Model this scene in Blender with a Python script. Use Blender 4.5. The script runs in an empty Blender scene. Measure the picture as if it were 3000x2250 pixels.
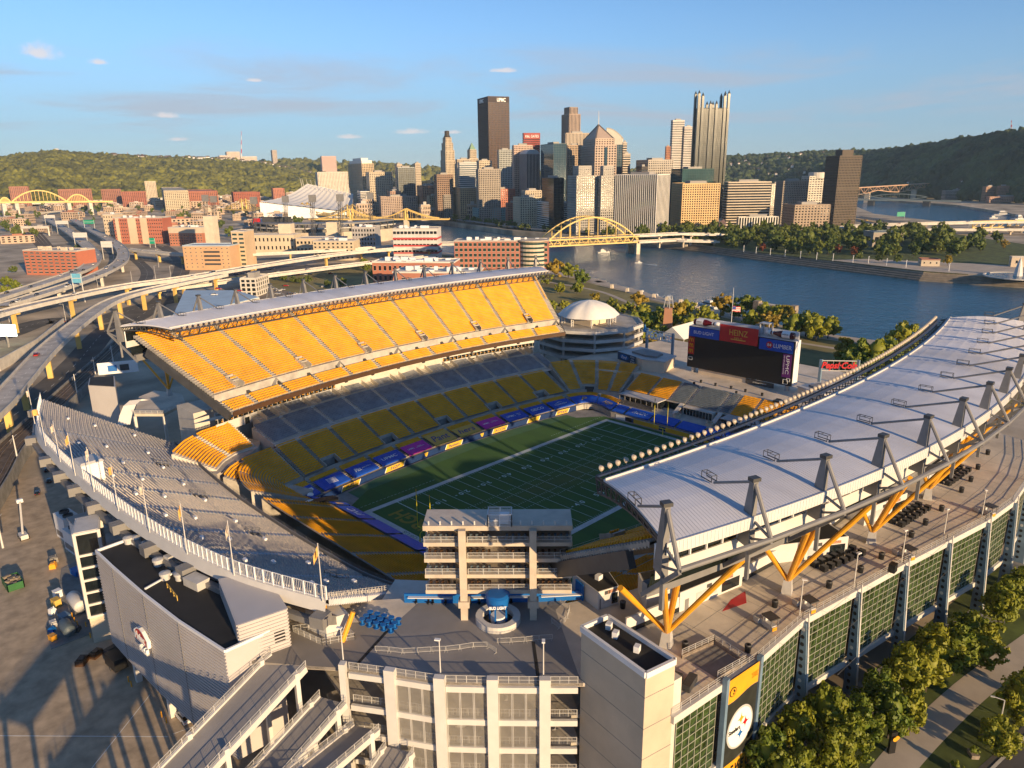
import bpy, math, random
import numpy as np
from mathutils import Vector, Matrix
random.seed(7); rng = np.random.default_rng(7)
SC = bpy.context.scene; COL = SC.collection
# ---------------- camera (solved from the football field's own lines) ----------------
CX, CY, CZ, YAW, PIT, ROL, FPX = -163.925, -142.798, 94.553, 0.78656, -0.282033, -0.01145, 2173.57
cam = bpy.data.cameras.new("camera"); camo = bpy.data.objects.new("camera", cam); COL.objects.link(camo)
cam.sensor_width = 36; cam.lens = 36 * FPX / 3000; cam.clip_start = 1; cam.clip_end = 60000
F_ = Vector((math.cos(PIT)*math.cos(YAW), math.cos(PIT)*math.sin(YAW), math.sin(PIT)))
R0 = Vector((math.sin(YAW), -math.cos(YAW), 0)); U0 = R0.cross(F_)
R_ = R0*math.cos(ROL) + U0*math.sin(ROL); U_ = -R0*math.sin(ROL) + U0*math.cos(ROL)
m = Matrix((R_, U_, -F_)).transposed().to_4x4(); m.translation = (CX, CY, CZ); camo.matrix_world = m
SC.camera = camo
# ---------------- sky, sun, exposure ----------------
SUN_EL = math.radians(11.0); SUN_HEAD = math.radians(81.0)     # heading the sunlight travels in plan
to_sun = Vector((-math.cos(SUN_HEAD)*math.cos(SUN_EL), -math.sin(SUN_HEAD)*math.cos(SUN_EL), math.sin(SUN_EL)))
W = bpy.data.worlds.new("World"); SC.world = W; W.use_nodes = True
nt = W.node_tree; N = nt.nodes; L = nt.links; N.clear()
out = N.new("ShaderNodeOutputWorld"); bg = N.new("ShaderNodeBackground"); L.new(bg.outputs[0], out.inputs[0])
sky = N.new("ShaderNodeTexSky"); sky.sky_type = 'NISHITA'; sky.sun_disc = False
sky.sun_elevation = SUN_EL; sky.sun_rotation = math.atan2(to_sun.x, to_sun.y)
sky.altitude = 2200; sky.air_density = 1.0; sky.dust_density = 0.0; sky.ozone_density = 3.3
bg.inputs[1].default_value = 0.094
def wn(t, **k):
    n = N.new(t)
    for a, b in k.items(): setattr(n, a, b)
    return n
def wm(op, a, b=None, c=None):
    n = wn("ShaderNodeMath", operation=op)
    for i, x in enumerate((a, b, c)):
        if x is None: continue
        if isinstance(x, (int, float)): n.inputs[i].default_value = x
        else: L.new(x, n.inputs[i])
    return n.outputs[0]
tc = wn("ShaderNodeTexCoord"); sep = wn("ShaderNodeSeparateXYZ"); L.new(tc.outputs["Generated"], sep.inputs[0])
zz = wm('ADD', wm('MAXIMUM', sep.outputs[2], 0.0), 0.045)
cmb = wn("ShaderNodeCombineXYZ"); L.new(wm('DIVIDE', sep.outputs[0], zz), cmb.inputs[0]); L.new(wm('DIVIDE', sep.outputs[1], zz), cmb.inputs[1])
def ramp(v, lo, hi):
    n = wn("ShaderNodeMapRange", interpolation_type='SMOOTHSTEP'); n.inputs[1].default_value = lo; n.inputs[2].default_value = hi; L.new(v, n.inputs[0]); return n.outputs[0]
n1 = wn("ShaderNodeTexNoise"); n1.inputs["Scale"].default_value = .42; n1.inputs["Detail"].default_value = 8; n1.inputs["Roughness"].default_value = .55; n1.inputs["Distortion"].default_value = .5; L.new(cmb.outputs[0], n1.inputs[0])
streak = wm('MULTIPLY', ramp(n1.outputs[0], .44, .68), wm('MULTIPLY', ramp(sep.outputs[2], .02, .07), wm('SUBTRACT', 1.0, ramp(sep.outputs[2], .11, .2))))
# small cumulus puffs, each at its own place in the sky
def pixdir(px, py):
    d = F_ + R_*((px-1500)/FPX) - U_*((py-1125)/FPX); return d.normalized()
puff = None
nz = wn("ShaderNodeTexNoise"); nz.inputs["Scale"].default_value = 38; nz.inputs["Detail"].default_value = 6; nz.inputs["Roughness"].default_value = .6; L.new(tc.outputs["Generated"], nz.inputs[0])
for px, py, w_, h_ in ((103, 156, .019, .009), (295, 184, .010, .0035), (1205, 387, .021, .0042), (1325, 388, .011, .003), (480, 340, .010, .0035), (520, 409, .010, .0026), (1020, 402, .014, .0028), (1470, 208, .018, .0028), (745, 236, .009, .0022)):
    d = pixdir(px, py); side = d.cross(Vector((0, 0, 1))).normalized(); up = side.cross(d)
    def dot(v):
        n = wn("ShaderNodeVectorMath", operation='DOT_PRODUCT'); L.new(tc.outputs["Generated"], n.inputs[0]); n.inputs[1].default_value = v; return n.outputs["Value"]
    a = wm('DIVIDE', dot(side), w_); b = wm('DIVIDE', wm('SUBTRACT', dot(up), d.dot(up)), h_)
    b = wm('MULTIPLY', b, wm('ADD', 1.0, wm('MULTIPLY', wm('LESS_THAN', b, 0.0), .9)))
    r2 = wm('SQRT', wm('ADD', wm('MULTIPLY', a, a), wm('MULTIPLY', b, b)))
    f = wm('MULTIPLY', wm('SUBTRACT', 1.35, wm('ADD', r2, wm('MULTIPLY', wm('SUBTRACT', nz.outputs[0], .5), 3.2))), wm('GREATER_THAN', dot(d), .5))
    puff = f if puff is None else wm('MAXIMUM', puff, f)
puff = wm('MULTIPLY', ramp(puff, 0., 1.3), .8)
veil = wm('MULTIPLY', wm('SUBTRACT', 1.0, ramp(sep.outputs[2], .03, .2)), .7)      # thin grey-blue stratus towards the horizon, all round
mx = wn("ShaderNodeMix", data_type='RGBA'); L.new(wm('MULTIPLY', streak, .75), mx.inputs[0]); mx.inputs[7].default_value = (2.75, 2.95, 3.45, 1)
mv = wn("ShaderNodeMix", data_type='RGBA'); L.new(veil, mv.inputs[0]); L.new(sky.outputs[0], mv.inputs[6]); mv.inputs[7].default_value = (1.55, 2.35, 3.3, 1); L.new(mv.outputs[2], mx.inputs[6])
mp_ = wn("ShaderNodeMix", data_type='RGBA'); L.new(puff, mp_.inputs[0]); L.new(mx.outputs[2], mp_.inputs[6]); mp_.inputs[7].default_value = (4.9, 4.5, 4.5, 1); L.new(mp_.outputs[2], bg.inputs[0])
sun = bpy.data.lights.new("sun", 'SUN'); sun.energy = 4.2; sun.angle = math.radians(0.53); sun.color = (1.0, .71, .39)
suno = bpy.data.objects.new("sun", sun); COL.objects.link(suno); suno.rotation_euler = to_sun.to_track_quat('Z', 'Y').to_euler()
SC.view_settings.view_transform = 'Standard'; SC.view_settings.look = 'None'; SC.view_settings.exposure = 0.9; SC.view_settings.gamma = 1
SC.cycles.use_denoising = True; SC.cycles.max_bounces = 6; SC.cycles.diffuse_bounces = 4; SC.cycles.glossy_bounces = 3
SC.cycles.transparent_max_bounces = 8; SC.cycles.caustics_reflective = False; SC.cycles.caustics_refractive = False
# ---------------- helpers ----------------
def G(px, py, z=0.):                       # photo pixel -> place on the level z
    d = F_ + R_*((px-1500)/FPX) - U_*((py-1125)/FPX); t = (z-CZ)/d.z
    return Vector((CX + d.x*t, CY + d.y*t, z))
def GD(px, py, D):                         # photo pixel -> place at plan distance D
    d = F_ + R_*((px-1500)/FPX) - U_*((py-1125)/FPX); t = D/math.hypot(d.x, d.y)
    return Vector((CX, CY, CZ)) + d*t
V3 = lambda *a: Vector(a)
OFF = {}
class MB:
    def __init__(s): s.v = []; s.f = []; s.m = []; s.n = 0; s.cur = 0
    def add(s, vs, fs):
        for p in vs: s.v.append((p[0], p[1], p[2]))
        k = s.n; s.f += [tuple(i+k for i in f) for f in fs]; s.m += [s.cur]*len(fs); s.n += len(vs); return s
    def quad(s, a, b, c, d): return s.add((a, b, c, d), ((0, 1, 2, 3),))
    def poly(s, pts): return s.add(pts, (tuple(range(len(pts))),))
    def box(s, c, d, rz=0., taper=1.):
        hx, hy, hz = d[0]/2, d[1]/2, d[2]/2; ca, sa = math.cos(rz), math.sin(rz); vs = []
        for z, k in ((-hz, 1.), (hz, taper)):
            for x, y in ((-hx, -hy), (hx, -hy), (hx, hy), (-hx, hy)):
                x *= k; y *= k; vs.append((c[0]+x*ca-y*sa, c[1]+x*sa+y*ca, c[2]+z))
        return s.add(vs, ((3, 2, 1, 0), (4, 5, 6, 7), (0, 1, 5, 4), (1, 2, 6, 5), (2, 3, 7, 6), (3, 0, 4, 7)))
    def bx(s, x0, y0, z0, x1, y1, z1): return s.box(((x0+x1)/2, (y0+y1)/2, (z0+z1)/2), (abs(x1-x0), abs(y1-y0), abs(z1-z0)))
    def bar(s, p, q, w, h=None, up=(0, 0, 1), w2=None, h2=None):
        p = Vector(p); q = Vector(q); h = w if h is None else h; w2 = w if w2 is None else w2; h2 = h if h2 is None else h2
        d = (q-p).normalized(); up = Vector(up)
        if abs(d.dot(up)) > .98: up = Vector((1, 0, 0))
        a = d.cross(up).normalized(); b = a.cross(d)
        vs = [p+a*(x*w/2)+b*(y*h/2) for x, y in ((-1, -1), (1, -1), (1, 1), (-1, 1))] + [q+a*(x*w2/2)+b*(y*h2/2) for x, y in ((-1, -1), (1, -1), (1, 1), (-1, 1))]
        return s.add(vs, ((3, 2, 1, 0), (4, 5, 6, 7), (0, 1, 5, 4), (1, 2, 6, 5), (2, 3, 7, 6), (3, 0, 4, 7)))
    def tube(s, p, q, r, n=8, r2=None, caps=True):
        p = Vector(p); q = Vector(q); r2 = r if r2 is None else r2; d = (q-p).normalized()
        a = d.orthogonal().normalized(); b = d.cross(a)
        vs = []
        for c, rr in ((p, r), (q, r2)):
            for i in range(n):
                t = 2*math.pi*i/n; vs.append(c + a*(rr*math.cos(t)) + b*(rr*math.sin(t)))
        fs = [(i, (i+1) % n, n+(i+1) % n, n+i) for i in range(n)]
        if caps: fs += [tuple(range(n))[::-1], tuple(range(n, 2*n))]
        return s.add(vs, fs)
    def prism(s, pts, z0, z1, bottom=False):
        n = len(pts); a = sum(pts[i][0]*pts[(i+1) % n][1]-pts[(i+1) % n][0]*pts[i][1] for i in range(n))
        if a < 0: pts = pts[::-1]
        vs = [(p[0], p[1], z0) for p in pts] + [(p[0], p[1], z1) for p in pts]
        fs = [(i, (i+1) % n, n+(i+1) % n, n+i) for i in range(n)] + [tuple(range(n, 2*n))]
        if bottom: fs.append(tuple(range(n))[::-1])
        return s.add(vs, fs)
    def lathe(s, c, prof, n=16, a0=0., a1=2*math.pi):
        full = abs(a1-a0-2*math.pi) < 1e-6; k = n if full else n+1; vs = []; fs = []
        for r, z in prof:
            for i in range(k):
                t = a0+(a1-a0)*i/n; vs.append((c[0]+r*math.cos(t), c[1]+r*math.sin(t), c[2]+z))
        for j in range(len(prof)-1):
            for i in range(n):
                i2 = (i+1) % k; fs.append((j*k+i, j*k+i2, (j+1)*k+i2, (j+1)*k+i))
        return s.add(vs, fs)
    def strip(s, A, B):
        n = len(A); return s.add(list(A)+list(B), [(i, i+1, n+i+1, n+i) for i in range(n-1)])
    def rails(s, pts, h=1.07, r=.04, post=2.4, bars=2, pick=0.):      # hand rail along a polyline
        for p, q in zip(pts[:-1], pts[1:]):
            p = Vector(p); q = Vector(q); ln = (q-p).length; k = max(1, round(ln/post))
            for b in range(bars): z = Vector((0, 0, h*(b+1)/bars)); s.bar(p+z, q+z, r*1.3, r*1.3)
            for i in range(k+1): c = p.lerp(q, i/k); s.bar(c, c+Vector((0, 0, h)), r*1.6, r*1.6)
            if pick > 0:
                m_ = max(1, round(ln/pick))
                for i in range(m_): c = p.lerp(q, (i+.5)/m_); s.bar(c, c+Vector((0, 0, h)), r*.5, r*.5)
        return s
    def mesh(s, name, off=(0, 0, 0)):
        me = bpy.data.meshes.new(name)
        if len(s.v):
            v = np.array(s.v, dtype=np.float64) - np.array(off); me.from_pydata(v.tolist(), [], s.f)
        return me
    def build(s, name, mat, parent=None, smooth=False, label=None, kind=None):
        off = OFF.get(parent.name, (0, 0, 0)) if parent else (0, 0, 0)
        me = s.mesh(name, off); o = bpy.data.objects.new(name, me); COL.objects.link(o)
        mats = mat if isinstance(mat, (list, tuple)) else [mat]
        for x in mats: me.materials.append(x)
        if len(mats) > 1: me.polygons.foreach_set("material_index", s.m)
        if smooth: me.shade_smooth()
        if parent: o.parent = parent; OFF[o.name] = off
        if label: o["label"] = label
        if kind: o["kind"] = kind
        return o
def npmesh(name, verts, quads, mat, parent=None, smooth=False, kind=None):
    off = np.array(OFF.get(parent.name, (0, 0, 0)) if parent else (0, 0, 0))
    me = bpy.data.meshes.new(name); v = np.asarray(verts, dtype=np.float32)-off.astype(np.float32); q = np.asarray(quads, dtype=np.int32)
    k = q.shape[1]; me.vertices.add(len(v)); me.vertices.foreach_set("co", v.ravel()); me.loops.add(q.size); me.loops.foreach_set("vertex_index", q.ravel())
    me.polygons.add(len(q)); me.polygons.foreach_set("loop_start", np.arange(0, q.size, k, dtype=np.int32)); me.update(calc_edges=True); me.validate()
    me.materials.append(mat); 
    if smooth: me.shade_smooth()
    o = bpy.data.objects.new(name, me); COL.objects.link(o)
    if parent: o.parent = parent; OFF[o.name] = tuple(off)
    if kind: o["kind"] = kind
    return o
def tag(o, label, cat, group=None):
    o["label"] = label; o["category"] = cat
    if group: o["group"] = group
    return o
def thing(name, label, cat, loc=(0, 0, 0), group=None):
    o = bpy.data.objects.new(name, None); COL.objects.link(o); o.location = loc; o.empty_display_size = .5
    OFF[o.name] = tuple(loc); return tag(o, label, cat, group)
def struct(o): o["kind"] = "structure"; return o
def copy_tree(o, parent=None, skip=()):
    c = o.copy(); COL.objects.link(c); c.parent = parent
    for ch in o.children:
        if ch.name.split('.')[0] not in skip: copy_tree(ch, c, skip)
    return c
def place(proto, loc, rz=0., sc=1., label=None, group=None, first=False):
    c = proto if first else copy_tree(proto)
    c.location = loc; c.rotation_euler = (0, 0, rz); c.scale = (sc, sc, sc) if isinstance(sc, (int, float)) else sc
    if label: c["label"] = label
    if group: c["group"] = group
    return c
# ---------------- materials ----------------
def mat(name, col, rough=.7, var=.12, scale=.5, metal=0., bump=0., bscale=None, spec=.5, col2=None, stretch=None, emit=0., noise2=0.):
    M_ = bpy.data.materials.new(name); M_.use_nodes = True; t = M_.node_tree; P = t.nodes["Principled BSDF"]; K = t.links
    P.inputs["Roughness"].default_value = rough; P.inputs["Metallic"].default_value = metal; P.inputs["Specular IOR Level"].default_value = spec
    c = t.nodes.new("ShaderNodeTexCoord"); src = c.outputs["Object"]
    if stretch:
        mp = t.nodes.new("ShaderNodeMapping"); mp.inputs["Scale"].default_value = stretch; K.new(src, mp.inputs[0]); src = mp.outputs[0]
    n = t.nodes.new("ShaderNodeTexNoise"); n.inputs["Scale"].default_value = scale; n.inputs["Detail"].default_value = 5; n.inputs["Roughness"].default_value = .6; K.new(src, n.inputs[0])
    r = t.nodes.new("ShaderNodeValToRGB"); K.new(n.outputs[0], r.inputs[0])
    a = tuple(max(0, x*(1-var*1.6)) for x in col); b = tuple(min(1, x*(1+var)) for x in (col2 or col))
    r.color_ramp.elements[0].color = (*a, 1); r.color_ramp.elements[1].color = (*b, 1); r.color_ramp.elements[0].position = .3; r.color_ramp.elements[1].position = .68
    K.new(r.outputs[0], P.inputs["Base Color"])
    if emit: P.inputs["Emission Strength"].default_value = emit; P.inputs["Emission Color"].default_value = (*col, 1)
    if bump:
        n2 = t.nodes.new("ShaderNodeTexNoise"); n2.inputs["Scale"].default_value = bscale or scale*8; n2.inputs["Detail"].default_value = 4; K.new(src, n2.inputs[0])
        bp = t.nodes.new("ShaderNodeBump"); bp.inputs["Strength"].default_value = bump; bp.inputs["Distance"].default_value = .3; K.new(n2.outputs[0], bp.inputs["Height"]); K.new(bp.outputs[0], P.inputs["Normal"])
    return M_
mm = dict(
 yellow=mat("seat_yellow", (.95, .42, .003), .42, .12, .25, spec=.3), navyseat=mat("seat_slate", (.27, .29, .34), .45, .2, .4), steelseat=mat("seat_blue_grey", (.13, .17, .21), .5, .15, .4),
 conc=mat("concrete", (.46, .42, .365), .85, .18, .25, bump=.15), concl=mat("concrete_light", (.60, .56, .50), .8, .12, .2), terr=mat("seating_concrete_shaded", (.33, .30, .265), .85, .2, .3), suite=mat("suite_steel", (.55, .47, .38), .5, .1, .4), concd=mat("concrete_dark", (.25, .24, .225), .85, .2, .3),  # terr: concrete darkened to stand in for the shadow gaps between seat rows
 deck=mat("plaza_concrete", (.66, .57, .46), .85, .16, .12, bump=.1), deckgrey=mat("coated_deck", (.27, .255, .25), .8, .12, .1), white=mat("white_paint", (.62, .60, .575), .5, .05, .3), whitel=mat("white_metal", (.78, .78, .79), .4, .05, .2),
 roof=mat("roof_sheet", (.64, .64, .69), .45, .11, .09, stretch=(1, .25, 1)), steel=mat("grey_steel", (.20, .195, .195), .5, .1, .4), steell=mat("light_steel", (.50, .49, .48), .45, .1, .3), dark=mat("dark_steel", (.06, .06, .062), .5, .15, .4),
 black=mat("black_membrane", (.018, .017, .017), .85, .3, .15), blackp=mat("black_plastic", (.012, .012, .013), .4, .1), gold=mat("gold_paint", (.78, .36, .02), .45, .08, .3), goldp=mat("gold_pad", (.70, .42, .03), .6, .05), navy=mat("navy_pad", (.004, .028, .12), .6, .06),
 blue=mat("blue_tarp", (.004, .075, .48), .6, .10, .8, bump=.2, bscale=1.5), magenta=mat("magenta_tarp", (.55, .02, .36), .6, .06, .8), goldt=mat("gold_tarp", (.62, .40, .08), .65, .06, .8), brown=mat("brown_fascia", (.075, .035, .014), .55, .1),
 bud=mat("azure_paint", (.004, .12, .42), .5, .06), red=mat("red_paint", (.50, .012, .018), .45, .06), purple=mat("purple_panel", (.12, .015, .16), .5, .05), screen=mat("led_screen", (.012, .012, .013), .35, .1), textw=mat("white_lettering", (.85, .85, .83), .5, .03),
 textn=mat("navy_lettering", (.006, .03, .22), .5, .03), textg=mat("gold_lettering", (.70, .42, .06), .5, .03), texty=mat("yellow_arches", (.85, .50, .01), .4, .02), textb=mat("black_lettering", (.01, .01, .01), .5, .03), blurb=mat("cyan_line", (.40, .60, .58), .8, .15, .8),
 clad=mat("ribbed_cladding", (.50, .47, .46), .42, .06, .08), tan=mat("tan_precast", (.54, .455, .345), .8, .1, .12), tanl=mat("tan_precast_light", (.66, .56, .43), .8, .08, .2), glassd=mat("dark_glass", (.012, .016, .018), .08, .3, .2, spec=.9), mull=mat("mullion_paint", (.34, .35, .27), .5, .1), glassg=mat("green_glass", (.045, .075, .025), .05, .6, .9, spec=1.),
 asphalt=mat("asphalt", (.10, .092, .084), .9, .25, .06), road=mat("road_concrete", (.50, .455, .40), .85, .24, .12), roadw=mat("road_paint", (.75, .74, .70), .7, .08), dirt=mat("railway_ballast", (.12, .085, .06), .95, .3, .3), rail=mat("rail_steel", (.22, .17, .13), .4, .2), lot=mat("service_yard_concrete", (.46, .36, .25), .85, .2, .3, bump=.08),
 ybridge=mat("bridge_yellow", (.72, .50, .16), .55, .08, .1), ypier=mat("pier_yellow", (.70, .47, .14), .7, .08, .2), grass=mat("grass", (.055, .085, .018), .95, .35, .15, col2=(.085, .11, .02)), grassd=mat("dry_grass", (.24, .20, .07), .95, .25, .05), path=mat("path_paving", (.50, .42, .33), .85, .12, .1),
 trunk=mat("bark", (.06, .045, .03), .9, .25, 2.), tent=mat("tent_fabric", (.80, .77, .72), .6, .03), stone=mat("rough_stone", (.30, .245, .19), .9, .3, .6, bump=.3), sea=mat("seawall_stone", (.25, .21, .165), .9, .2, .15))
# =====================================================================  STADIUM
# ---- text helper: flat lettering laid on a surface
def letters(name, body, m_, center, u, v, w=None, h=None, parent=None, ext=.02, shear=0., lift=.03, bold=0., label=None):
    cu = bpy.data.curves.new(name, 'FONT'); cu.body = body; cu.align_x = 'CENTER'; cu.align_y = 'CENTER'; cu.shear = shear; cu.extrude = .5; cu.offset = bold; cu.resolution_u = 3
    ob = bpy.data.objects.new(name, cu); COL.objects.link(ob); bpy.context.view_layer.update()
    me = bpy.data.meshes.new_from_object(ob); bpy.data.objects.remove(ob); bpy.data.curves.remove(cu); me.name = name
    n = len(me.vertices); co = np.empty(n*3, dtype=np.float32); me.vertices.foreach_get("co", co); co = co.reshape(-1, 3)
    lo, hi = co.min(0), co.max(0); c = (lo+hi)/2; size = hi-lo
    sx = (w/size[0]) if w else (h/size[1]); sy = (h/size[1]) if h else sx
    u = Vector(u).normalized(); v = Vector(v); v = (v-u*v.dot(u)).normalized(); nn = u.cross(v)
    A = np.array([list(u), list(v), list(nn)], dtype=np.float64)
    loc = np.stack([(co[:, 0]-c[0])*sx, (co[:, 1]-c[1])*sy, (co[:, 2]-lo[2])*ext+lift], 1)
    off = np.array(OFF.get(parent.name, (0, 0, 0)) if parent else (0, 0, 0))
    wv = loc@A + np.array(list(center)) - off
    me.vertices.foreach_set("co", wv.astype(np.float32).ravel()); me.materials.clear(); me.materials.append(m_); me.update()
    o = bpy.data.objects.new(name, me); COL.objects.link(o)
    if parent: o.parent = parent; OFF[o.name] = tuple(off)
    if label: o["label"] = label
    return o
# ---- plan paths and seating
class Path:
    def __init__(s, pts, nrm):
        s.p = np.array(pts, float); n = np.array(nrm, float); s.n = n/np.linalg.norm(n, axis=1, keepdims=True)
        d = np.linalg.norm(np.diff(s.p, axis=0), axis=1); s.t = np.concatenate([[0], np.cumsum(d)])/d.sum(); s.len = d.sum()
    def at(s, t, off=0.):
        t = np.asarray(t, float); x = np.interp(t, s.t, s.p[:, 0]); y = np.interp(t, s.t, s.p[:, 1]); a = np.interp(t, s.t, s.n[:, 0]); b = np.interp(t, s.t, s.n[:, 1])
        k = np.hypot(a, b); return np.stack([x+a/k*off, y+b/k*off], -1)
    def line(s, ts, off, z): return [(q[0], q[1], z) for q in s.at(ts, off)]
SEATV = np.array([(-.22, .36, .36), (.22, .36, .36), (.22, .46, .84), (-.22, .46, .84), (-.22, .44, .34), (.22, .44, .34), (.22, .53, .84), (-.22, .53, .84), (-.22, .14, .44), (.22, .14, .44), (.22, .40, .40), (-.22, .40, .40), (-.22, .15, .37), (.22, .15, .37)])
SEATF = np.array([(0, 1, 2, 3), (5, 4, 7, 6), (3, 2, 6, 7), (4, 0, 3, 7), (1, 5, 6, 2), (8, 9, 10, 11), (12, 13, 9, 8)])
def seats(path, z0, off0, rows, run, rise, t0, t1, mtl, parent, voms=(), spacing=.52, aw=.65, r0=0, name="seating_section"):
    V = []; tt = np.linspace(0, 1, 400)
    for r in range(r0, rows):
        off = off0 + r*run; pl = path.at(tt, off); s = np.concatenate([[0], np.cumsum(np.linalg.norm(np.diff(pl, axis=0), axis=1))])
        s0, s1 = np.interp(t0, tt, s)+aw, np.interp(t1, tt, s)-aw
        if s1-s0 < .6: continue
        k = int((s1-s0)/spacing); ss = s0 + ((s1-s0)-k*spacing)/2 + (np.arange(k)+.5)*spacing; ts = np.interp(ss, s, tt)
        for a, b, ra, rb in voms:
            if ra <= r < rb: ts = ts[(ts < a) | (ts > b)]
        if not len(ts): continue
        P0 = path.at(ts, off); P1 = path.at(ts, off+1.); n = P1-P0; tg = np.stack([n[:, 1], -n[:, 0]], 1)
        xy = P0[:, None, :] + tg[:, None, :]*SEATV[None, :, 0:1] + n[:, None, :]*(SEATV[None, :, 1:2]+run-.62)
        z = np.broadcast_to(z0+r*rise + SEATV[None, :, 2], (len(ts), len(SEATV)))
        V.append(np.concatenate([xy, z[..., None]], -1).reshape(-1, 3))
    if not V: return None
    V = np.concatenate(V); k = len(V)//len(SEATV)
    Q = (SEATF[None] + (np.arange(k)*len(SEATV))[:, None, None]).reshape(-1, 4)
    return npmesh(name, V, Q, mtl, parent, kind='stuff')
def terrace(mb, path, z0, off0, rows, run, rise, ts, voms=(), under=0., skirt=None, caps=True):
    ts = sorted(set([round(float(x), 5) for x in ts] + [round(x, 5) for v in voms for x in v[:2]]))
    for r in range(rows):
        z = z0+r*rise; o = off0+r*run; segs = [[]]
        for i, t in enumerate(ts):
            segs[-1].append(t)
            if i+1 < len(ts):
                mid = (t+ts[i+1])/2
                if any(a < mid < b and ra <= r < rb for a, b, ra, rb in voms): segs.append([])
        for sg in segs:
            if len(sg) < 2: continue
            mb.strip(path.line(sg, o, z), path.line(sg, o+run, z)); mb.strip(path.line(sg, o, z-rise), path.line(sg, o, z))
        if under: mb.strip(path.line(ts, o+run, z-under), path.line(ts, o, z-under)); mb.strip(path.line(ts, o+run, z-under+rise), path.line(ts, o+run, z-under))
    if caps:
        for t in (ts[0], ts[-1]):
            zb = under
            for r in range(rows):
                z = z0+r*rise; o = off0+r*run; lo = z-under if under else (skirt if skirt is not None else z0-2)
                a, b = path.line([t, t], o, z)[0], path.line([t, t], o+run, z)[0]; mb.quad(a, b, (b[0], b[1], lo), (a[0], a[1], lo))
def wall(mb, path, ts, off, za, zb, th=.25, zt=None):
    A = path.line(ts, off, za); B = path.line(ts, off, zb); A2 = path.line(ts, off+th, za); B2 = path.line(ts, off+th, zb)
    mb.strip(A, B); mb.strip(B, B2); mb.strip(B2, A2)
    for k in (0, -1): mb.quad(A[k], B[k], B2[k], A2[k])
def slab(mb, path, ts, o0, o1, z, th=.3):
    A, B, C_, D_ = path.line(ts, o0, z), path.line(ts, o1, z), path.line(ts, o0, z-th), path.line(ts, o1, z-th)
    mb.strip(A, B); mb.strip(C_, A); mb.strip(B, D_); mb.strip(D_, C_)
    for k in (0, -1): mb.quad(A[k], B[k], D_[k], C_[k])
def secs(path, aisles, ends=(0., 1.)):
    e = [ends[0]]+[a for a in sorted(aisles) if ends[0]+.003 < a < ends[1]-.003]+[ends[1]]; return list(zip(e[:-1], e[1:]))
def xpath(x0, x1, y0, k, fan, n=41):                      # bowed line facing the field, from near to far
    X = np.linspace(x0, x1, n); return Path(np.stack([X, y0-k*X*X], 1), np.stack([fan*X/76., np.ones(n)], 1))
tx = lambda path, x: float(np.interp(x, path.p[:, 0], path.t))
TS = np.linspace(0, 1, 33)
# ---------------------------------------------------------------- field
field = thing("football_field", "dark green grass football field with white yard lines and broad white border", "field", (0, 0, 0)); del field["category"]; struct(field)
mt = bpy.data.materials.new("turf"); mt.use_nodes = True; t_ = mt.node_tree; P_ = t_.nodes["Principled BSDF"]; K_ = t_.links
c_ = t_.nodes.new("ShaderNodeTexCoord"); s_ = t_.nodes.new("ShaderNodeSeparateXYZ"); K_.new(c_.outputs["Object"], s_.inputs[0])
def tm(op, a, b=0., c=0.):
    n = t_.nodes.new("ShaderNodeMath"); n.operation = op
    for i, x in enumerate((a, b, c)):
        if isinstance(x, (int, float)): n.inputs[i].default_value = x
        else: K_.new(x, n.inputs[i])
    return n.outputs[0]
st = tm('GREATER_THAN', tm('SINE', tm('MULTIPLY', s_.outputs[0], math.pi/4.572)), 0.)
nn_ = t_.nodes.new("ShaderNodeTexNoise"); nn_.inputs["Scale"].default_value = .09; nn_.inputs["Detail"].default_value = 8; nn_.inputs["Roughness"].default_value = .7; K_.new(c_.outputs["Object"], nn_.inputs[0])
wear = tm('MULTIPLY', tm('SUBTRACT', 1., tm('MINIMUM', 1., tm('ADD', tm('MULTIPLY', tm('ABSOLUTE', s_.outputs[0]), .022), tm('MULTIPLY', tm('ABSOLUTE', s_.outputs[1]), .10)))), tm('MULTIPLY', nn_.outputs[0], 1.1))
mix = t_.nodes.new("ShaderNodeMix"); mix.data_type = 'RGBA'; mix.inputs[6].default_value = (.036, .105, .02, 1); mix.inputs[7].default_value = (.048, .130, .022, 1)
K_.new(tm('ADD', tm('MULTIPLY', st, .45), tm('MULTIPLY', nn_.outputs[0], .5)), mix.inputs[0])
mix2 = t_.nodes.new("ShaderNodeMix"); mix2.data_type = 'RGBA'; mix2.inputs[7].default_value = (.11, .125, .033, 1); K_.new(mix.outputs[2], mix2.inputs[6]); K_.new(wear, mix2.inputs[0]); K_.new(mix2.outputs[2], P_.inputs["Base Color"]); P_.inputs["Roughness"].default_value = .95
turf_edge = mat("synthetic_turf", (.055, .145, .06), .95, .1, .3)
MB().prism([(-61, -45), (-61, 30), (-57, 41.5), (-40, 44), (0, 46.6), (40, 44.2), (58, 41.4), (62, 37), (62, -37), (58, -41), (0, -46.6), (-50, -43)], -.5, -.05).build("apron", mm['concd'], field)
MB().prism([(-52, -40), (-52, 41), (-40, 43.4), (0, 46), (40, 43.4), (50, 41), (50, -41), (0, -46), (-40, -43.4)], -.4, -.03).build("synthetic_turf_apron", turf_edge, field)
MB().prism([(-58.6, -32), (-58.6, 31), (-47, 38), (0, 40.3), (47, 38), (58.8, 29), (58.8, -29), (47, -38), (0, -40), (-47, -38)], -.35, 0.).build("turf", mt, field)
HW, HL = 24.38, 54.86
b = MB(); z = .012
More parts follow.
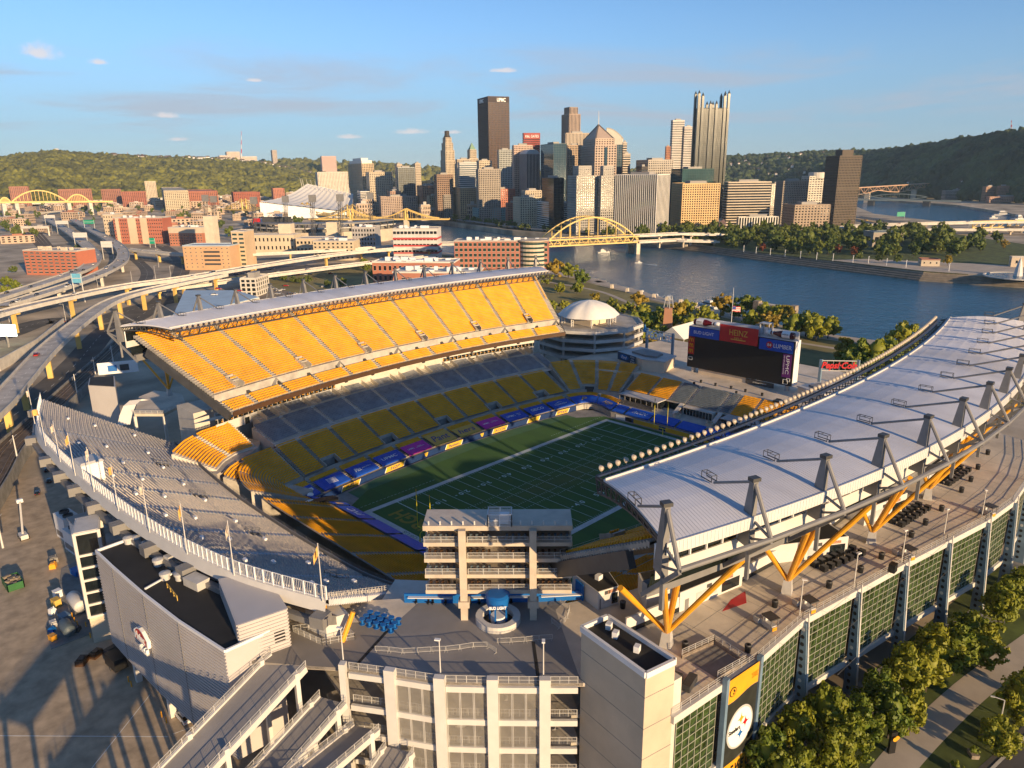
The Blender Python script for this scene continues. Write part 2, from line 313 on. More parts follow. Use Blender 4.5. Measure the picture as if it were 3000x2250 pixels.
for x0, y0, x1, y1 in ((-HL-1.83, HW, HL+1.83, HW+1.83), (-HL-1.83, -HW-1.83, HL+1.83, -HW), (-HL-1.83, -HW, -HL, HW), (HL, -HW, HL+1.83, HW)): b.quad((x0, y0, z), (x1, y0, z), (x1, y1, z), (x0, y1, z))
border = mat("field_border_paint", (.47, .53, .52), .8, .1, .5); b.build("border", border, field)
lw = .075
for k in range(21):
    x = -45.72+k*4.572; l_ = lw*(2. if k in (0, 20) else 1.)
    rng_y = ((-HW, HW),) if k != 10 else ((-HW, -8.), (4.5, HW))
    for y0, y1 in rng_y: MB().quad((x-l_, y0, z), (x+l_, y0, z), (x+l_, y1, z), (x-l_, y1, z)).build("yard_line", mm['blurb'], field)
for k in range(8):
    y = HW-3.05-k*5.4; MB().quad((46.6, y-.06, z), (53.2, y-.06, z), (53.2, y+.06, z), (46.6, y+.06, z)).build("end_zone_stripe", mm['blurb'], field)
hb = MB()
for k in range(-49, 50):
    if k % 5 == 0: continue
    x = k*.9144
    for y in (HW-.5, -HW+.5, 6.1, -6.1, 2.82, -2.82): hb.quad((x-.06, y-.33, z), (x+.06, y-.33, z), (x+.06, y+.33, z), (x-.06, y+.33, z))
for s in (-1, 1):
    for k in range(24):
        x = s*(28+k*1.35)
        for y in (29.2,): hb.quad((x-.4, y-.06, .01), (x+.4, y-.06, .01), (x+.4, y+.06, .01), (x-.4, y+.06, .01))
hb.build("hash_marks", mm['blurb'], field, kind="stuff")
for k in range(1, 10):
    n = str(10*min(k, 10-k)); x = -45.72+k*9.144
    for s in (1, -1):
        ux = (s*-1., 0, 0); vy = (0, -s*1., 0)
        if s > 0: ux, vy = (1, 0, 0), (0, 1, 0)
        else: ux, vy = (-1, 0, 0), (0, -1, 0)
        ux, vy = ((-1, 0, 0), (0, -1, 0)) if s > 0 else ((1, 0, 0), (0, 1, 0))
        for d, ch in ((-1, n[0]), (1, n[1])):
            letters("yard_number", ch, mm['blurb'], (x+ux[0]*d*1.25, s*(HW-9.2), 0), ux, vy, h=1.9, parent=field, lift=.012, ext=.004, bold=.02)
        if k != 5:
            ax = x+(-1 if k < 5 else 1)*2.9; dr = -1 if k < 5 else 1; yy = s*(HW-9.2)
            MB().poly([(ax, yy-.28, z), (ax+dr*1.0, yy, z), (ax, yy+.28, z)]).build("direction_arrow", mm['blurb'], field)
letters("end_zone_lettering", "PITTSBURGH", mat("end_zone_gold", (.24, .20, .02), .9, .1), (-50.3, 1.0, 0), (0, 1, 0), (-1, 0, 0), w=37, h=5.2, parent=field, lift=.012, ext=.004, bold=.03)
letters("border_lettering", "IT TAKES ALL OF US", mat("border_green", (.05, .16, .11), .9, .1), (-55.8, -1.5, 0), (0, 1, 0), (-1, 0, 0), w=19, h=1.1, parent=field, lift=.02, ext=.004)
letters("border_lettering", "END RACISM", mat("border_green_far", (.10, .22, .16), .9, .1), (55.8, -2, 0), (0, -1, 0), (1, 0, 0), w=13, h=1.0, parent=field, lift=.02, ext=.004)
def goalpost(x, d, label):
    g = thing("goal_post", label, "goal post", (x+d*1.6, 0, 0), "goal posts"); ym = mm['goaly']
    b = MB(); xc = x+d*1.6
    b.tube((xc, 0, 0), (xc, 0, 1.9), .17, 10)
    for i in range(6):
        a0, a1 = math.pi/2*i/6, math.pi/2*(i+1)/6; f = lambda a: (xc-d*1.6*(1-math.cos(a)), 0, 1.9+1.15*math.sin(a)); b.tube(f(a0), f(a1), .12, 8)
    b.build("post", ym, g); MB().tube((x, -2.82, 3.05), (x, 2.82, 3.05), .11, 8).build("crossbar", ym, g)
    for s in (-1, 1):
        MB().tube((x, s*2.82, 2.95), (x, s*2.82, 13.7), .09, 8).build("upright", ym, g); MB().box((x, s*2.82, 13.3), (.05, .3, 1.)).build("ribbon", mm['ribbon'], g)
mm['goaly'] = mat("goal_post_yellow", (.72, .62, .02), .4, .04); mm['ribbon'] = mat("orange_ribbon", (.6, .15, .02), .7)
goalpost(-HL, -1, "yellow goal post at the near end zone, half behind the suite block"); goalpost(HL, 1, "yellow goal post at the far end zone in front of the blue tarps")
# ---------------------------------------------------------------- two long grandstands (east one in view, its mirror under the near roof)
PU = xpath(-75.5, 74, 72.3, .00172, .46); PL1 = xpath(-66, 57, 46.7, .0015, .12); PL2 = xpath(-61, 62, 56.0, .0015, .16); PG = xpath(-62, 70, 72.6, .0016, .2); PG2 = xpath(-60, 68, 83.3, .0016, .22); PS = xpath(-74, 72, 88.4, .00172, .3)
def upper_aisles(): return [tx(PU, x) for x in np.arange(-66.3, 74, 12.6)]
def long_stand(root, tarps=True):
    UA = upper_aisles(); vm = []
    for i, t in enumerate(UA):
        if i % 2 == 0: vm.append((t-.0085, t+.0085, 0, 5))
    b = MB(); terrace(b, PU, 26.7, 0, 5, .86, .45, TS, under=.8, caps=True); b.build("front_tier", mm['terr'], root); b = MB(); slab(b, PU, TS, 4.3, 6.2, 28.9, .5); wall(b, PU, TS, 6.0, 28.9, 31.25, .2); b.build("concourse_wall", mm['conc'], root); b = MB()
    terrace(b, PU, 31.3, 6.2, 34, .82, .49, np.linspace(0, 1, 41), vm, under=.9); b.build("upper_deck", mm['terr'], root)
    for a, c in secs(PU, UA): seats(PU, 26.7, 0, 5, .86, .45, a, c, mm['yellow'], root)
    UAm = sorted(UA)
    for a, c in secs(PU, UAm): seats(PU, 31.3, 6.2, 34, .82, .49, a, c, mm['yellow'], root, voms=vm)
    for a, c, r0, r1 in vm:                                   # vomitories: dark portal, side walls, canopy with seats on it
        m_ = (a+c)/2; v = MB(); dk = MB(); A = PU.at(a, 6.2); A2 = PU.at(a, 10.3); C0 = PU.at(c, 6.2); C2 = PU.at(c, 10.3)
        for p, q in ((A, A2), (C0, C2)): v.bar((*p, 31.6), (*q, 33.6), .22, 2.2)
        v.bar((*PU.at(a, 8.), 33.4), (*PU.at(c, 8.), 33.4), .3, .5); v.bar((*A2, 33.7), (*C2, 33.7), .3, 2.2); v.build("vomitory_wall", mm['conc'], root)
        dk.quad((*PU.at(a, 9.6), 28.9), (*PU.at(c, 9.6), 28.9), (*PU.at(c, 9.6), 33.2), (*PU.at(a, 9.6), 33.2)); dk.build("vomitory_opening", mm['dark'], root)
        seats(PU, 33.6, 8.1, 1, .82, .49, a+.0005, c-.0005, mm['yellow'], root, aw=.1)
    st_ = MB()
    for i, t in enumerate(UA):
        if i % 2:
            for s in (-.011, .011): st_.bar((*PU.at(t, 6.1), 31.1), (*PU.at(t+s, 5.2), 29.0), 1.1, .22)
    st_.build("aisle_stair", mm['concd'], root)
    b = MB(); wall(b, PU, TS, -.35, 25.3, 26.75, .3); b.build("fascia", mm['brown'], root)
    MB().rails(PU.line(TS, -.2, 26.75), .75, .03, 3, 1).build("railing", mm['steell'], root); MB().rails(PU.line(TS, 5.9, 31.3), .7, .03, 3, 1).build("railing", mm['steell'], root)
    b = MB(); q0 = np.linspace(.03, .97, 25)
    b.strip(PU.line(TS, -.1, 25.3), PU.line(TS, 16.4, 21.0)); b.build("soffit", mm['concl'], root)
    b = MB(); wall(b, PS, TS, 0, 15.4, 18.35, .3); wall(b, PS, TS, -.05, 19.9, 22.0, .4); b.build("suite_wall", mm['white'], root)
    b = MB(); wall(b, PS, TS, .25, 18.3, 19.95, .1); b.build("suite_glazing", mm['glassd'], root)
    mu = MB()
    for t in np.linspace(.005, .995, 76):
        p = PS.at(t, .1); mu.bar((*p, 18.3), (*p, 19.9), .12, .12)
    mu.build("mullions", mm['white'], root); mu = MB()
    for k in range(75):
        t = .01+.98*(k+.5)/75; d = .0028; z = 18.75+.45*(k % 2)
        mu.bar((*PS.at(t-d, .2), z), (*PS.at(t+d, .2), z), .1, .16)
        if k % 3 == 0: mu.bar((*PS.at(t, .2), 18.5), (*PS.at(t, .2), 19.5), .1, .1)
    mu.build("yellow_counter_fronts", mm['gold'], root)
    # loge level
    GA = [tx(PG, x) for x in np.arange(-51, 70, 12.9)]; b = MB(); slab(b, PG, TS, -2.4, 0, 11.65, .5); terrace(b, PG, 12.0, 0, 12, .88, .29, TS, skirt=6); slab(b, PG2, TS, -1.4, 0, 15.3, .4); wall(b, PG2, TS, -.1, 15.3, 16.2, .2); terrace(b, PG2, 16.2, 0, 5, .9, .29, TS, skirt=9); b.build("loge_terrace", mm['concl'], root)
    for a, c in secs(PG, GA): seats(PG, 12.0, 0, 12, .88, .29, a, c, mm['navyseat'], root, spacing=.56)
    for a, c in secs(PG2, [tx(PG2, x) for x in np.arange(-51, 68, 12.9)]):
        seats(PG2, 16.2, 0, 5, .9, .29, a+.021, c-.016, mm['navyseat'], root, spacing=.56)
        for tt in (a+.018, c-.013): MB().bar((*PG2.at(tt, -.2), 16.4), (*PG2.at(tt, 4.6), 17.8), .2, 2.2).build("loge_side_wall", mm['concl'], root)
        d_ = MB(); p, q = PS.at(a+.002, -.08), PS.at(a+.014, -.08); d_.quad((*p, 15.4), (*q, 15.4), (*q, 17.6), (*p, 17.6)); d_.build("loge_door", mm['glassd'], root)
    # lower bowl
    LA = [tx(PL2, x) for x in np.arange(-52.5, 62, 12.55)]; vl = [(tx(PL2, x-2.9), tx(PL2, x+2.9), 0, 4) for x in (-49.4, -25, .2, 24.6, 48.9)]
    b = MB(); slab(b, PL2, TS, -2., 0, 4.05, .4); wall(b, PL2, TS, 0, 4.0, 5.2, .2); b.build("walkway", mm['conc'], root); b = MB(); terrace(b, PL2, 5.2, 0, 17, .84, .375, TS, vl, skirt=0); b.build("lower_bowl", mm['terr'], root)
    for a, c in secs(PL2, LA): seats(PL2, 5.2, 0, 17, .84, .375, a, c, mm['yellow'], root, voms=vl, aw=.6)
    for a, c, r0, r1 in vl:
        v = MB()
        for t in (a, c): v.bar((*PL2.at(t, .1), 5.2), (*PL2.at(t, 3.5), 6.6), .25, 1.6)
        v.bar((*PL2.at(a, 3.5), 6.6), (*PL2.at(c, 3.5), 6.6), .3, 1.2); v.build("vomitory_wall", mm['conc'], root)
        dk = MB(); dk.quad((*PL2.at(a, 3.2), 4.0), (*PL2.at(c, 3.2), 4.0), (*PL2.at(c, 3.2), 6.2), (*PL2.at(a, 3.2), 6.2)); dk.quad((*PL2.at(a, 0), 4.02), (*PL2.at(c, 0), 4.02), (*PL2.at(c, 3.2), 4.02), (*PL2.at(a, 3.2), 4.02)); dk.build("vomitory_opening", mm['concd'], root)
    FA = [tx(PL1, x) for x in np.arange(-60.3, 57, 11.72)]
    b = MB(); terrace(b, PL1, 1.9, .3, 9, .84, .25, TS, skirt=0); b.build("front_terrace", mm['terr'], root)
    for i, (a, c) in enumerate(secs(PL1, FA)): seats(PL1, 1.9, .3, 9, .84, .25, a, c, mm['yellow'], root, aw=.55, r0=(5 if i not in (1, 5) else 7))
    return FA
def roof_pt(s, v, dz=0.):
    fx, fy = 81.5*s, 84-6*s*s; bx_, by = 92.4*s, 112-14.5*s*s; z = 49.9 + 1.3*math.sin(math.pi*min(1, v*.93)) + dz
    return (fx+(bx_-fx)*v, fy+(by-fy)*v, z)
MAST_S = [-1+2*k/13 for k in range(14)]
def long_roof(root):
    S = np.linspace(-1, 1, 53); VV = np.linspace(.13, 1.02, 9); b = MB()
    for i in range(8):
        b.strip([roof_pt(s, VV[i]) for s in S], [roof_pt(s, VV[i+1]) for s in S]); b.strip([roof_pt(s, VV[i+1], -.35) for s in S], [roof_pt(s, VV[i], -.35) for s in S])
    for v in (.13, 1.02): b.strip([roof_pt(s, v, -.35) for s in S], [roof_pt(s, v) for s in S])
    for s in (-1, 1): b.strip([roof_pt(s, v, -.35) for v in VV], [roof_pt(s, v) for v in VV])
    b.build("roof_sheet", mm['roof'], root)
    rb = MB()
    for s in np.linspace(-.995, .995, 330):
        for i in range(0, 8): rb.bar(roof_pt(s, VV[i], .015), roof_pt(s, VV[i+1], .0), .045, .05)
    rb.build("standing_seams", mm['roof'], root, kind="stuff")
    b = MB(); b.strip([roof_pt(s, .15, .05) for s in S], [roof_pt(s, .15, .35) for s in S]); b.strip([roof_pt(s, .15, .35) for s in S], [roof_pt(s, .165, .35) for s in S]); b.strip([roof_pt(s, .165, .35) for s in S], [roof_pt(s, .165, .0) for s in S]); b.build("roof_upstand", mm['white'], root)
    for s in MAST_S[1:-1]:
        f = MB(); f.bar(roof_pt(s, .15, .03), roof_pt(s, .99, .03), .5, .12); f.build("expansion_joint", mm['steell'], root)
    # front truss and catwalk
    b = MB(); Q = [-1+2*k/52 for k in range(53)]
    for v, dz in ((0, -.2), (.12, -.2), (.03, -2.4)):
        for a, c in zip(Q[:-1], Q[1:]): b.bar(roof_pt(a, v, dz), roof_pt(c, v, dz), .28)
    for i, (a, c) in enumerate(zip(Q[:-1], Q[1:])):
        b.bar(roof_pt(a, 0, -.2), roof_pt(a, .12, -.2), .16); b.bar(roof_pt(a, 0, -.2), roof_pt(a, .03, -2.4), .16); b.bar(roof_pt(a, .03, -2.4), roof_pt(c, .12, -.2), .14); b.bar(roof_pt(a, .03, -2.4), roof_pt(c, 0, -.2), .14)
    for s in (-1, 1):
        for v0, v1 in zip(np.linspace(0, .96, 13), np.linspace(.08, 1.04, 13)):
            b.bar(roof_pt(s, v0, -.5), roof_pt(s, v1, -.5), .3); b.bar(roof_pt(s*.995, v0, -3.0+v0*1.5), roof_pt(s*.995, v1, -3.0+v1*1.5), .3); b.bar(roof_pt(s, v0, -.5), roof_pt(s*.995, v0, -3.0+v0*1.5), .16); b.bar(roof_pt(s, v0, -.5), roof_pt(s*.995, v1, -3.0+v1*1.5), .14)
    b.build("front_truss", mm['dark'], root)
    b = MB(); b.strip([roof_pt(s, .02, -.05) for s in S], [roof_pt(s, .06, -.05) for s in S]); b.build("catwalk", mm['steel'], root)
    w_ = MB(); sl = [np.array(roof_pt(s, .03, -1.3)) for s in np.linspace(-.99, .99, 130)]
    # floodlights
    lm = MB(); lm.lathe((0, 0, 0), [(.02, -.26), (.28, -.24), (.47, .1), (.52, .18), (.42, .2), (.02, .2)], 14)
    me = lm.mesh("floodlight"); me.materials.append(mm['lamp']); me.shade_smooth()
    R = Matrix.Rotation(math.radians(-62), 4, 'X')
    for k in range(92):
        s = -.985+1.97*k/91; o = bpy.data.objects.new("floodlight", me); COL.objects.link(o); o.parent = root; p = Vector(roof_pt(s, -.008, .75))-Vector(OFF[root.name])
        o.matrix_local = Matrix.Translation(p) @ Matrix.Rotation(random.uniform(-.15, .15), 4, 'Z') @ Matrix.Rotation(math.radians(118), 4, 'X')
    br = MB()
    for k in range(92):
        s = -.985+1.97*k/91; p = Vector(roof_pt(s, 0, -.1)); br.bar(p, p+Vector((0, -.2, .65)), .07)
    br.build("lamp_brackets", mm['steell'], root)
    # masts
    ring = []
    for i, s in enumerate(MAST_S):
        b = MB(); p = Vector(roof_pt(s, 1.0)); inn = (Vector(roof_pt(s, .5))-p); inn.z = 0; inn.normalize(); tan = Vector((inn.y, -inn.x, 0))
        top = Vector((p.x, p.y, 55.2)); b.bar((p.x+inn.x*.7, p.y+inn.y*.7, 45.5), top, 2.3, .95, up=tan, w2=.8, h2=.75)
        b.build("mast", mm['steel'], root); k = MB(); k.box((top.x, top.y, 55.25), (1.1, 1.3, .5), math.atan2(inn.y, inn.x)); k.build("mast_cap", mm['dark'], root)
        st_ = MB(); foot = Vector(roof_pt(s, .66, .35)); st_.tube(top+inn*.4-Vector((0, 0, .5)), foot, .2, 8); st_.build("tie_bar", mm['steel'], root)
        cg = MB(); f2 = foot+inn*1.3
        for a in (-.45, .45):
            q = f2+tan*a; cg.bar(q+inn*-1.2, q+inn*-1.2+Vector((0, 0, 1.0)), .08); cg.bar(q+inn*1.1, q+inn*1.1+Vector((0, 0, 1.0)), .08); cg.bar(q+inn*-1.2+Vector((0, 0, 1.)), q+inn*1.1+Vector((0, 0, 1.)), .08); cg.bar(q+inn*-1.2+Vector((0, 0, .1)), q+inn*1.1+Vector((0, 0, .1)), .12)
        for a in (-1.2, 0, 1.1): cg.bar(f2+tan*-.45+inn*a+Vector((0, 0, 1.)), f2+tan*.45+inn*a+Vector((0, 0, 1.)), .08)
        cg.build("access_cage", mm['dark'], root)
        rp = p-inn*4.0; rp.z = 48.4; ring.append(rp); lg = MB()
        lg.tube(top-inn*.3-Vector((0, 0, .6)), rp, .3, 8); lg.tube((p.x, p.y, 49.6), rp, .2, 8)
        lg.bar((p.x, p.y, 46.6), rp-Vector((0, 0, .2)), .22, .3); lg.bar((p.x, p.y, 40.5), (p.x, p.y, 47.5), .5, .5); lg.bar(rp-Vector((0, 0, .3)), p+inn*5.5+Vector((0, 0, 39.4-p.z)), .4, .6); lg.build("back_stay", mm['steel'], root)
        rk = MB(); T = .5+.5*s; f0 = PU.at(T, 1.); f1 = PU.at(T, 29.5); rk.bar((*f0, 25.3), (*f1, 42.6), 1.1, 2.6); rk.build("raker_beam", mm['dark'], root)
    b = MB()
    for a, c in zip(ring[:-1], ring[1:]): b.tube(a, c, .36, 8)
    b.build("ring_tube", mm['steel'], root)
    bk = lambda s, d, z: (lambda q, r_: (q[0]+(q[0]-r_[0])*d, q[1]+(q[1]-r_[1])*d, z))(roof_pt(s, 1.), roof_pt(s, .965))
    b = MB()
    for za, zb, d in ((48.5, 50.2, .9), (43.6, 45.6, -2.6), ):
        b.strip([bk(s, d, za) for s in S], [bk(s, d, zb) for s in S]); b.strip([bk(s, d, zb) for s in S], [bk(s, d-.3, zb) for s in S]); b.strip([bk(s, d-.3, zb) for s in S], [bk(s, d-.3, za) for s in S]); b.strip([bk(s, d-.3, za) for s in S], [bk(s, d, za) for s in S])
    b.build("white_fascia", mm['white'], root)
    r2 = MB()
    for s in np.linspace(-1, 1, 300): q = bk(s, .93, 0); r2.bar((q[0], q[1], 48.6), (q[0], q[1], 50.1), .1, .1)
    r2.build("fascia_ribs", mm['whitel'], root, kind="stuff")
    b = MB(); b.strip([bk(s, -3.2, 45.6) for s in S], [bk(s, -3.2, 48.8) for s in S]); b.strip([bk(s, -5.0, 41.0) for s in S], [bk(s, -4.0, 43.8) for s in S]); b.build("clerestory_glazing", mm['glassd'], root)
    b = MB()
    for s in np.linspace(-1, 1, 66): q = bk(s, -2.9, 0); b.bar((q[0], q[1], 45.5), (q[0], q[1], 48.7), .25, .25)
    b.build("clerestory_posts", mm['whitel'], root)
    b = MB()
    for a, c in zip(S[:-1], S[1:]): b.bar(bk(a, -6.2, 40.6), bk(c, -6.2, 40.6), 1.0, 2.0)
    b.build("edge_girder", mm['steel'], root)
mm['lamp'] = mat("lamp_housing", (.42, .36, .29), .35, .15, 2.)
east = thing("grandstand", "tall yellow-seated grandstand across the field, fully lit by the sun", "grandstand", (0, 46, 0), "long grandstands")
FA = long_stand(east); long_roof(east)
west = copy_tree(east, skip=('soffit',)); west.location = (0, -46, 0); west.scale = (1, -1, 1); tag(west, "nearer grandstand under the big white roof that hides its seats", "grandstand", "long grandstands")
# end walls closing the stand under the upper deck's near end (east)
b = MB(); b.prism([(-78, 86), (-60, 87.5), (60, 87.5), (76, 86), (76, 99), (-78, 99)], -2, 21.5); b.build("rear_building", mm['concl'], east)
# ---- tarps, wall pads and banner writing on the east side
def on(path, t, off, z): q = path.at(t, off); return Vector((q[0], q[1], z))
tw = thing("banner_tarps", "row of printed sponsor tarps over the front seat rows of the sunny stand", "banner", (0, 46, 1.9))
def tarp(path, a, c, o0, o1, z0_, z1_, m_, txt=None, tm_=None, sh=0., fw=.6, fh=.38, parent=None, trim=.012, dx=0., dy=0.):
    a += trim/2; c -= trim/2; ts = np.linspace(a, c, 6); b = MB()
    A = path.line(ts, o0, z0_); B = path.line(ts, o1, z1_); b.strip(A, B); b.strip(path.line(ts, o0, z0_-.5), A)
    o = b.build("tarp", m_, parent); md = (a+c)/2
    p = on(path, md, (o0+o1)/2, (z0_+z1_)/2); u = on(path, c, o0, z0_)-on(path, a, o0, z0_); v = on(path, md, o1, z1_)-on(path, md, o0, z0_); W_ = u.length; H_ = v.length; p = p+u.normalized()*dx+v.normalized()*dy
    if u.cross(v).z < 0: u = -u
    if txt: letters("tarp_lettering", txt, tm_ or mm['textw'], p, u, v, w=W_*fw, h=H_*fh, parent=o, ext=.02, shear=sh, bold=.006)
    return o
E_ = secs(PL1, FA); zt0, zt1 = 2.95, 4.15
rows_ = [(mm['blue'], None, None), (mm['blue'], "|||||", None), (mm['blue'], "partners", .3), (mm['blue'], "UPMC", 0), (mm['magenta'], "UPMC", 0), (mm['goldt'], "Pant", .25), (mm['goldt'], "hers", .25), (mm['magenta'], "UPMC", 0), (mm['blue'], "UPMC", 0), (mm['blue'], "GEICO", 0), (mm['blue'], "CLEARVIEW", 0)]
for i, ((a, c), (m_, tx_, sh)) in enumerate(zip(E_, rows_)):
    kw = {}
    if i == 1: o = tarp(PL1, a, c, .2, 5.6, zt0, zt1, m_, parent=tw); p = on(PL1, (a+c)/2, 3., 3.6); [MB().bar(p+V3(-1.6, k*.55, k*.12+.06), p+V3(1.6, k*.55, k*.12+.06), .28, .04).build("printed_emblem", mm['textw'], o) for k in range(-2, 3)]; continue
    if i in (5, 6): kw = dict(tm_=mm['textn'], fw=.74, fh=.5)
    elif i in (4, 7): kw = dict(fw=.28, fh=.14, dx=-2.2)
    elif i == 3: kw = dict(fw=.62, fh=.26)
    elif i == 8: kw = dict(fw=.4, fh=.22, dx=-1.6)
    elif i == 2: kw = dict(fw=.36, fh=.11, dx=2.)
    elif i == 9: kw = dict(fw=.62, fh=.3)
    elif i == 10: kw = dict(fw=.62, fh=.17, dy=-.5)
    o = tarp(PL1, a, c, .2, 5.4 if i not in (1, 5) else 6.9, zt0, zt1 if i not in (1, 5) else zt1+.35, m_, tx_, sh=sh or 0, parent=tw, **kw)
    md = (a+c)/2; u = on(PL1, c, .2, 0)-on(PL1, a, .2, 0); p = on(PL1, md, 2.8, 3.56); v = on(PL1, md, 5.4, zt1)-on(PL1, md, .2, zt0)
    if i in (4, 7): letters("tarp_lettering", "HILLMAN\nCANCER CENTER", mm['textw'], p+u.normalized()*1.7, u, v, w=3.6, h=.8, parent=o)
    if i == 8: letters("tarp_lettering", "HEALTH\nPLAN", mm['textw'], p+u.normalized()*2.3, u, v, w=1.9, h=1.5, parent=o)
    if i == 2: letters("tarp_lettering", "Pitt", mm['textw'], p-u.normalized()*1.6, u, v, w=2.6, h=1.7, parent=o, shear=.3, bold=.03)
    if i == 10: MB().poly([p+V3(-2.5, .5, .15), p+V3(0, 1.1, .35), p+V3(2.4, .5, .15), p+V3(0, .8, .3)]).build("printed_emblem", mm['textw'], o)
    if i == 0:
        q = p+V3(0, 0, .15); MB().poly([q+V3(-1.3, .9, .25), q+V3(1.3, .9, .25), q+V3(1.3, -.2, 0), q+V3(0, -1.3, -.25), q+V3(-1.3, -.2, 0)]).build("printed_crest", mm['textw'], o); MB().bar(q+V3(-.8, .2, .1), q+V3(.8, .2, .1), .5, .06).build("printed_crest", mm['goldp'], o)
padw = thing("field_wall", "padded navy and gold wall along the sunny side of the field", "wall", (0, 46, 0))
ts = np.linspace(0, 1, 49); b = MB(); wall(b, PL1, ts, 0, -.2, 1.9, .3); b.build("wall_pad", mm['navy'], padw)
for i, (x0, x1, tx_) in enumerate(((-66, -62.5, None), (-53.5, -46.5, "ACC"), (-35.5, -27.5, "H2P"), (-8.5, -1.0, "Panthers"), (14, 21, "ACCN"), (31.5, 37.5, None), (46.2, 52.5, "Pitt"))):
    sk = .9; P1, P2, P3, P4 = on(PL1, tx(PL1, x0), -.04, .05), on(PL1, tx(PL1, x1), -.04, .05), on(PL1, tx(PL1, x1+sk), -.04, 1.8), on(PL1, tx(PL1, x0+sk), -.04, 1.8)
    o = MB().quad(P1, P2, P3, P4).build("gold_pad", mm['goldp'], padw); w1 = MB(); w1.bar(P1, P4, .1, .22); w1.bar(P2, P3, .1, .22); w1.build("white_edge", mm['textw'], padw)
    if tx_: letters("pad_lettering", tx_, mm['textn'], (P1+P2+P3+P4)/4+V3(0, -.05, 0), P2-P1, (0, 0, 1), h=.95, w=min(5, 1.1*len(tx_)+.8), parent=o, shear=.25)
for x in (-17.2, 9.2):
    q = on(PL1, tx(PL1, x), -.06, .95); MB().poly([q+V3(-.9, 0, .7), q+V3(.9, 0, .7), q+V3(.5, 0, -.3), q+V3(0, 0, -.8), q+V3(-.5, 0, -.3)]).build("shield_emblem", mm['goldp'], padw)
# ---------------------------------------------------------------- north stand (near left)
class RPath(Path):
    def __init__(s, pts, ends):
        s.p = np.array(pts, float); s.n = np.array(ends, float)-s.p
        d = np.linalg.norm(np.diff(s.p, axis=0), axis=1); s.t = np.concatenate([[0], np.cumsum(d)])/d.sum(); s.len = d.sum()
    def at(s, t, off=0.):
        t = np.asarray(t, float); x = np.interp(t, s.t, s.p[:, 0]); y = np.interp(t, s.t, s.p[:, 1]); a = np.interp(t, s.t, s.n[:, 0]); b = np.interp(t, s.t, s.n[:, 1]); off = off/32.
        return np.stack([x+a*off, y+b*off], -1)
def smooth(P, n):
    P = np.array(P, float); k = len(P); t = np.arange(k); T = np.linspace(0, k-1, n); out_ = []
    for x in T:
        i = min(int(x), k-2); f = x-i; p0, p1, p2, p3 = P[max(i-1, 0)], P[i], P[i+1], P[min(i+2, k-1)]
        out_.append(.5*((2*p1)+(-p0+p2)*f+(2*p0-5*p1+4*p2-p3)*f*f+(-p0+3*p1-3*p2+p3)*f**3))
    return np.array(out_)
NF = smooth([(-86.8, -34.5), (-89.2, -24), (-90, -10), (-90.3, 5), (-90.2, 20), (-89.7, 36), (-88.1, 57), (-86.2, 72), (-85.4, 84.7)], 41)
NR = smooth([(-109.6, -45.0), (-115.5, -28.4), (-118.6, -12.6), (-120.4, 4.8), (-121.2, 23), (-121.4, 41), (-121.0, 63), (-118.8, 88), (-111, 117)], 41)
PN = RPath(NF, NR)
north = thing("end_zone_grandstand", "curved grandstand seen from behind, with a row of flags on its rim", "grandstand", (-90, 20, 0))
NA = [.085, .20, .315, .43, .545, .66, .775, .89]; nv = [(a-.013, a+.013, 9, 13) for a in NA[::2]]
b = MB(); terrace(b, PN, 13.6, 0, 37, 32/37, .362, np.linspace(0, 1, 41), nv, under=1.1); b.build("upper_deck", mat("pale_terrace", (.64, .63, .65), .8, .1, .2), north)  # concrete lightened to carry the grazing sunlight on these steps
backs = mat("seat_back_slate", (.50, .50, .55), .5, .2, 1.2, col2=(.66, .58, .48))
for a, c in secs(PN, NA): seats(PN, 13.6, 0, 37, 32/37, .362, a, c, backs, north, voms=nv, aw=.6, spacing=.56)
b = MB(); stp = mat("pale_blue_step", (.30, .42, .52), .7, .1)
for a in NA:
    for r_ in range(37):
        if any(x < a < y and q <= r_ < w for x, y, q, w in nv): continue
        p = PN.at(a, (r_+.55)*32/37); b.box((p[0], p[1], 13.6+r_*.362+.14), (.38, .9, .2), math.atan2(*(PN.at(a, 2)-PN.at(a, 0))[::-1]))
b.build("aisle_steps", stp, north)
for i, (a, c, r0, r1) in enumerate(nv):
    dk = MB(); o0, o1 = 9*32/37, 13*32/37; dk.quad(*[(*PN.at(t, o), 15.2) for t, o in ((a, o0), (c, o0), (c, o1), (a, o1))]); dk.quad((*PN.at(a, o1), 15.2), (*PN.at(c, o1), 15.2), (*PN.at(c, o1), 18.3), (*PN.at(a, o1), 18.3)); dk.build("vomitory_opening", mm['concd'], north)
    v = MB(); pts = [(*PN.at(t, o), 13.6+r_*.362) for t, o, r_ in ((a, o0, 9), (a, o1, 13), (c, o1, 13), (c, o0, 9))]; v.rails(pts, 1.1, .05, 1.5, 2); v.build("vomitory_railing", mm['steel'], north)
bxm = MB()
for a in (.04, .14, .26, .37, .49, .6, .72, .83, .94):
    for o in (11, 20, 26): p = PN.at(a+random.uniform(-.006, .006), o); bxm.box((p[0], p[1], 13.6+o/32*13.4+.9), (.6, 1.0, .5))
bxm.build("speaker_boxes", mm['whitel'], north, kind="stuff")
b = MB(); wall(b, PN, np.linspace(0, 1, 41), -.3, 12.4, 14.6, .25); b.build("front_parapet", mm['steel'], north); b = MB(); b.rails(PN.line(np.linspace(0, 1, 25), -.2, 14.6), .7, .03, 2.5, 2); b.build("front_railing", mm['steel'], north)
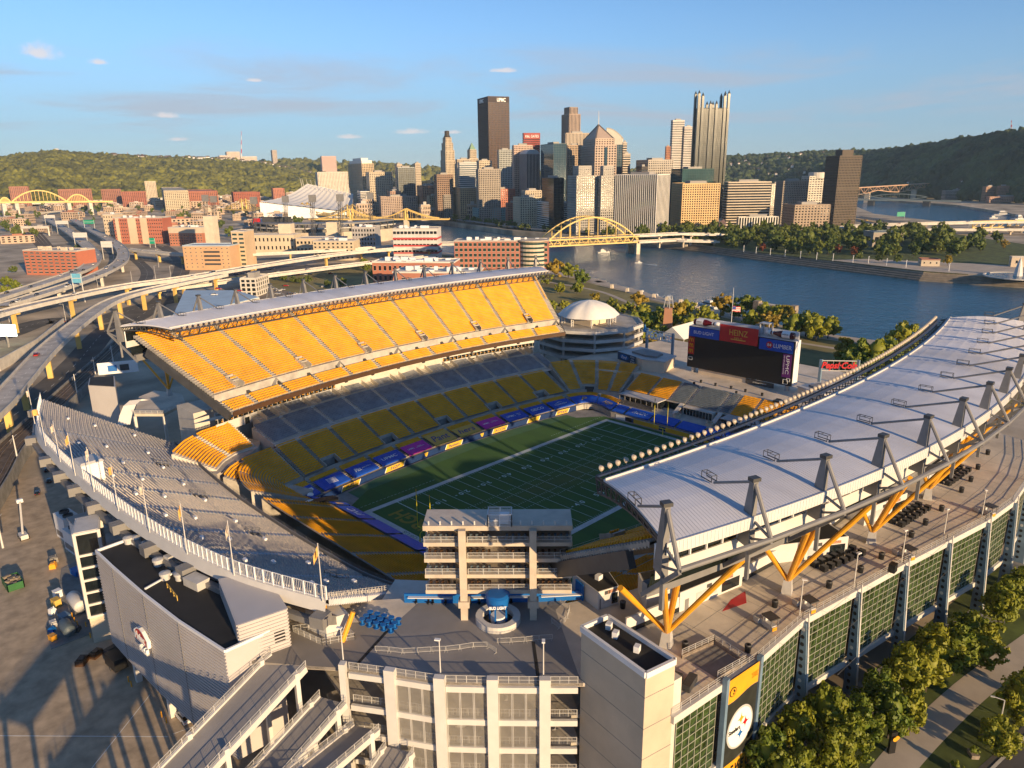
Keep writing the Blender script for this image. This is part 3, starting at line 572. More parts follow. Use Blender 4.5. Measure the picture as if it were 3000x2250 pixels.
tr = np.linspace(0, 1, 61); b = MB(); b.strip(PN.line(tr, 32.1, 27.1), PN.line(tr, 33.0, 27.0)); b.strip(PN.line(tr, 33.0, 27.0), PN.line(tr, 33.6, 24.9)); b.strip(PN.line(tr, 33.6, 24.9), PN.line(tr, 31.5, 24.6)); b.build("rim_beam", mm['white'], north)
def screen_panel(mb, A, B, z0_, h): mb.quad(A+V3(0, 0, z0_), B+V3(0, 0, z0_), B+V3(0, 0, z0_+h), A+V3(0, 0, z0_+h))
fr = MB(); k_ = 92
for i in range(k_):
    t0, t1 = i/k_, (i+1)/k_; A = V3(*PN.at(t0, 32.6), 27.05); B = V3(*PN.at(t1, 32.6), 27.05); d = (B-A)*.12; fr.bar(A+d*.3, A+d*.3+V3(0, 0, 2.5), .34, .2)
    fr.bar(A+V3(0, 0, 2.45), B+V3(0, 0, 2.45), .1, .1); fr.bar(A+V3(0, 0, .15), B+V3(0, 0, .15), .1, .1)
    for j in range(1, 6): q = A.lerp(B, j/6); fr.bar(q, q+V3(0, 0, 2.4), .035, .035)
fr.build("rim_fence", mm['whitel'], north)
gm = MB()
for i in range(11):
    t = (i+.02)/10.2; p = V3(*PN.at(t, 34.6), 24.2); q = V3(*PN.at(t, 30), 20.5); dirr = math.atan2(*(PN.at(t, 33)-PN.at(t, 30))[::-1]); gm.box(p, (2.6, 2.6, 2.0), dirr); gm.bar(p-V3(0, 0, .2), V3(*PN.at(t, 8), 11.8), 1.0, 1.5)
    if i < 10: t2 = (i+1.02)/10.2; gm.bar(V3(*PN.at(t, 34.2), 23.2), V3(*PN.at(t2, 34.2), 23.2), 1.2, 1.1)
gm.build("rim_support_beam", mm['steel'], north)
for i in range(11):
    t = (i+.02)/10.2; p = V3(*PN.at(t, 26), 0); c_ = MB(); c_.bar((p.x, p.y, -3), (p.x, p.y, 21), 1.1, 1.1); c_.build("support_column", mm['concl'], north)
# end wall beside the deck, scalloped underside
b = MB(); A, B = V3(*PN.at(0, 0), 0), V3(*PN.at(0, 33), 0); b.rails([(A.x, A.y, 14.2), (B.x, B.y, 27.2)], 1.2, .05, 1.2, 3); b.build("end_railing", mm['steell'], north)
# flags on the rim
flag_cols = [mat("flag_gold", (.75, .42, .12), .8, .2, 3.), mat("flag_pale", (.62, .52, .42), .8, .3, 2.)]
for i in range(10):
    t = (i+.02)/9.9; p = PN.at(t, 33.3)
    places = ("nearest the open deck", "second from the open deck", "third from the open deck", "fourth from the open deck", "fifth from the open deck", "beside the grey hut", "fourth from its far tip", "third from its far tip", "second from its far tip", "at its far left tip")
    fp = thing("flagpole", "white pole with gold flag on the grandstand rim, " + places[i], "flagpole", (p[0], p[1], 26.9), "rim flagpoles")
    b = MB(); b.tube((p[0], p[1], 26.9), (p[0], p[1], 37.3), .11, 8, .06); b.lathe((p[0], p[1], 37.4), [(0, -.12), (.12, 0), (0, .14)], 8); b.build("pole", mm['white'], fp)
    ang = math.radians(112+random.uniform(-18, 18)); u = V3(math.cos(ang), math.sin(ang), 0); limp = random.uniform(.35, .95) if i > 2 else random.uniform(.15, .4); b = MB(); n_ = 8
    for j in range(n_+1):
        f = j/n_; q = V3(p[0], p[1], 37.0)+u*(f*3.0*limp+.1)-V3(0, 0, 1)*(f*2.4*(1-limp)+.15*math.sin(f*7)); q += V3(-u.y, u.x, 0)*(.28*math.sin(f*8+i)); b.v += [tuple(q), tuple(q-V3(0, 0, 1.7-.2*f))]
    b.f = [(2*j, 2*j+2, 2*j+3, 2*j+1) for j in range(n_)]; b.m = [0]*n_; b.n = len(b.v); b.build("flag", flag_cols[i % 2], fp)
# rim hut
h = thing("press_hut", "grey box hut with sloped roof standing on the grandstand rim", "hut", (*PN.at(.60, 31), 26)); c = PN.at(.60, 30.5); b = MB(); b.box((c[0], c[1], 27.8), (4.6, 5.2, 5.0), .03); b.build("wall", mm['whitel'], h); b = MB(); b.box((c[0], c[1], 30.5), (5.2, 5.8, .5), .03, taper=.85); b.build("roof", mm['steell'], h); b = MB(); b.box((c[0]+2.35, c[1], 28.), (.1, 3.6, 1.2), .03); b.build("window", mm['glassd'], h)
# ---- lower north bowl and its corner
PNL = Path([(-59.6, -38), (-59.6, 30.5)], [(-1, -.12), (-1, .1)]); nl = thing("lower_end_stand", "lower yellow seat rows behind the near end zone", "grandstand", (-60, 0, 0))
NLA = [(y+38)/68.5 for y in (-22.3, -10, 2.3, 14.6, 26.9)]; b = MB(); terrace(b, PNL, 1.9, .3, 28, .84, .34, [0, .25, .5, .75, 1], skirt=0); b.build("terrace", mm['terr'], nl)
for a, c in secs(PNL, NLA): seats(PNL, 1.9, .3, 28, .84, .34, a, c, mm['yellow'], nl, r0=6)
b = MB(); wall(b, PNL, [0, 1], 0, -.2, 1.9, .3); b.build("field_wall", mm['concd'], nl); b = MB(); wall(b, PNL, [0, 1], -.03, 1.75, 1.95, .06); b.build("wall_coping", mm['goldp'], nl)
NE_ = [None, None, None, None, "PNC", "H2P"]
for (a, c), tx_ in zip(secs(PNL, NLA), NE_): tarp(PNL, a, c, .25, 5.3, 2.95, 4.75, mm['blue'], tx_, tm_=mm['textw'] if tx_ == "PNC" else mm['goldt'], sh=.25, fw=.55, fh=.42, parent=nl, trim=.016)
ne = thing("corner_stand", "yellow corner seating wrapped round the near left end of the field", "grandstand", (-66, 42, 0))
PC1 = Path([(-61.4, 34.6), (-62.6, 37.2), (-64.0, 39), (-66.2, 40.3)], [(-.97, .22), (-.86, .5), (-.66, .75), (-.3, .95)])
b = MB(); terrace(b, PC1, 1.9, .3, 26, .84, .36, TS[::4], skirt=0); wall(b, PC1, [0, .4, .7, 1], 0, -.2, 1.9, .3); b.build("terrace", mm['conc'], ne)
for a, c in ((0, .3), (.3, .62), (.62, 1)): seats(PC1, 1.9, .3, 26, .84, .36, a, c, mm['yellow'], ne, r0=6, aw=.35)
o = tarp(PC1, 0, 1, .3, 5.2, 2.9, 4.5, mm['blue'], parent=ne); MB().poly([V3(-65.4, 39.9, 3.9)+V3(x, y, (x*-.5+y*.6)*.3+.35) for x, y in ((-1.2, -.6), (-.2, .9), (.9, .7), (1.1, -.4), (.3, -1.2))]).build("printed_crest", mm['textw'], o)
PC2 = Path([(-73.5, 44.5), (-71, 47.4), (-67.5, 49.3), (-61.3, 50.45)], [(-.75, .66), (-.62, .78), (-.4, .92), (-.13, .99)]); b = MB(); terrace(b, PC2, 5.2, 0, 17, .84, .375, TS[::4], skirt=0); wall(b, PC2, TS[::4], -.1, 0, 5.2, .2); b.build("terrace", mm['conc'], ne)
for a, c in ((0, .45), (.45, 1)): seats(PC2, 5.2, 0, 17, .84, .375, a, c, mm['yellow'], ne)
PC3 = Path([(-83.5, 59.5), (-79, 64.5), (-74, 67.6), (-66.5, 68.8)], [(-.8, .6), (-.62, .78), (-.42, .9), (-.2, .98)]); b = MB(); terrace(b, PC3, 11.8, 0, 14, .84, .42, TS[::4], skirt=0); b.build("terrace", mm['concl'], ne)
for a, c in ((0, .5), (.5, 1)): seats(PC3, 11.8, 0, 14, .84, .42, a, c, mm['yellow'], ne)
MB().prism([(-84.5, 57), (-66, 68.6), (-63, 73), (-66, 88), (-90, 92), (-99, 84), (-88, 70)], 0, 11.4).build("corner_concourse", mm['conc'], ne); MB().prism([(-63.5, 41.5), (-66, 49.5), (-75, 47), (-84, 58), (-86, 40), (-70, 38.5)], 0, 4.6).build("corner_walkway", mm['conc'], ne)
tb = thing("tunnel_screen", "long black screen over the players' tunnel at the near left corner", "screen", (-62, 32.6, 0)); MB().prism([(-61.3, 31.2), (-61.6, 33.6), (-82, 40.5), (-82, 36.5)], 3.6, 4.6).build("screen", mm['screen'], tb); MB().prism([(-60.2, 30.8), (-60.4, 34.0), (-61.4, 34.2), (-61.2, 30.9)], .2, 2.0).build("mouth", mm['dark'], tb); MB().poly([V3(-68.5, 35.2, 4.65)+V3(1.5*math.cos(t), .6*math.sin(t), 0) for t in np.linspace(0, 6.28, 14)[:-1]]).build("logo", mm['textw'], tb)
# ---------------------------------------------------------------- south end
south = thing("far_end_stand", "far end seating of yellow blocks and grey club seats below the scoreboard", "grandstand", (75, 0, 0))
PS1 = Path([(59.9, 26.5), (59.9, -40)], [(1, .06), (1, -.06)]); SA = [(26.5-y)/66.5 for y in (20.2, 8.6, -2.8, -13.6, -25)]
b = MB(); terrace(b, PS1, 1.9, .3, 6, .84, .26, [0, .5, 1], skirt=0); wall(b, PS1, [0, 1], 0, -.2, 1.9, .3); b.prism([(65.2, 29), (75.7, 33), (75.7, -42), (65.2, -42)], 0, 3.5); b.build("terrace", mm['conc'], south)
for (a, c), tx_ in zip(secs(PS1, SA), (None, "ACCN", None, None, "ACCN", None)): tarp(PS1, a, c, .25, 5.0, 2.95, 4.2, mm['blue'], tx_, sh=.45, fw=.62, fh=.34, parent=south, trim=.014)
b = MB(); wall(b, PS1, [.1, .9], -.05, .1, 1.6, .04); b.build("wall_pad", mm['navy'], south)
for y0, y1, m_ in ((24, 19.5, 'textw'), (19, 16.5, 'blackp'), (15.5, 4, 'goldp'), (1, -12, 'goldp'), (-14, -17, 'goldp')): MB().quad((59.82, y0, .1), (59.82, y1, .1), (59.82, y1, 1.75), (59.82, y0, 1.75)).build("advert_board", mm[m_], south)
PS2 = Path([(75.7, 32), (75.7, -42)], [(1, .02), (1, -.02)]); ty = lambda y: (32-y)/74.
b = MB(); terrace(b, PS2, 6.6, 0, 12, .85, .42, [0, .5, 1], skirt=0); b.build("upper_terrace", mm['conc'], south)
for y0, y1, m_ in ((31.5, 20.5, 'yellow'), (20.5, 10.6, 'yellow'), (10.6, 2.6, 'steelseat'), (2.6, -10.8, 'steelseat'), (-10.8, -15.3, 'steelseat'), (-15.3, -23.2, 'yellow'), (-23.2, -32, 'yellow'), (-32, -41, 'yellow')): seats(PS2, 6.6, 0, 12, .85, .42, ty(y0), ty(y1), mm[m_], south, aw=.5)
for y0, y1, zt in ((30, 11.5, 6.9), (-15.5, -34, 6.9)):      # canopied boxes under the blocks
    MB().bx(69.6, y0, zt-.35, 75.6, y1, zt).build("canopy", mm['steell'], south); MB().bx(72.4, y0-.3, 3.5, 75.5, y1+.3, zt-.4).build("box_glazing", mm['glassd'], south)
    f = MB()
    for k in range(8): y = y0+(y1-y0)*(k+.03)/7.1; f.bx(69.8, y-.1, 3.5, 70.1, y+.1, zt-.3)
    f.build("canopy_post", mm['steel'], south); s2 = Path([(66.3, y0), (66.3, y1)], [(1, 0), (1, 0)]); seats(s2, 3.6, 0, 3, .9, .25, 0, 1, mm['dark'], south)
MB().bx(73.3, 2.4, 3.5, 75.6, -10.4, 6.5).build("club_front", mm['concl'], south); g_ = MB(); 
for k in range(9): g_.bx(73.2, 1.9-k*1.35, 3.6, 73.32, 1.9-k*1.35-1.1, 6.1)
g_.build("club_window", mm['glassd'], south)
for y in (4.2, -12.4): MB().bar((75.7, y, 6.7), (70, y, 3.7), 1.8, .3).build("stair", mm['concl'], south)
for y in (2, -12): lp = MB(); lp.lathe((68.8, y, 3.5), [(1.5, 0), (1.5, 1.1), (1.2, 1.1)], 14); lp.build("planter_bar", mm['tanl'], south)
se = thing("corner_stand", "yellow corner seating between the sunny stand and the far end", "grandstand", (64, 38, 0))
PE1 = Path([(56.8, 41.9), (60.5, 41.2), (63.6, 38.6), (62.6, 33), (60.1, 26.8)], [(.25, .97), (.45, .9), (.75, .66), (.97, .2), (1, .05)]); b = MB(); terrace(b, PE1, 1.9, .3, 9, .84, .25, TS[::2], skirt=0); wall(b, PE1, TS[::2], 0, -.2, 1.9, .3); b.build("terrace", mm['conc'], se)
for a, c in ((0, .5), (.5, 1)): seats(PE1, 1.9, .3, 9, .84, .25, a, c, mm['yellow'], se, r0=6)
tarp(PE1, .0, .5, .3, 5.2, 2.95, 4.15, mm['blue'], "P", tm_=mm['goldt'], fw=.3, fh=.5, sh=.2, parent=se); tarp(PE1, .5, 1, .3, 5.2, 2.95, 4.15, mm['blue'], "H2P", tm_=mm['goldt'], fw=.5, fh=.4, sh=.2, parent=se)
PE2 = Path([(62, 50.2), (66.5, 48.4), (70.2, 44.6), (72.2, 39), (74, 33)], [(.28, .96), (.45, .9), (.7, .72), (.9, .43), (1, .12)]); b = MB(); terrace(b, PE2, 5.5, 0, 19, .84, .44, TS[::2], skirt=0); wall(b, PE2, TS[::2], -.1, 3.6, 5.5, .2); b.build("terrace", mm['conc'], se)
for a, c in ((0, .28), (.28, .55), (.55, .78), (.78, 1)): seats(PE2, 5.5, 0, 19, .84, .44, a, c, mm['yellow'], se, aw=.6, voms=[(.30, .53, 0, 3)])
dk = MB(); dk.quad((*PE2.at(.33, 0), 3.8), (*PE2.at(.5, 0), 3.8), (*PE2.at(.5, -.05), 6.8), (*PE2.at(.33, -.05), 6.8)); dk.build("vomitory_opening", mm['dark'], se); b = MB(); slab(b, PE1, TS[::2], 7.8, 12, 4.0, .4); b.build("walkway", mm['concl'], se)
plaza = struct(MB().prism([(86, 33), (80, 47), (77, 60), (84, 70), (150, 60), (142, -75), (86, -60)], -2, 11.58).build("end_plaza", mm['deck'])); pavem = None
# ---- scoreboard
sb = thing("scoreboard", "big black scoreboard framed by sponsor panels at the far end of the field", "scoreboard", (102, -4, 11.6)); XF = 101.6
MB().bx(102.2, 19, 13.9, 106.5, -26.6, 31.4).build("cabinet", mm['whitel'], sb); MB().bx(101.7, 19, 14, 102.2, -26.5, 31.3).build("front_panel", mm['screen'], sb)
def panel(y0, y1, z0_, z1_, m_, txt=None, tmm='textw', fw=.7, fh=.5, name="sponsor_panel", dz=0., x=None, parent=None, sh=0.):
    x = x or XF; o = MB().bx(x, y0, z0_, x+.25, y1, z1_).build(name, mm[m_], parent or sb)
    if txt: letters("panel_lettering", txt, mm[tmm], (x, (y0+y1)/2, (z0_+z1_)/2+dz), (0, -1, 0), (0, 0, 1), w=abs(y1-y0)*fw, h=(z1_-z0_)*fh, parent=o, ext=.05, bold=.0, shear=sh)
    return o
panel(18.9, 4.9, 27.2, 31.1, 'blue', "BUD LIGHT", fw=.66, fh=.34); o = panel(4.6, -11.8, 27.4, 34.1, 'red', "HEINZ", 'textg', fw=.48, fh=.34, dz=.7, x=101.3)
letters("panel_lettering", "FIELD", mm['textg'], (101.3, -3.6, 29.2), (0, -1, 0), (0, 0, 1), w=3.4, h=.9, parent=o, ext=.05); MB().bar((101.25, -.4, 28.7), (101.25, -6.8, 28.7), .1, .35).build("ribbon", mm['textg'], o)
o = panel(-12.4, -26, 26.6, 31.0, 'blue'); letters("panel_lettering", "LUMBER", mm['textw'], (101.5, -21.9, 28.8), (0, -1, 0), (0, 0, 1), w=7.2, h=1.6, parent=o, ext=.05); MB().poly([(101.5, -16.6+1.3*math.cos(t), 28.8+1.3*math.sin(t)) for t in np.linspace(0, 6.28, 20)[:-1]]).build("disc", mm['red'], o); letters("panel_lettering", "84", mm['textw'], (101.42, -16.6, 28.8), (0, -1, 0), (0, 0, 1), h=1.2, parent=o)
o = panel(18.8, 16.0, 19.6, 26.9, 'red')
for k in range(3):
    z0_ = 20.3+k*2.3
    for s in (-.45, .45):
        m_ = MB(); pts = [(101.5, 17.4+s+.42*math.cos(t), z0_+1.5*math.sin(t)) for t in np.linspace(0, math.pi, 9)]
        for p, q in zip(pts[:-1], pts[1:]): m_.bar(p, q, .12, .2)
        m_.build("arch_emblem", mm['texty'], o)
o = panel(-22.4, -25.8, 17.2, 26.2, 'purple'); letters("panel_lettering", "UPMC", mm['textw'], (101.5, -24.4, 22.2), (0, 0, -1), (0, -1, 0), w=7.2, h=1.3, parent=o); letters("panel_lettering", "LIFE CHANGING MEDICINE", mm['textw'], (101.5, -23.0, 22.0), (0, 0, -1), (0, -1, 0), w=7.2, h=.35, parent=o)
lgd = MB()
for y0, y1, z0_, z1_ in ((-23.2, -25, 14.6, 16.4), (-24.6, -25.8, 15.8, 17.0), (18.2, 16.6, 17.2, 18.4)):
    for p, q in (((y0, z0_), (y1, z0_)), ((y1, z0_), (y1, z1_)), ((y1, z1_), (y0, z1_)), ((y0, z1_), (y0, z0_))): lgd.bar((101.55, p[0], p[1]), (101.55, q[0], q[1]), .1, .15)
lgd.build("outline_mark", mm['textw'], sb); lg = MB()
for y in (17, 10, -10, -24): lg.bx(103, y-.5, 11.58, 105, y+.5, 14)
lg.build("leg", mm['steell'], sb); MB().bx(102.6, 14, 11.58, 105.4, -7.4, 13.7).build("stand_front", mm['tanl'], sb); panel(-7.8, -19.3, 11.7, 13.6, 'dark', "PITTSBURGH STEELERS", fw=.5, fh=.2, x=102.3)
cw = MB(); cw.rails([(104.5, 18.5, 31.4), (104.5, -26, 31.4)], 2.2, .06, 2.5, 3); cw.bx(102.6, 18.6, 31.4, 106, -26.2, 31.6)
for y in (-11.4, -15): cw.bx(103, y-.2, 31.4, 103.4, y+.2, 36.4); cw.bx(106, y-.2, 31.4, 106.4, y+.2, 36.4)
cw.bx(102.9, -11.2, 36.2, 106.4, -15.2, 36.5); cw.build("roof_frame", mm['steell'], sb); MB().bx(106.3, 17.4, 31.5, 106.5, -25.8, 34.3).build("screen_back", mm['whitel'], sb)
glassk = mat("ketchup_red", (.10, .004, .006), .15, .1)
for y0, d, nm in ((17.4, -1, "left"), (-25.4, 1, "right")):
    bt = thing("giant_bottle", "giant dark red bottle lying on the " + nm + " top of the scoreboard", "bottle", (103, y0, 31.6), "giant bottles on the scoreboard"); prof = [(.05, 0), (1.25, .1), (1.35, .6), (1.35, 5.2), (1.2, 6.0), (.7, 7.6), (.62, 9.0), (.62, 9.6)]
    def lay(pr, m_, nm2):
        q = MB(); q.lathe((0, 0, 0), pr, 14); q.v = [(103.2+x, y0+d*z, 33.1+y+.02*z) for x, y, z in q.v]; return q.build(nm2, m_, bt, smooth=True)
    lay(prof, glassk, "glass"); lay([(1.37, 1.4), (1.37, 4.6)], mm['textw'], "label_wrap"); lay([(.66, 9.4), (.8, 9.5), (.8, 11.2), (.05, 11.3)], mm['textw'], "cap"); lay([(.66, 8.0), (.66, 8.8)], mm['textw'], "neck_band")
    letters("label_lettering", "HEINZ", mm['textb'], (101.75, y0+d*3, 33.6), (0, -1, 0), (0, 0, 1), w=2.2, h=.5, parent=bt)
def postsign(label, p0, p1, z0_, zt, txt, m_, kind, sh=0., pm='bluepost'):
    s = thing("rooftop_sign", label, "sign", p0); d = (Vector(p1)-Vector(p0)); d.z = 0; u = d.normalized()
    for p in (p0, p1): MB().bx(p[0]-.5, p[1]-.5, z0_, p[0]+.5, p[1]+.5, zt).build("post", mm[pm], s)
    f = MB(); f.bar((p0[0], p0[1], zt-.4), (p1[0], p1[1], zt-.4), .3); f.bar((p0[0], p0[1], zt-4.4), (p1[0], p1[1], zt-4.4), .3)
    for k in range(1, 6): q = Vector(p0).lerp(Vector(p1), k/6); f.bar((q.x, q.y, zt-.4), (q.x, q.y, zt-4.4), .12)
    f.build("frame", mm['steell'], s); c = (Vector(p0)+Vector(p1))/2; letters("sign_lettering", txt, mm[m_], (c.x-.4, c.y, zt-2.4), u, (0, 0, 1), w=d.length*.96, h=3.4, parent=s, ext=.3, bold=.03, shear=sh, lift=.25)
    return s
mm['bluepost'] = mat("blue_steel", (.16, .24, .33), .5, .1)
s = postsign("white PEOPLES lettering between two blue posts", (117, 50.1, 11.6), (115.1, 35, 11.6), 11.5, 23.5, "PEOPLES", 'textw', 0)
q = MB(); q.v = []; q.lathe((116.6, 51.2, 22.5), [(.1, -1.2), (.9, -.6), (1.0, .2), (.5, 1.6), (.05, 3.0)], 10); q.build("flame_emblem", mat("flame_blue", (.02, .25, .5), .5), s)
postsign("red PEPSI-COLA script sign on blue posts right of the scoreboard", (117.1, -30.7, 11.6), (125.7, -41.5, 11.6), 11.5, 22.5, "Pepsi·Cola", 'red', 1, .25)
def lowbuilding(label, poly, z0_, z1_, m_='tanl'):
    t = thing("pavilion", label, "building", (poly[0][0], poly[0][1], z0_)); MB().prism(poly, z0_, z1_).build("wall", mm[m_], t); c = np.mean(np.array(poly), 0); big = [tuple(c+(np.array(p)-c)*1.05) for p in poly]; b = MB(); b.prism(big, z1_, z1_+.5, True); b.build("roof", mm['steell'], t); sm = [tuple(c+(np.array(p)-c)*.55) for p in poly]; b = MB(); b.prism(sm, z1_+.5, z1_+1.3); b.build("roof_plant", mm['steel'], t); return t
t = lowbuilding("low stone pavilion with a blue sponsor sign left of the scoreboard", [(94.6, 49.2), (90.7, 34), (93, 24.5), (104.7, 26.8), (108, 47)], 11.58, 16.2); P0, P1 = V3(94.3, 49.2, 0), V3(91.4, 37.5, 0); u = P1-P0
fo = MB().quad(P0+V3(-.6, 0, 13.4), P1+V3(-.6, 0, 13.4), P1+V3(-.6, 0, 16.9), P0+V3(-.6, 0, 16.9)).build("sign_board", mat("ford_blue", (.01, .05, .12), .4), t); letters("sign_lettering", "FORD\nFAN\nZONE", mm['textw'], P0.lerp(P1, .84)+V3(-.7, 0, 15.1), u, (0, 0, 1), w=3, h=3, parent=fo)
ov = MB(); cc = P0.lerp(P1, .38)+V3(-.72, 0, 15.2); un = u.normalized(); ov.poly([cc+un*(2.9*math.cos(a))+V3(0, 0, 1.15*math.sin(a)) for a in np.linspace(0, 6.28, 24)[:-1]]); ov.build("oval", mm['bud'], fo); letters("sign_lettering", "Ford", mm['textw'], cc+V3(-.06, 0, 0), u, (0, 0, 1), w=3.6, h=1.3, parent=fo, shear=.35)
lowbuilding("low flat-roofed kiosk on the plaza right of the scoreboard", [(98.5, -30.5), (94.5, -42), (104, -46), (108.5, -34)], 11.58, 15.4)
for i, (x, y) in enumerate(((91, 5.7), (91, -.8), (91.3, -7.4), (91.2, -13.5), (90.9, -20.5), (86.6, 6.1), (86.4, -12.3))): tag(MB().tube((x, y, 11.58), (x, y, 12.7), .42, 10, .48).build("litter_bin", mm['blackp']), "black litter bin on the far plaza below the scoreboard", "bin", "bins on the far plaza")
# ---- spiral ramp tower with tent
rt = thing("ramp_tower", "spiral ramp tower with open levels and a white tent roof", "tower", (117, 84, 0)); cxr, cyr = 117, 84
ring = lambda r_, n=10, a=.15: [(cxr+r_*math.cos(a+2*math.pi*i/n), cyr+r_*math.sin(a+2*math.pi*i/n)) for i in range(n)]
MB().prism(ring(15), -2, 21.5).build("core", mm['concd'], rt)
for z in (21.6, 17.6, 13.6, 9.6):
    b = MB(); b.prism(ring(26), z-.5, z, True); b.build("ramp_floor", mm['conc'], rt); b = MB(); R_g = ring(26.1)
    for p, q in zip(R_g, R_g[1:]+R_g[:1]): b.bar((p[0], p[1], z), (q[0], q[1], z), .3, 1.5)
    b.build("edge_beam", mm['steell'], rt); b = MB(); b.rails([(p[0], p[1], z+.7) for p in R_g+R_g[:1]], .7, .04, 2, 2); b.build("railing", mm['steell'], rt)
for p in ring(24): MB().bar((p[0], p[1], -2), (p[0], p[1], 21.2), .8, .8).build("column", mm['steell'], rt)
tent = thing("tent_canopy", "white scalloped tent canopy on lattice legs atop the ramp tower", "canopy", (cxr, cyr, 21.6)); b = MB(); n = 48; prof = [(0.02, 33.0), (1.0, 32.8), (5, 32.1), (9, 30.6), (12.5, 28.2), (15.0, 25.6)]; vs = []; ox = -1.0
for r_, z in prof:
    for i in range(n):
        a = 2*math.pi*i/n; k = abs(math.cos(a*4)); f = 1-.07*(1-k)*(r_/15.); vs.append((cxr+ox+r_*f*math.cos(a), cyr+r_*f*math.sin(a), z+.55*(k-.5)*(r_/15.)-.9*(1-k)*(r_/15.)**3*-1*.6))
b.add(vs, [(j*n+i, j*n+(i+1) % n, (j+1)*n+(i+1) % n, (j+1)*n+i) for j in range(len(prof)-1) for i in range(n)]); b.build("fabric", mm['tent'], tent, smooth=True)
for i in range(8):
    a = 2*math.pi*(i+.0)/8; px_, py_ = cxr+ox+13.2*math.cos(a), cyr+13.2*math.sin(a); qx, qy = cxr+ox+11.8*math.cos(a), cyr+11.8*math.sin(a); b = MB(); b.bar((px_, py_, 21.6), (px_, py_, 26.6), .35); b.bar((qx, qy, 21.6), (qx, qy, 27.5), .35)
    for k in range(4): b.bar((px_, py_, 21.8+k*1.2), (qx, qy, 22.8+k*1.2), .18)
    b.build("lattice_leg", mm['white'], tent)
MB().bx(110, 78, 21.6, 122, 90, 24.2).build("bar_counter", mm['tanl'], tent)
# =====================================================================  DECK AND NEAR BUILDINGS
DZ = 19.0
RIM = [(-117.2, -46.6), (-112.2, -52.6), (-107.9, -59.2), (-103.7, -66.1), (-98.3, -72.1), (-92.8, -77.9), (-88.7, -82.1)]
FAC = [(-64.9, -98.2), (-49.3, -98.6), (-33.4, -101.6), (-17.3, -104.6), (-1.3, -107.9), (14.5, -111.2), (30, -113), (46, -112.6), (62, -110.6), (78, -107)]
ST = [(-83.0, -82.5), (-84.3, -95.6), (-66.9, -98.3)]
deck = struct(MB().prism(RIM + [(-86.5, -85), (-85.5, -95.3)] + FAC + [(84, -88), (60, -82), (-30, -80), (-62, -72), (-74, -66), (-93, -44), (-100, -38), (-110, -30), (-114, -36)], DZ-.6, DZ, True).build("deck", mm['deck']))
struct(MB().prism(RIM + [(-87.5, -80), (-77, -66), (-72, -65), (-91, -46), (-101.8, -49.5), (-111.2, -53.8)], DZ-.55, DZ+.006).build("deck_coating", mm['deckgrey']))
struct(MB().prism([(-122, -40), (-117, -46.7), (-112.2, -52.7), (-111.0, -53.6), (-101.8, -49.6), (-103.5, -44), (-112, -36)], DZ-.5, DZ+.012).build("deck_coating", mat("coated_deck_warm", (.25, .225, .20), .8, .12, .1)))
for p, q in (((-111.1, -53.7), (-101.6, -49.5)), ((-93.4, -77.2), (-86.5, -69.5))): d = MB(); d.bar((*p, DZ+.02), (*q, DZ+.02), .55, .02); struct(d.build("drain_channel", mm['black']))
jm = MB()
for k in range(7):
    y = -82-k*4.5; jm.bar((-66+k, y, DZ+.008), (70, y-8, DZ+.008), .05, .01)
for k in range(18): x = -64+k*7; jm.bar((x, -80, DZ+.008), (x-2, -104-min(6, max(0, k*.8)), DZ+.008), .05, .01)
jm.build("deck_joints", mm['concd'], deck); wd = MB(); wd.prism([(-57, -87.5), (-51.5, -89.3), (-48, -87.2), (-52.6, -86.8)], DZ, DZ+.02); struct(wd.build("painted_emblem_mark", mm['red']))
# near facade: white frame of columns and beams with mesh screens
LV = (18.0, 12.0, 6.8, 1.6); nf = thing("corner_facade", "white framed corner facade with mesh screens under the open deck", "facade", (-100, -68, -3))
mesh_m = bpy.data.materials.new("wire_mesh"); mesh_m.use_nodes = True; t_ = mesh_m.node_tree; K_ = t_.links; P_ = t_.nodes["Principled BSDF"]; P_.inputs["Base Color"].default_value = (.42, .38, .32, 1); P_.inputs["Roughness"].default_value = .5; P_.inputs["Metallic"].default_value = .4
tr_ = t_.nodes.new("ShaderNodeBsdfTransparent"); mxs = t_.nodes.new("ShaderNodeMixShader"); mxs.inputs[0].default_value = .30; K_.new(tr_.outputs[0], mxs.inputs[1]); K_.new(P_.outputs[0], mxs.inputs[2]); K_.new(mxs.outputs[0], t_.nodes["Material Output"].inputs[0])
for i, p in enumerate(RIM[1:]):
    if i == 5: continue
    q0 = Vector((*RIM[i], 0)); q1 = Vector((*RIM[i+2], 0)); tg = (q1-q0).normalized(); n_ = Vector((tg.y, -tg.x, 0)); a = math.atan2(tg.y, tg.x); wd_ = 1.7 if i else 1.0
    MB().box((p[0]+n_.x*.5, p[1]+n_.y*.5, 8.7), (wd_, 1.1, 23.2), a).build("column", mm['white'], nf)
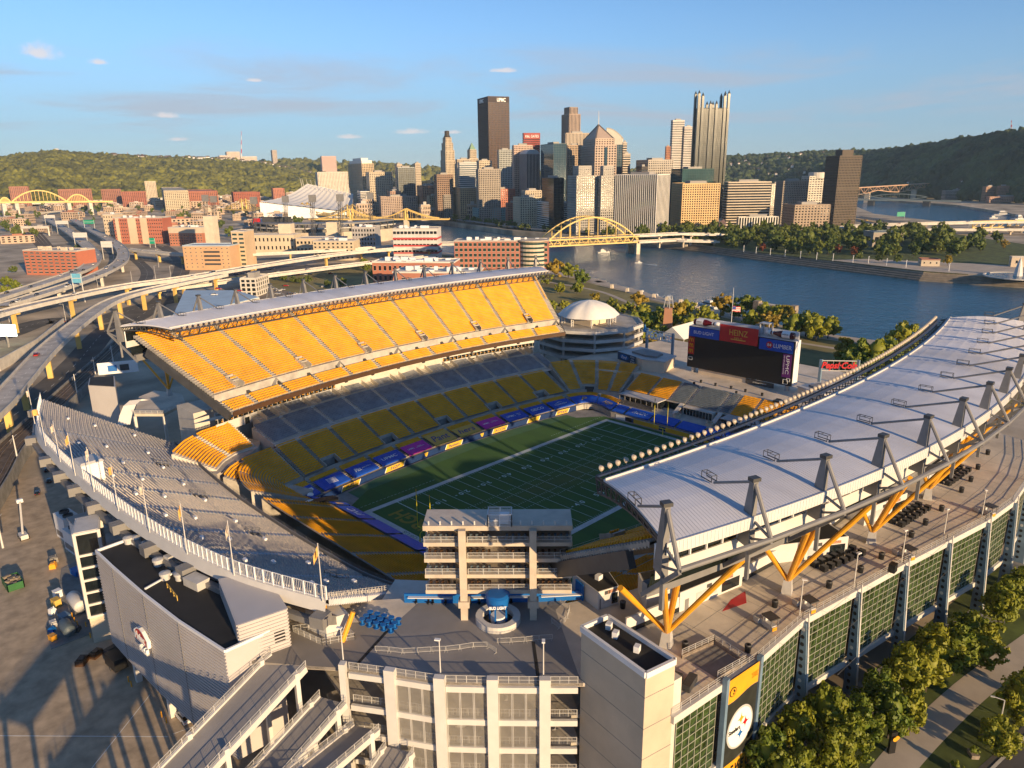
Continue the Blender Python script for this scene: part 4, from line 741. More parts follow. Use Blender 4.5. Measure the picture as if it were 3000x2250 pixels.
for i, (p, q) in enumerate(zip(RIM[1:-1], RIM[2:])):
    p = Vector((*p, 0)); q = Vector((*q, 0)); tg = (q-p).normalized(); n_ = Vector((tg.y, -tg.x, 0)); a = p+tg*.85; c = q-tg*.85
    for z in LV: MB().bar(a+n_*.25+V3(0, 0, z), c+n_*.25+V3(0, 0, z), .5, 1.0).build("beam", mm['white'], nf)
    r = MB(); r.rails([a+V3(0, 0, 18.9), c+V3(0, 0, 18.9)], 1.3, .05, 1.6, 2, pick=.16); r.build("railing", mm['steell'], nf)
    r = MB()
    for z in LV[1:]: r.rails([a-n_*.6+V3(0, 0, z+.4), c-n_*.6+V3(0, 0, z+.4)], 1.3, .05, 1.6, 2, pick=.25)
    r.build("railing", mm['steell'], nf)
    if i in (1, 2, 3):
        for z0_, z1_ in ((12.5, 17.4), (7.3, 11.5), (2.1, 6.3)):
            for k in range(3):
                A = a.lerp(c, k/3+.015); B = a.lerp(c, (k+1)/3-.015); o = MB().quad(A+n_*.3+V3(0, 0, z0_), B+n_*.3+V3(0, 0, z0_), B+n_*.3+V3(0, 0, z1_), A+n_*.3+V3(0, 0, z1_)).build("mesh_screen", mesh_m, nf)
                f = MB()
                for s, e in ((A, A), (B, B)): f.bar(s+n_*.3+V3(0, 0, z0_), s+n_*.3+V3(0, 0, z1_), .09, .09)
                f.bar(A+n_*.3+V3(0, 0, z0_), B+n_*.3+V3(0, 0, z0_), .09); f.bar(A+n_*.3+V3(0, 0, z1_), B+n_*.3+V3(0, 0, z1_), .09)
                for j in range(1, 13): s = A.lerp(B, j/13); f.bar(s+n_*.32+V3(0, 0, z0_), s+n_*.32+V3(0, 0, z1_), .025, .025)
                f.build("screen_frame", mm['steell'], o)
for z in LV[1:]: MB().prism([(-112, -51.5), (-107.4, -58.4), (-103.2, -65.4), (-97.8, -71.5), (-92.3, -77.3), (-88, -81), (-78, -66), (-100, -44), (-110, -42)], z-.4, z+.15, True).build("floor_slab", mm['conc'], nf)
for x, y in ((-102, -54), (-98, -60), (-93, -66), (-88, -72), (-106, -50)): MB().bx(x-.5, y-.5, -3, x+.5, y+.5, 18.4).build("inner_column", mm['concl'], nf)
MB().prism([(-99, -42), (-76, -65), (-70, -60), (-90, -36)], -3, 18.3).build("inner_wall", mm['concl'], nf)
es = MB(); es.bar((-96, -68, 1.6), (-88, -76, 6.8), 1.6, .9); es.bar((-99, -64, 6.8), (-93, -70, 12), 1.6, .9); es.build("escalator", mm['steell'], nf)
# ramps on the left
rp = thing("entry_ramp", "long concrete switchback ramps with white railed edges at the bottom left of the deck", "ramp", (-125, -48, -3))
def rampway(A0, A1, B0, B1, zA, zB, edge=True):
    A0, A1, B0, B1 = [Vector((*v, 0)) for v in (A0, A1, B0, B1)]; b = MB(); T = [A0+V3(0, 0, zA), A1+V3(0, 0, zB), B1+V3(0, 0, zB), B0+V3(0, 0, zA)]; d = V3(0, 0, -.5)
    b.add([*T, *[t+d for t in T]], ((0, 1, 2, 3), (7, 6, 5, 4), (0, 4, 5, 1), (2, 6, 7, 3), (1, 5, 6, 2), (3, 7, 4, 0))); b.build("ramp_slab", mm['deckgrey'], rp)
    for P, Q in ((T[0], T[1]), (T[3], T[2])):
        MB().bar(P+V3(0, 0, -.2), Q+V3(0, 0, -.2), .4, 1.1).build("edge_beam", mm['white'], rp); r = MB(); r.rails([P+V3(0, 0, .25), Q+V3(0, 0, .25)], 1.1, .05, 2., 2, pick=.22); r.build("railing", mm['steell'], rp)
        for f in (.05, .38, .7, .98): c = P.lerp(Q, f); MB().bx(c.x-.35, c.y-.35, -3, c.x+.35, c.y+.35, c.z+.9).build("ramp_post", mm['white'], rp)
rampway((-118.6, -41.2), (-160, -53.5), (-116.4, -48.2), (-157, -59.5), 19, 9.5)  # flights run on out of view, lengthened to cast more shadow on the yard
rampway((-115.2, -49.5), (-155, -60.2), (-113.2, -54.0), (-153, -65.0), 13.6, 6.0)
rampway((-112.6, -54.6), (-150, -66), (-110.4, -58.5), (-148, -70.5), 9.5, 15)
rampway((-109.8, -59.2), (-134, -67.5), (-107.5, -63.4), (-131, -72), 6.5, 1.5)
# suite block on two legs
sbk = thing("suite_block", "open four-storey grey suite block on two tall legs behind the near end zone", "suite block", (-85.8, -60.6, DZ)); c0 = V3(-85.8, -60.6, 0); ux = V3(8.3, -8.6, 0).normalized(); ny = V3(ux.y, -ux.x, 0)*-1
if ny.x < 0: ny = -ny     # towards the field
at_ = lambda a, d, z: c0+ux*a+ny*d+V3(0, 0, z)
ra = math.atan2(ux.y, ux.x)
for k in range(5): p = at_(0, 3.6, 24.0+k*3.05); MB().box(p, (25.4, 6.4, .7 if k < 4 else .9), ra).build("floor_slab" if k < 4 else "roof_slab", mm['suite'], sbk)
MB().box(at_(0, 6.6, 30), (25.2, .3, 12.2), ra).build("glazed_front", mm['glassd'], sbk)
for a in (-12.5, 12.5): MB().box(at_(a, 5.2, 30), (.3, 3.0, 12.2), ra).build("side_wall", mm['suite'], sbk)
for a in (-12.2, -6.0, 0, 6.0, 12.2): MB().box(at_(a, 6.1, 30), (.5, .6, 12.2), ra).build("pier", mm['suite'], sbk)
for a in (-6, 6): MB().box(at_(a, 0, 27.6), (1.2, 1.2, 17.2), ra).build("leg", mm['suite'], sbk); MB().box(at_(a, 0, 22.2), (1.9, 1.9, 1.2), ra).build("leg_collar", mm['suite'], sbk)
for k in range(4):
    z = 24.35+k*3.05; r = MB()
    for a0, a1 in ((-12.6, -6.8), (-5.2, 5.2), (6.8, 12.6)): r.rails([at_(a0, .5, z), at_(a1, .5, z)], 1.1, .055, 2.9, 2, pick=.2)
    r.build("railing", mm['steell'], sbk); st2 = MB()
    for j in range(24):
        if abs(j-11.5) < .6: continue
        for d in (1.6, 2.7): st2.box(at_(-12+j*1.04, d, z+.25), (.42, .42, .5), ra)
    st2.build("suite_chairs", mm['steelseat'] if k % 2 else mm['brown'], sbk, kind="stuff"); ib = MB()
    for a in (-9.5, -3.2, 1.6, 4.4, 9.2): ib.box(at_(a, 5.6, z+1.2), (.12, .12, 2.3), ra)
    ib.box(at_(-8+k*3.1, 5.3, z+.9), (1.4, .8, 1.8), ra); ib.build("fittings", mm['white'], sbk)
lm_ = MB()
for j in range(13): lm_.box(at_(-11.7+j*1.95, .9, 37.0), (.22, .3, .7), ra)
lm_.build("roof_lamp", mm['white'], sbk)
r = MB(); pl_ = [at_(-1.6, 0, 36.7), at_(2.4, 0, 36.7), at_(2.4, 3, 36.7), at_(-1.6, 3, 36.7), at_(-1.6, 0, 36.7)]; r.rails(pl_, 2.2, .07, 2., 2, pick=.2); r.box(at_(1.2, 1.5, 37.6), (1.6, 1., 1.8), ra); r.build("camera_platform", mm['whitel'], sbk)
bw = thing("deck_parapet", "bright blue parapet wall with a counter along the inner edge of the deck", "wall", (-85, -56, DZ)); pts = [V3(-94.2, -44.6, DZ), V3(-87.9, -51.4, DZ), V3(-77.3, -61.8, DZ), V3(-70.8, -67.4, DZ)]
for p, q in zip(pts[:-1], pts[1:]): MB().bar(p+V3(0, 0, .9), q+V3(0, 0, .9), .35, 1.8).build("wall", mm['bud'], bw); d = (q-p).normalized(); n_ = V3(d.y, -d.x, 0); n_ = n_ if n_.x < 0 else -n_; MB().bar(p.lerp(q, .08)+n_*.5+V3(0, 0, 1.35), q.lerp(p, .05)+n_*.5+V3(0, 0, 1.35), .7, .12).build("counter", mm['whitel'], bw)
sc = MB(); [sc.box((x, y, DZ+.45), (.5, .5, .12)) and sc.box((x, y, DZ+.2), (.1, .1, .4)) and sc.box((x+.25, y+.2, DZ+.8), (.1, .5, .6)) for x, y in ((-93.2, -46.6), (-91.7, -48.3), (-91.2, -48.9), (-89.6, -50.6), (-86.6, -53.9), (-85.4, -55), (-83.5, -56.8), (-81.2, -59))]; sc.build("stool", mm['blackp'], bw)
# round bar
bar = thing("round_bar", "round white bar counter with a blue drum canopy reading BUD LIGHT", "bar", (-86.2, -60.8, DZ)); cb = V3(-86.4, -61.0, DZ)
b = MB(); b.lathe(cb, [(3.9, 0), (3.9, 1.15), (2.7, 1.15), (2.7, 0)], 32); b.build("counter", mm['white'], bar); b = MB(); b.lathe(cb, [(2.68, .02), (1.2, .02)], 24); b.build("floor_mat", mm['blackp'], bar); b = MB(); b.lathe(cb, [(1.9, 3.4), (2.15, 5.2), (1.7, 5.5), (.02, 5.55)], 28); b.lathe(cb, [(1.9, 3.4), (.02, 3.4)], 28); b.build("drum_canopy", mm['bud'], bar)
b = MB(); b.lathe(cb, [(1.3, 0), (1.3, 1.2), (.02, 1.2)], 20); b.build("service_island", mm['whitel'], bar); 
for k in range(4): a = k*math.pi/2+.5; MB().box(cb+V3(1.5*math.cos(a), 1.5*math.sin(a), 1.8), (.25, .25, 3.4), a).build("canopy_post", mm['bud'], bar)
n_ = (V3(CX, CY, 0)-cb); n_.z = 0; n_.normalize(); uu = V3(-n_.y, n_.x, 0); letters("canopy_lettering", "BUD LIGHT", mm['textw'], cb+n_*2.4+V3(0, 0, 4.1), uu, (0, 0, 1), w=2.9, h=.6, parent=bar, ext=.1, bold=.03)
# blue drums
dm = thing("cable_spool", "", "table", (0, 0, 0), "blue standing tables stored by the grandstand corner"); b = MB(); b.lathe((0, 0, 0), [(.02, 0), (.5, 0), (.5, .1), (.22, .12), (.22, .95), (.55, 1.0), (.55, 1.1), (.02, 1.1)], 14); b.build("table", mm['bud'], dm)
k = 0
for i in range(5):
    for j in range(3): p = V3(-103.0, -44.6, DZ).lerp(V3(-100.9, -50.0, DZ), i/4)+V3(.95, .35, 0)*(j-.4)*1.2; place(dm, p, i, 1., "small blue round table by the grandstand corner", first=(k == 0)); k += 1
dm.name = "standing_table"
# crowd barriers
bp = thing("crowd_barrier", "", "barrier", (0, 0, 0), "crowd barriers on the deck"); b = MB()
for z in (.25, 1.08): b.bar((-1.1, 0, z), (1.1, 0, z), .05)
for x in (-1.1, 1.1): b.bar((x, 0, .15), (x, 0, 1.08), .05); b.bar((x*.85, -.3, .03), (x*.85, .3, .03), .05); b.bar((x*.85, 0, .03), (x*.85, 0, .3), .05)
for i in range(14): b.bar((-1.0+i*.154, 0, .25), (-1.0+i*.154, 0, 1.08), .022)
b.build("barrier_frame", mm['steell'], bp); first = True
for grp, lab in (([(-106.4, -52.7), (-104.9, -54.5), (-103.6, -56.5), (-101.9, -58), (-100.1, -59.5), (-98.3, -61.1), (-96.5, -62.4), (-94.5, -63.6), (-92.9, -65.1), (-93.0, -67.4)], "steel crowd barrier in the long bent row"), ([(-91.1, -65.6), (-89.4, -67.1), (-87.5, -68.7), (-85.6, -70), (-83.9, -71.5)], "steel crowd barrier in the short straight row"), ([(-75.3, -65.4), (-75.4, -68), (-77.9, -69.5), (-80.9, -70.3), (-80.5, -68.2)], "steel crowd barrier near the blue wall")):
    for p, q in zip(grp[:-1], grp[1:]): place(bp, ((p[0]+q[0])/2, (p[1]+q[1])/2, DZ), math.atan2(q[1]-p[1], q[0]-p[0]), 1., lab, first=first); first = False
# light poles
lpp = thing("deck_light", "", "lamp post", (0, 0, 0), "light poles along the deck edge"); b = MB(); b.tube((0, 0, 0), (0, 0, 6.8), .11, 8, .08); b.build("pole", mm['white'], lpp); b = MB(); b.box((.25, 0, 6.95), (.9, .5, .22)); b.build("lamp_head", mm['whitel'], lpp); first = True
for i, (x, y, lb) in enumerate(((-112.0, -52.2, "at the ramp corner of the near facade"), (-103.2, -65.6, "above the middle of the near facade"), (-92.6, -77.4, "above the near facade beside the tan tower"), (-48.4, -97.7, "at the first glass bay of the long facade"), (-32.8, -101, "between the second and third glass bays"), (-17.0, -104.2, "between the third and fourth glass bays"), (-1.2, -107.2, "fourth along the long facade"), (14.5, -110.4, "at the far right edge of the long deck"))): place(lpp, (x, y, DZ), random.uniform(0, 6), 1., "white light pole " + lb, first=first); first = False
# tan stair tower
tw_ = thing("stair_tower", "tall plain tan tower with a black flat roof beside the deck", "tower", (-88, -88, -3)); TP = [(-88.3, -81.2), (-83.2, -82.2), (-85.1, -95.6), (-90.5, -94.4)]
MB().prism(TP, -3, 27.6).build("wall", mm['tan'], tw_); cT = np.mean(np.array(TP), 0); shr = lambda k, P=TP: [tuple(cT+(np.array(p)-cT)*k) for p in P]
for z in (3.4, 8.6, 13.8, 19.0, 24.2): b = MB(); b.prism(shr(1.004), z, z+.12); b.build("precast_joint", mm['concd'], tw_)
b = MB(); B_ = TP
for p, q in zip(B_, B_[1:]+B_[:1]): b.bar((*p, 28.0), (*q, 28.0), .5, .9)
b.build("parapet", mm['whitel'], tw_); MB().prism(shr(.97), 27.5, 27.75).build("roof_membrane", mm['black'], tw_)
[MB().box((x, y, 28.3), (1.0, .8, 1.0), .3).build("roof_unit", mm['whitel'], tw_) for x, y in ((-86.2, -86), (-86.8, -90.3), (-85.2, -84))]
MB().prism([(-85.2, -95.5), (-83.2, -82.4), (-81.6, -82.7), (-83.4, -95.8)], -3, 24.6).build("lower_shaft", mm['concl'], tw_)
# facade with banner right of the tower
ff = thing("long_facade", "long glazed stadium facade with perforated blue-grey fins along the tree-lined walk", "facade", (-20, -104, -3))
FP = [Vector((*p, 0)) for p in [(-85.4, -95.7)]+FAC]
prf = MB(); dsk = MB()
for i, (p, q) in enumerate(zip(FP[:-1], FP[1:])):
    tg = (q-p).normalized(); n_ = V3(tg.y, -tg.x, 0); L_ = (q-p).length; z0_, z1_ = 4.0, 17.6
    MB().bar(p+n_*.1+V3(0, 0, 18.4), q+n_*.1+V3(0, 0, 18.4), .7, 1.3).build("edge_beam", mm['white'], ff); MB().bar(p+n_*.1+V3(0, 0, 3.4), q+n_*.1+V3(0, 0, 3.4), .7, 1.1).build("lower_beam", mm['white'], ff)
    r = MB(); r.rails([p+V3(0, 0, 19), q+V3(0, 0, 19)], 1.25, .05, 2.0, 3); r.build("railing", mm['steell'], ff)
    if i >= 1 or True:
        a, c = p+tg*(1.8 if i else 1.2), q-tg*1.0
        if i == 0: c = p+tg*10.6
        nc, nr = (8 if i else 6), 9
        MB().quad(a-n_*.1+V3(0, 0, z0_), c-n_*.1+V3(0, 0, z0_), c-n_*.1+V3(0, 0, z1_), a-n_*.1+V3(0, 0, z1_)).build("glazing", mm['glassg'], ff); g = MB()
        for k in range(nc+1): s = a.lerp(c, k/nc); g.bar(s+V3(0, 0, z0_), s+V3(0, 0, z1_), .09, .12)
        for k in range(nr+1): z = z0_+(z1_-z0_)*k/nr; g.bar(a+V3(0, 0, z), c+V3(0, 0, z), .08, .12)
        g.build("mullions", mm['mull'], ff)
    if i >= 2 or i == 1:
        # fin with holes + slender white pole
        w_ = 1.5; fb = MB(); fc = q+n_*1.2; fb.add([tuple(q+n_*.2+V3(0, 0, 18.6)), tuple(q+n_*1.0+V3(0, 0, 18.6)), tuple(q+n_*2.8+V3(0, 0, -3)), tuple(q+n_*.2+V3(0, 0, -3))], ((0, 1, 2, 3),)); 
        fb.v = [(x-tg.x*.4*s_, y-tg.y*.4*s_, z) for s_ in (1, -1) for x, y, z in fb.v]; fb.f = [(0, 1, 2, 3), (7, 6, 5, 4), (0, 4, 5, 1), (1, 5, 6, 2), (2, 6, 7, 3)]; fb.m = [0]*5; fb.n = 8; fb.build("fin", mm['bluepost'], ff)
        for k in range(14):
            z = 17.3-k*1.45; d = .55+1.5*(17-z)/21*.5; pc = q+n_*d+V3(0, 0, z)-tg*.42; rr = .36; h_ = MB(); h_.poly([pc+n_*(rr*math.cos(t))+V3(0, 0, rr*1.1*math.sin(t)) for t in np.linspace(0, 2*math.pi, 9)[:-1]]); h_.build("fin_hole", mm['black'] if k % 7 else mm['white'], ff)
        MB().tube(q+n_*1.6+V3(0, 0, -3) + n_*1.2, q+n_*1.1+V3(0, 0, 20.6), .2, 10, .14).build("fin_pole", mm['white'], ff)
MB().prism([(-84, -92)]+[(x, y+1.5) for x, y in FAC]+[(78, -90), (-62, -80)], 2.4, 3.0).build("concourse_slab", mm['conc'], ff); MB().prism([(-84, -90)]+[(x, y+7) for x, y in FAC]+[(78, -90), (-62, -78)], -3, 2.4).build("ground_floor_wall", mm['concd'], ff); MB().prism([(-82, -90)]+[(x, y+9) for x, y in FAC]+[(78, -90), (-62, -78)], 3.0, 18.3).build("concourse_back_wall", mm['tan'], ff)
for z in (8.2, 13.2): MB().prism([(-84, -94)]+[(x, y+2.) for x, y in FAC]+[(78, -98), (-62, -88)], z-.4, z, True).build("concourse_floor", mm['conc'], ff)
# big banner
bn = thing("hanging_banner", "tall gold and black team banner with a round white logo on the facade", "banner", (-69, -98.5, 18)); PB0, PB1 = FP[0].lerp(FP[1], .56), FP[0].lerp(FP[1], .985); tg = (PB1-PB0).normalized(); nb = V3(tg.y, -tg.x, 0)*.9; bp_ = lambda u, z: PB0.lerp(PB1, u)+nb+V3(0, 0, z)
blk = mat("banner_black", (.022, .024, .020), .55, .25, .6); MB().quad(bp_(0, -3), bp_(1, -3), bp_(1, 19.4), bp_(0, 19.4)).build("backing", mm['steel'], bn)
def sheet(f, nm, m_, lift): q = MB(); q.poly([p+nb.normalized()*lift for p in f]); return q.build(nm, m_, bn)
n8 = np.linspace(0, 1, 9); sheet([bp_(0, 15.2), *[bp_(u, 15.2-.25*math.sin(u*6.28)+.45*u) for u in n8[1:-1]], bp_(1, 15.6), bp_(1, 19.4), bp_(0, 19.4)], "gold_field", mm['gold'], .06); sheet([bp_(0, 3.4), *[bp_(u, 3.4-.25*math.sin(u*6.28)) for u in n8[1:-1]], bp_(1, 3.4), bp_(1, 15.45), *[bp_(u, 15.05-.25*math.sin(u*6.28)+.45*u) for u in n8[1:-1]][::-1], bp_(0, 15.05)], "black_field", blk, .05); sheet([bp_(0, -1), bp_(1, -1), bp_(1, 3.2), bp_(0, 3.2)], "gold_field", mm['gold'], .07)
cB = bp_(.5, 9.2)+nb.normalized()*.1; disc = lambda r_, l: [cB+nb.normalized()*l+tg*(r_*.92*math.cos(t))+V3(0, 0, r_*1.05*math.sin(t)) for t in np.linspace(0, 2*math.pi, 40)[:-1]]
MB().poly(disc(3.7, 0)).build("logo_ring", mm['steell'], bn); MB().poly(disc(3.35, .03)).build("logo_disc", mm['textw'], bn)
for dx, dz, m_ in ((.15, 1.5, 'gold'), (1.35, .35, 'red'), (.15, -1.3, 'bud')):
    pts = []
    for k in range(4):
        a = k*math.pi/2; b_ = a+math.pi/2
        for f in np.linspace(0, 1, 5)[:-1]: P = V3(math.cos(a), math.sin(a), 0)*(1-f)**2+V3(math.cos(b_), math.sin(b_), 0)*f**2; pts.append(cB+nb.normalized()*.07+tg*(dx+P.x*1.05)+V3(0, 0, dz+P.y*1.2))
    MB().poly(pts).build("hypocycloid", mm[m_], bn)
letters("logo_lettering", "Steelers", mm['textb'], cB+nb.normalized()*.05+tg*-1.5+V3(0, 0, .1), tg, (0, 0, 1), w=3.0, h=.85, parent=bn, bold=.02); letters("banner_lettering", "HERE WE GO", mm['textb'], bp_(.5, 1.4)+nb.normalized()*.1, tg, (0, 0, 1), w=9.2, h=2.0, parent=bn, shear=.2, bold=.03); letters("banner_lettering", "PITTSBURGH\nSTEELERS\nFOOTBALL", mat("banner_faint", (.5, .2, .01), .5), bp_(.84, 17.6)+nb.normalized()*.1, tg, (0, 0, 1), w=1.9, h=.9, parent=bn)
em = MB(); ce = bp_(.2, 17.0)+nb.normalized()*.12; em.poly([ce+tg*(.85*math.cos(t))+V3(0, 0, .85*math.sin(t)) for t in np.linspace(0, 6.28, 20)[:-1]]); em.build("small_logo", mm['textb'], bn); em = MB(); em.poly([ce+nb.normalized()*.03+tg*(.7*math.cos(t))+V3(0, 0, .7*math.sin(t)) for t in np.linspace(0, 6.28, 20)[:-1]]); em.build("small_logo", mm['gold'], bn); em = MB(); [em.box(ce+nb.normalized()*.06+tg*x+V3(0, 0, z), (.26, .04, .3), math.atan2(tg.y, tg.x)) for x, z in ((.1, .32), (.32, .05), (.1, -.3))]; em.build("small_logo", mm['textb'], bn)
for p in (PB0, PB1): MB().bar(p+nb*.9+V3(0, 0, -3), p+nb*.9+V3(0, 0, 20.2), .8, .8).build("banner_post", mm['bluepost'], ff)
# stair well on the deck
sw = thing("deck_stairwell", "sunken stair well with railings between the tan tower and the banner", "stairwell", (-72, -94, DZ)); wl = [(-73.2, -89.6), (-66.1, -91.3), (-67.4, -97.6), (-74.0, -96.4)]; b = MB()
for p, q in zip(wl[:3], wl[1:]): b.bar((*p, 19.3), (*q, 19.3), .3, .7)
b.build("kerb_wall", mm['stone'], sw); b = MB(); b.rails([(*p, 19.6) for p in wl], 1.1, .05, 1.5, 3); b.build("railing", mm['steell'], sw); MB().prism([(-72.8, -90), (-66.5, -91.6), (-67.6, -97), (-73.6, -96)], 18.9, 19.03).build("stair_pit", mm['concd'], sw)
bn2 = MB(); bn2.box((-79.5, -92.3, 19.6), (3.6, 1.4, 1.2), .2); bn2.box((-78, -94, 19.6), (3.4, 1.3, 1.1), .2); tag(bn2.build("stacked_benches", mm['dark']), "dark folded benches stacked beside the tan tower", "benches")
# yellow tree columns under the roof stand
for i, x in enumerate((-72, -43.2, -13.2, 18, 48.5)):
    yb = -85.9 if i == 0 else -92.9-5.5*(1-((x-18)/61.)**2) if i > 1 else -92.9
    ped = V3(x, yb, DZ); nm = ("nearest the tan tower", "second from the tan tower", "third along the deck", "fourth along the deck", "farthest along the deck")[i]
    tcol = thing("tree_column", "yellow branching steel column on a grey pedestal, " + nm, "column", ped, "yellow branching columns"); b = MB(); b.box(ped+V3(0, 0, 1.4), (1.9, 1.9, 2.8), .3, taper=.7); b.build("pedestal", mm['steell'], tcol); top = ped+V3(0, 0, 2.9)
    for dx, dy, zt in ((-12, .9, 15.6), (-15, -8.4, 21), (-12.2, -8.8, 21), (5, -11.4, 20.2)): MB().tube(top-V3(0, 0, .4), ped+V3(dx, dy, zt), .42, 10, .5).build("branch", mm['gold'], tcol)
for k, (p, q, r_) in enumerate((((-109.8, -42.8, DZ), (-108.0, -40.5, 24), (0, 0, 0)), ((-108.6, -46.5, DZ), (-106.2, -46.6, 23.6), (0, 0, 0)))): tag(MB().tube(p, q, .45, 10).build("yellow_strut", mm['gold']), ("left" if k == 0 else "right") + " yellow strut of the pair under the grandstand corner", "strut", "corner struts")
tr_ = MB(); tr_.rails([(-113, -38, DZ), (-106.5, -42.5, DZ), (-106.8, -47.5, DZ), (-111.5, -45, DZ), (-113, -38, DZ)], 1.2, .05, 1.4, 2, pick=.2); tag(tr_.build("corner_railing", mm['steell']), "railing round the foot of the yellow struts", "railing"); tag(MB().prism([(-110.8, -39), (-105.6, -41.5), (-106.2, -45), (-110, -44)], DZ, 22.6).build("white_kiosk", mm['white']), "small white kiosk tucked under the grandstand corner", "kiosk")
# concession buildings on the deck
def kiosk(label, poly, h=3.6, front=None, txt=None):
    t = thing("concession_stand", label, "kiosk", (poly[0][0], poly[0][1], DZ), "white concession stands"); MB().prism(poly, DZ, DZ+h).build("wall", mm['white'], t); c = np.mean(np.array(poly), 0); MB().prism([tuple(c+(np.array(p)-c)*.95) for p in poly], DZ+h-.1, DZ+h+.05).build("roof_membrane", mm['black'], t)
    p, q = V3(*poly[front[0]], DZ), V3(*poly[front[1]], DZ); d = (q-p).normalized(); n_ = V3(d.y, -d.x, 0)*front[2]; L_ = (q-p).length
    for a0, a1, z0_, z1_, m_ in ((.08, .14, 0, 2.1, 'steel'), (.25, .58, .9, 2.5, 'steell'), (.66, .95, .4, 2.5, 'glassd')): A = p+d*L_*a0+n_*.04; B = p+d*L_*a1+n_*.04; MB().quad(A+V3(0, 0, z0_), B+V3(0, 0, z0_), B+V3(0, 0, z1_), A+V3(0, 0, z1_)).build("shutter" if m_ != 'steel' else "door", mm[m_], t)
    MB().box(p+d*L_*.45+n_*.06+V3(0, 0, 3.0), (1.2, .06, .7), math.atan2(d.y, d.x)).build("round_sign", mm['dark'], t); MB().box(p+d*L_*.75+n_*.06+V3(0, 0, 3.05), (2.6, .06, .6), math.atan2(d.y, d.x)).build("sign_board", mat("kiosk_sign_print", (.45, .22, .14), .6, .5, 6.), t)
    ac = MB(); ac.box((c[0], c[1], DZ+h+.5), (1.2, .9, .9)); ac.build("roof_unit", mm['whitel'], t); return t
kiosk("white concession stand nearest the round bar, with a dark roof and service hatch", [(-71.8, -71.4), (-67.6, -72.8), (-64, -67), (-70, -64)], 3.6, (0, 1, 1)); kiosk("white concession stand behind the first yellow column", [(-66.2, -77.8), (-61.4, -80.2), (-62.4, -82.2), (-46.8, -85.8), (-44.6, -81), (-62, -73)], 3.9, (2, 3, 1)); kiosk("white concession stand behind the second yellow column, with black boxes outside", [(-36.6, -85.4), (-31.4, -88.8), (-21.4, -95.2), (-18.4, -90), (-30, -82)], 4.0, (1, 2, 1)); kiosk("farther white concession stand beyond the third yellow column", [(-6.5, -93), (8.5, -96.6), (9.5, -91), (-5, -88)], 4.0, (0, 1, 1))
kiosk("white concession stand farthest along the sunny deck", [(26, -95.5), (40, -96.5), (40, -91), (26, -90)], 4.0, (0, 1, 1))
tag(MB().box((-71.0, -66.5, DZ+1.6), (.3, 2.4, 3.2), -.3).build("drinks_sign", mm['bud']), "upright blue sign at the end of the blue wall", "sign")
# black table boxes
bxp = thing("planter_box", "", "box", (0, 0, 0), "black box tables on the sunny deck"); b = MB(); b.bx(-.6, -.6, 0, .6, .6, 1.1); b.build("box", mm['blackp'], bxp); b = MB(); b.bx(-.5, -.5, 1.1, .5, .5, 1.13); b.build("inset", mm['dark'], bxp); first = True
for (x0, y0), (x1, y1), n1, n2, lab in (((-30.6, -92.6), (-19.2, -95.4), 7, 2, "square black box table in the nearest cluster"), ((-.8, -96.9), (11.8, -98.3), 7, 2, "square black box table in the middle cluster"), ((30, -97.6), (43, -98.6), 7, 2, "square black box table in the farthest cluster")):
    for i in range(n1):
        for j in range(n2):
            f = i/(n1-1); place(bxp, (x0+(x1-x0)*f+j*-.3, y0+(y1-y0)*f-j*2.0, DZ), random.uniform(-.15, .15)-.2, 1., lab, first=first); first = False
bp2 = thing("litter_bin", "", "bin", (0, 0, 0), "litter bins on the sunny deck"); b = MB(); b.tube((0, 0, 0), (0, 0, 1.1), .42, 12, .5); b.build("body", mm['blackp'], bp2); b = MB(); b.lathe((0, 0, 1.1), [(.5, 0), (.42, .12), (.2, .12)], 12); b.build("lid", mm['dark'], bp2); first = True
for x, y in ((3.2, -102.4), (-4.9, -102.1), (13, -102.8), (27.2, -103.1), (35.8, -102.9), (45.7, -102), (58.9, -101.1), (-18.6, -100.9), (-49.2, -93.5), (-36.3, -97.8), (-26.7, -99.9), (-64.3, -96.3), (-70.7, -88.6), (-68.2, -74.2)): place(bp2, (x, y, DZ), 0, 1.15, "black round litter bin on the sunlit deck", first=first); first = False
gb = MB(); gb.bx(-22.9, -104.8, DZ, -21.3, -103.6, DZ+1.7); tag(gb.build("black_cabinet", mm['blackp']), "black cabinet standing against the deck railing", "cabinet")
# vending carts
ct = thing("vending_cart", "", "cart", (0, 0, 0), "vending carts along the deck railing"); b = MB(); b.bx(-1.6, -.5, .2, 1.6, .5, 1.2); b.bx(1.2, -.5, .2, 2.4, 1.0, 1.1); b.build("counter", mm['steell'], ct); b = MB(); b.bx(-1.65, -.55, .25, 1.65, -.5, .9); b.bx(-1.68, -.5, .25, -1.62, .5, .9); b.build("yellow_skirt", mm['gold'], ct); b = MB(); b.bx(-1.8, -1.0, 2.4, .6, 1.0, 2.6); b.build("canopy", mm['dark'], ct); b = MB(); [b.bx(x-.05, y-.05, 1.1, x+.05, y+.05, 2.45) for x in (-1.6, .4) for y in (-.7, .7)]; b.build("canopy_post", mm['steel'], ct); b = MB(); b.bx(.2, -.3, 1.2, .8, .3, 1.7); b.build("till", mm['white'], ct); b = MB(); [b.tube((x, -.9, .25), (x, -.75, .25), .25, 10) for x in (-1, 1)]; b.build("wheel", mm['blackp'], ct); first = True
for x, y, lb in ((-55.8, -95.4, "nearest the banner"), (-46.2, -97.9, "second from the banner"), (-14.8, -104.2, "third along the railing"), (17.8, -110.6, "farthest right along the railing")): place(ct, (x, y, DZ), 1.2, 1., "vending cart with a dark canopy, " + lb, first=first); first = False
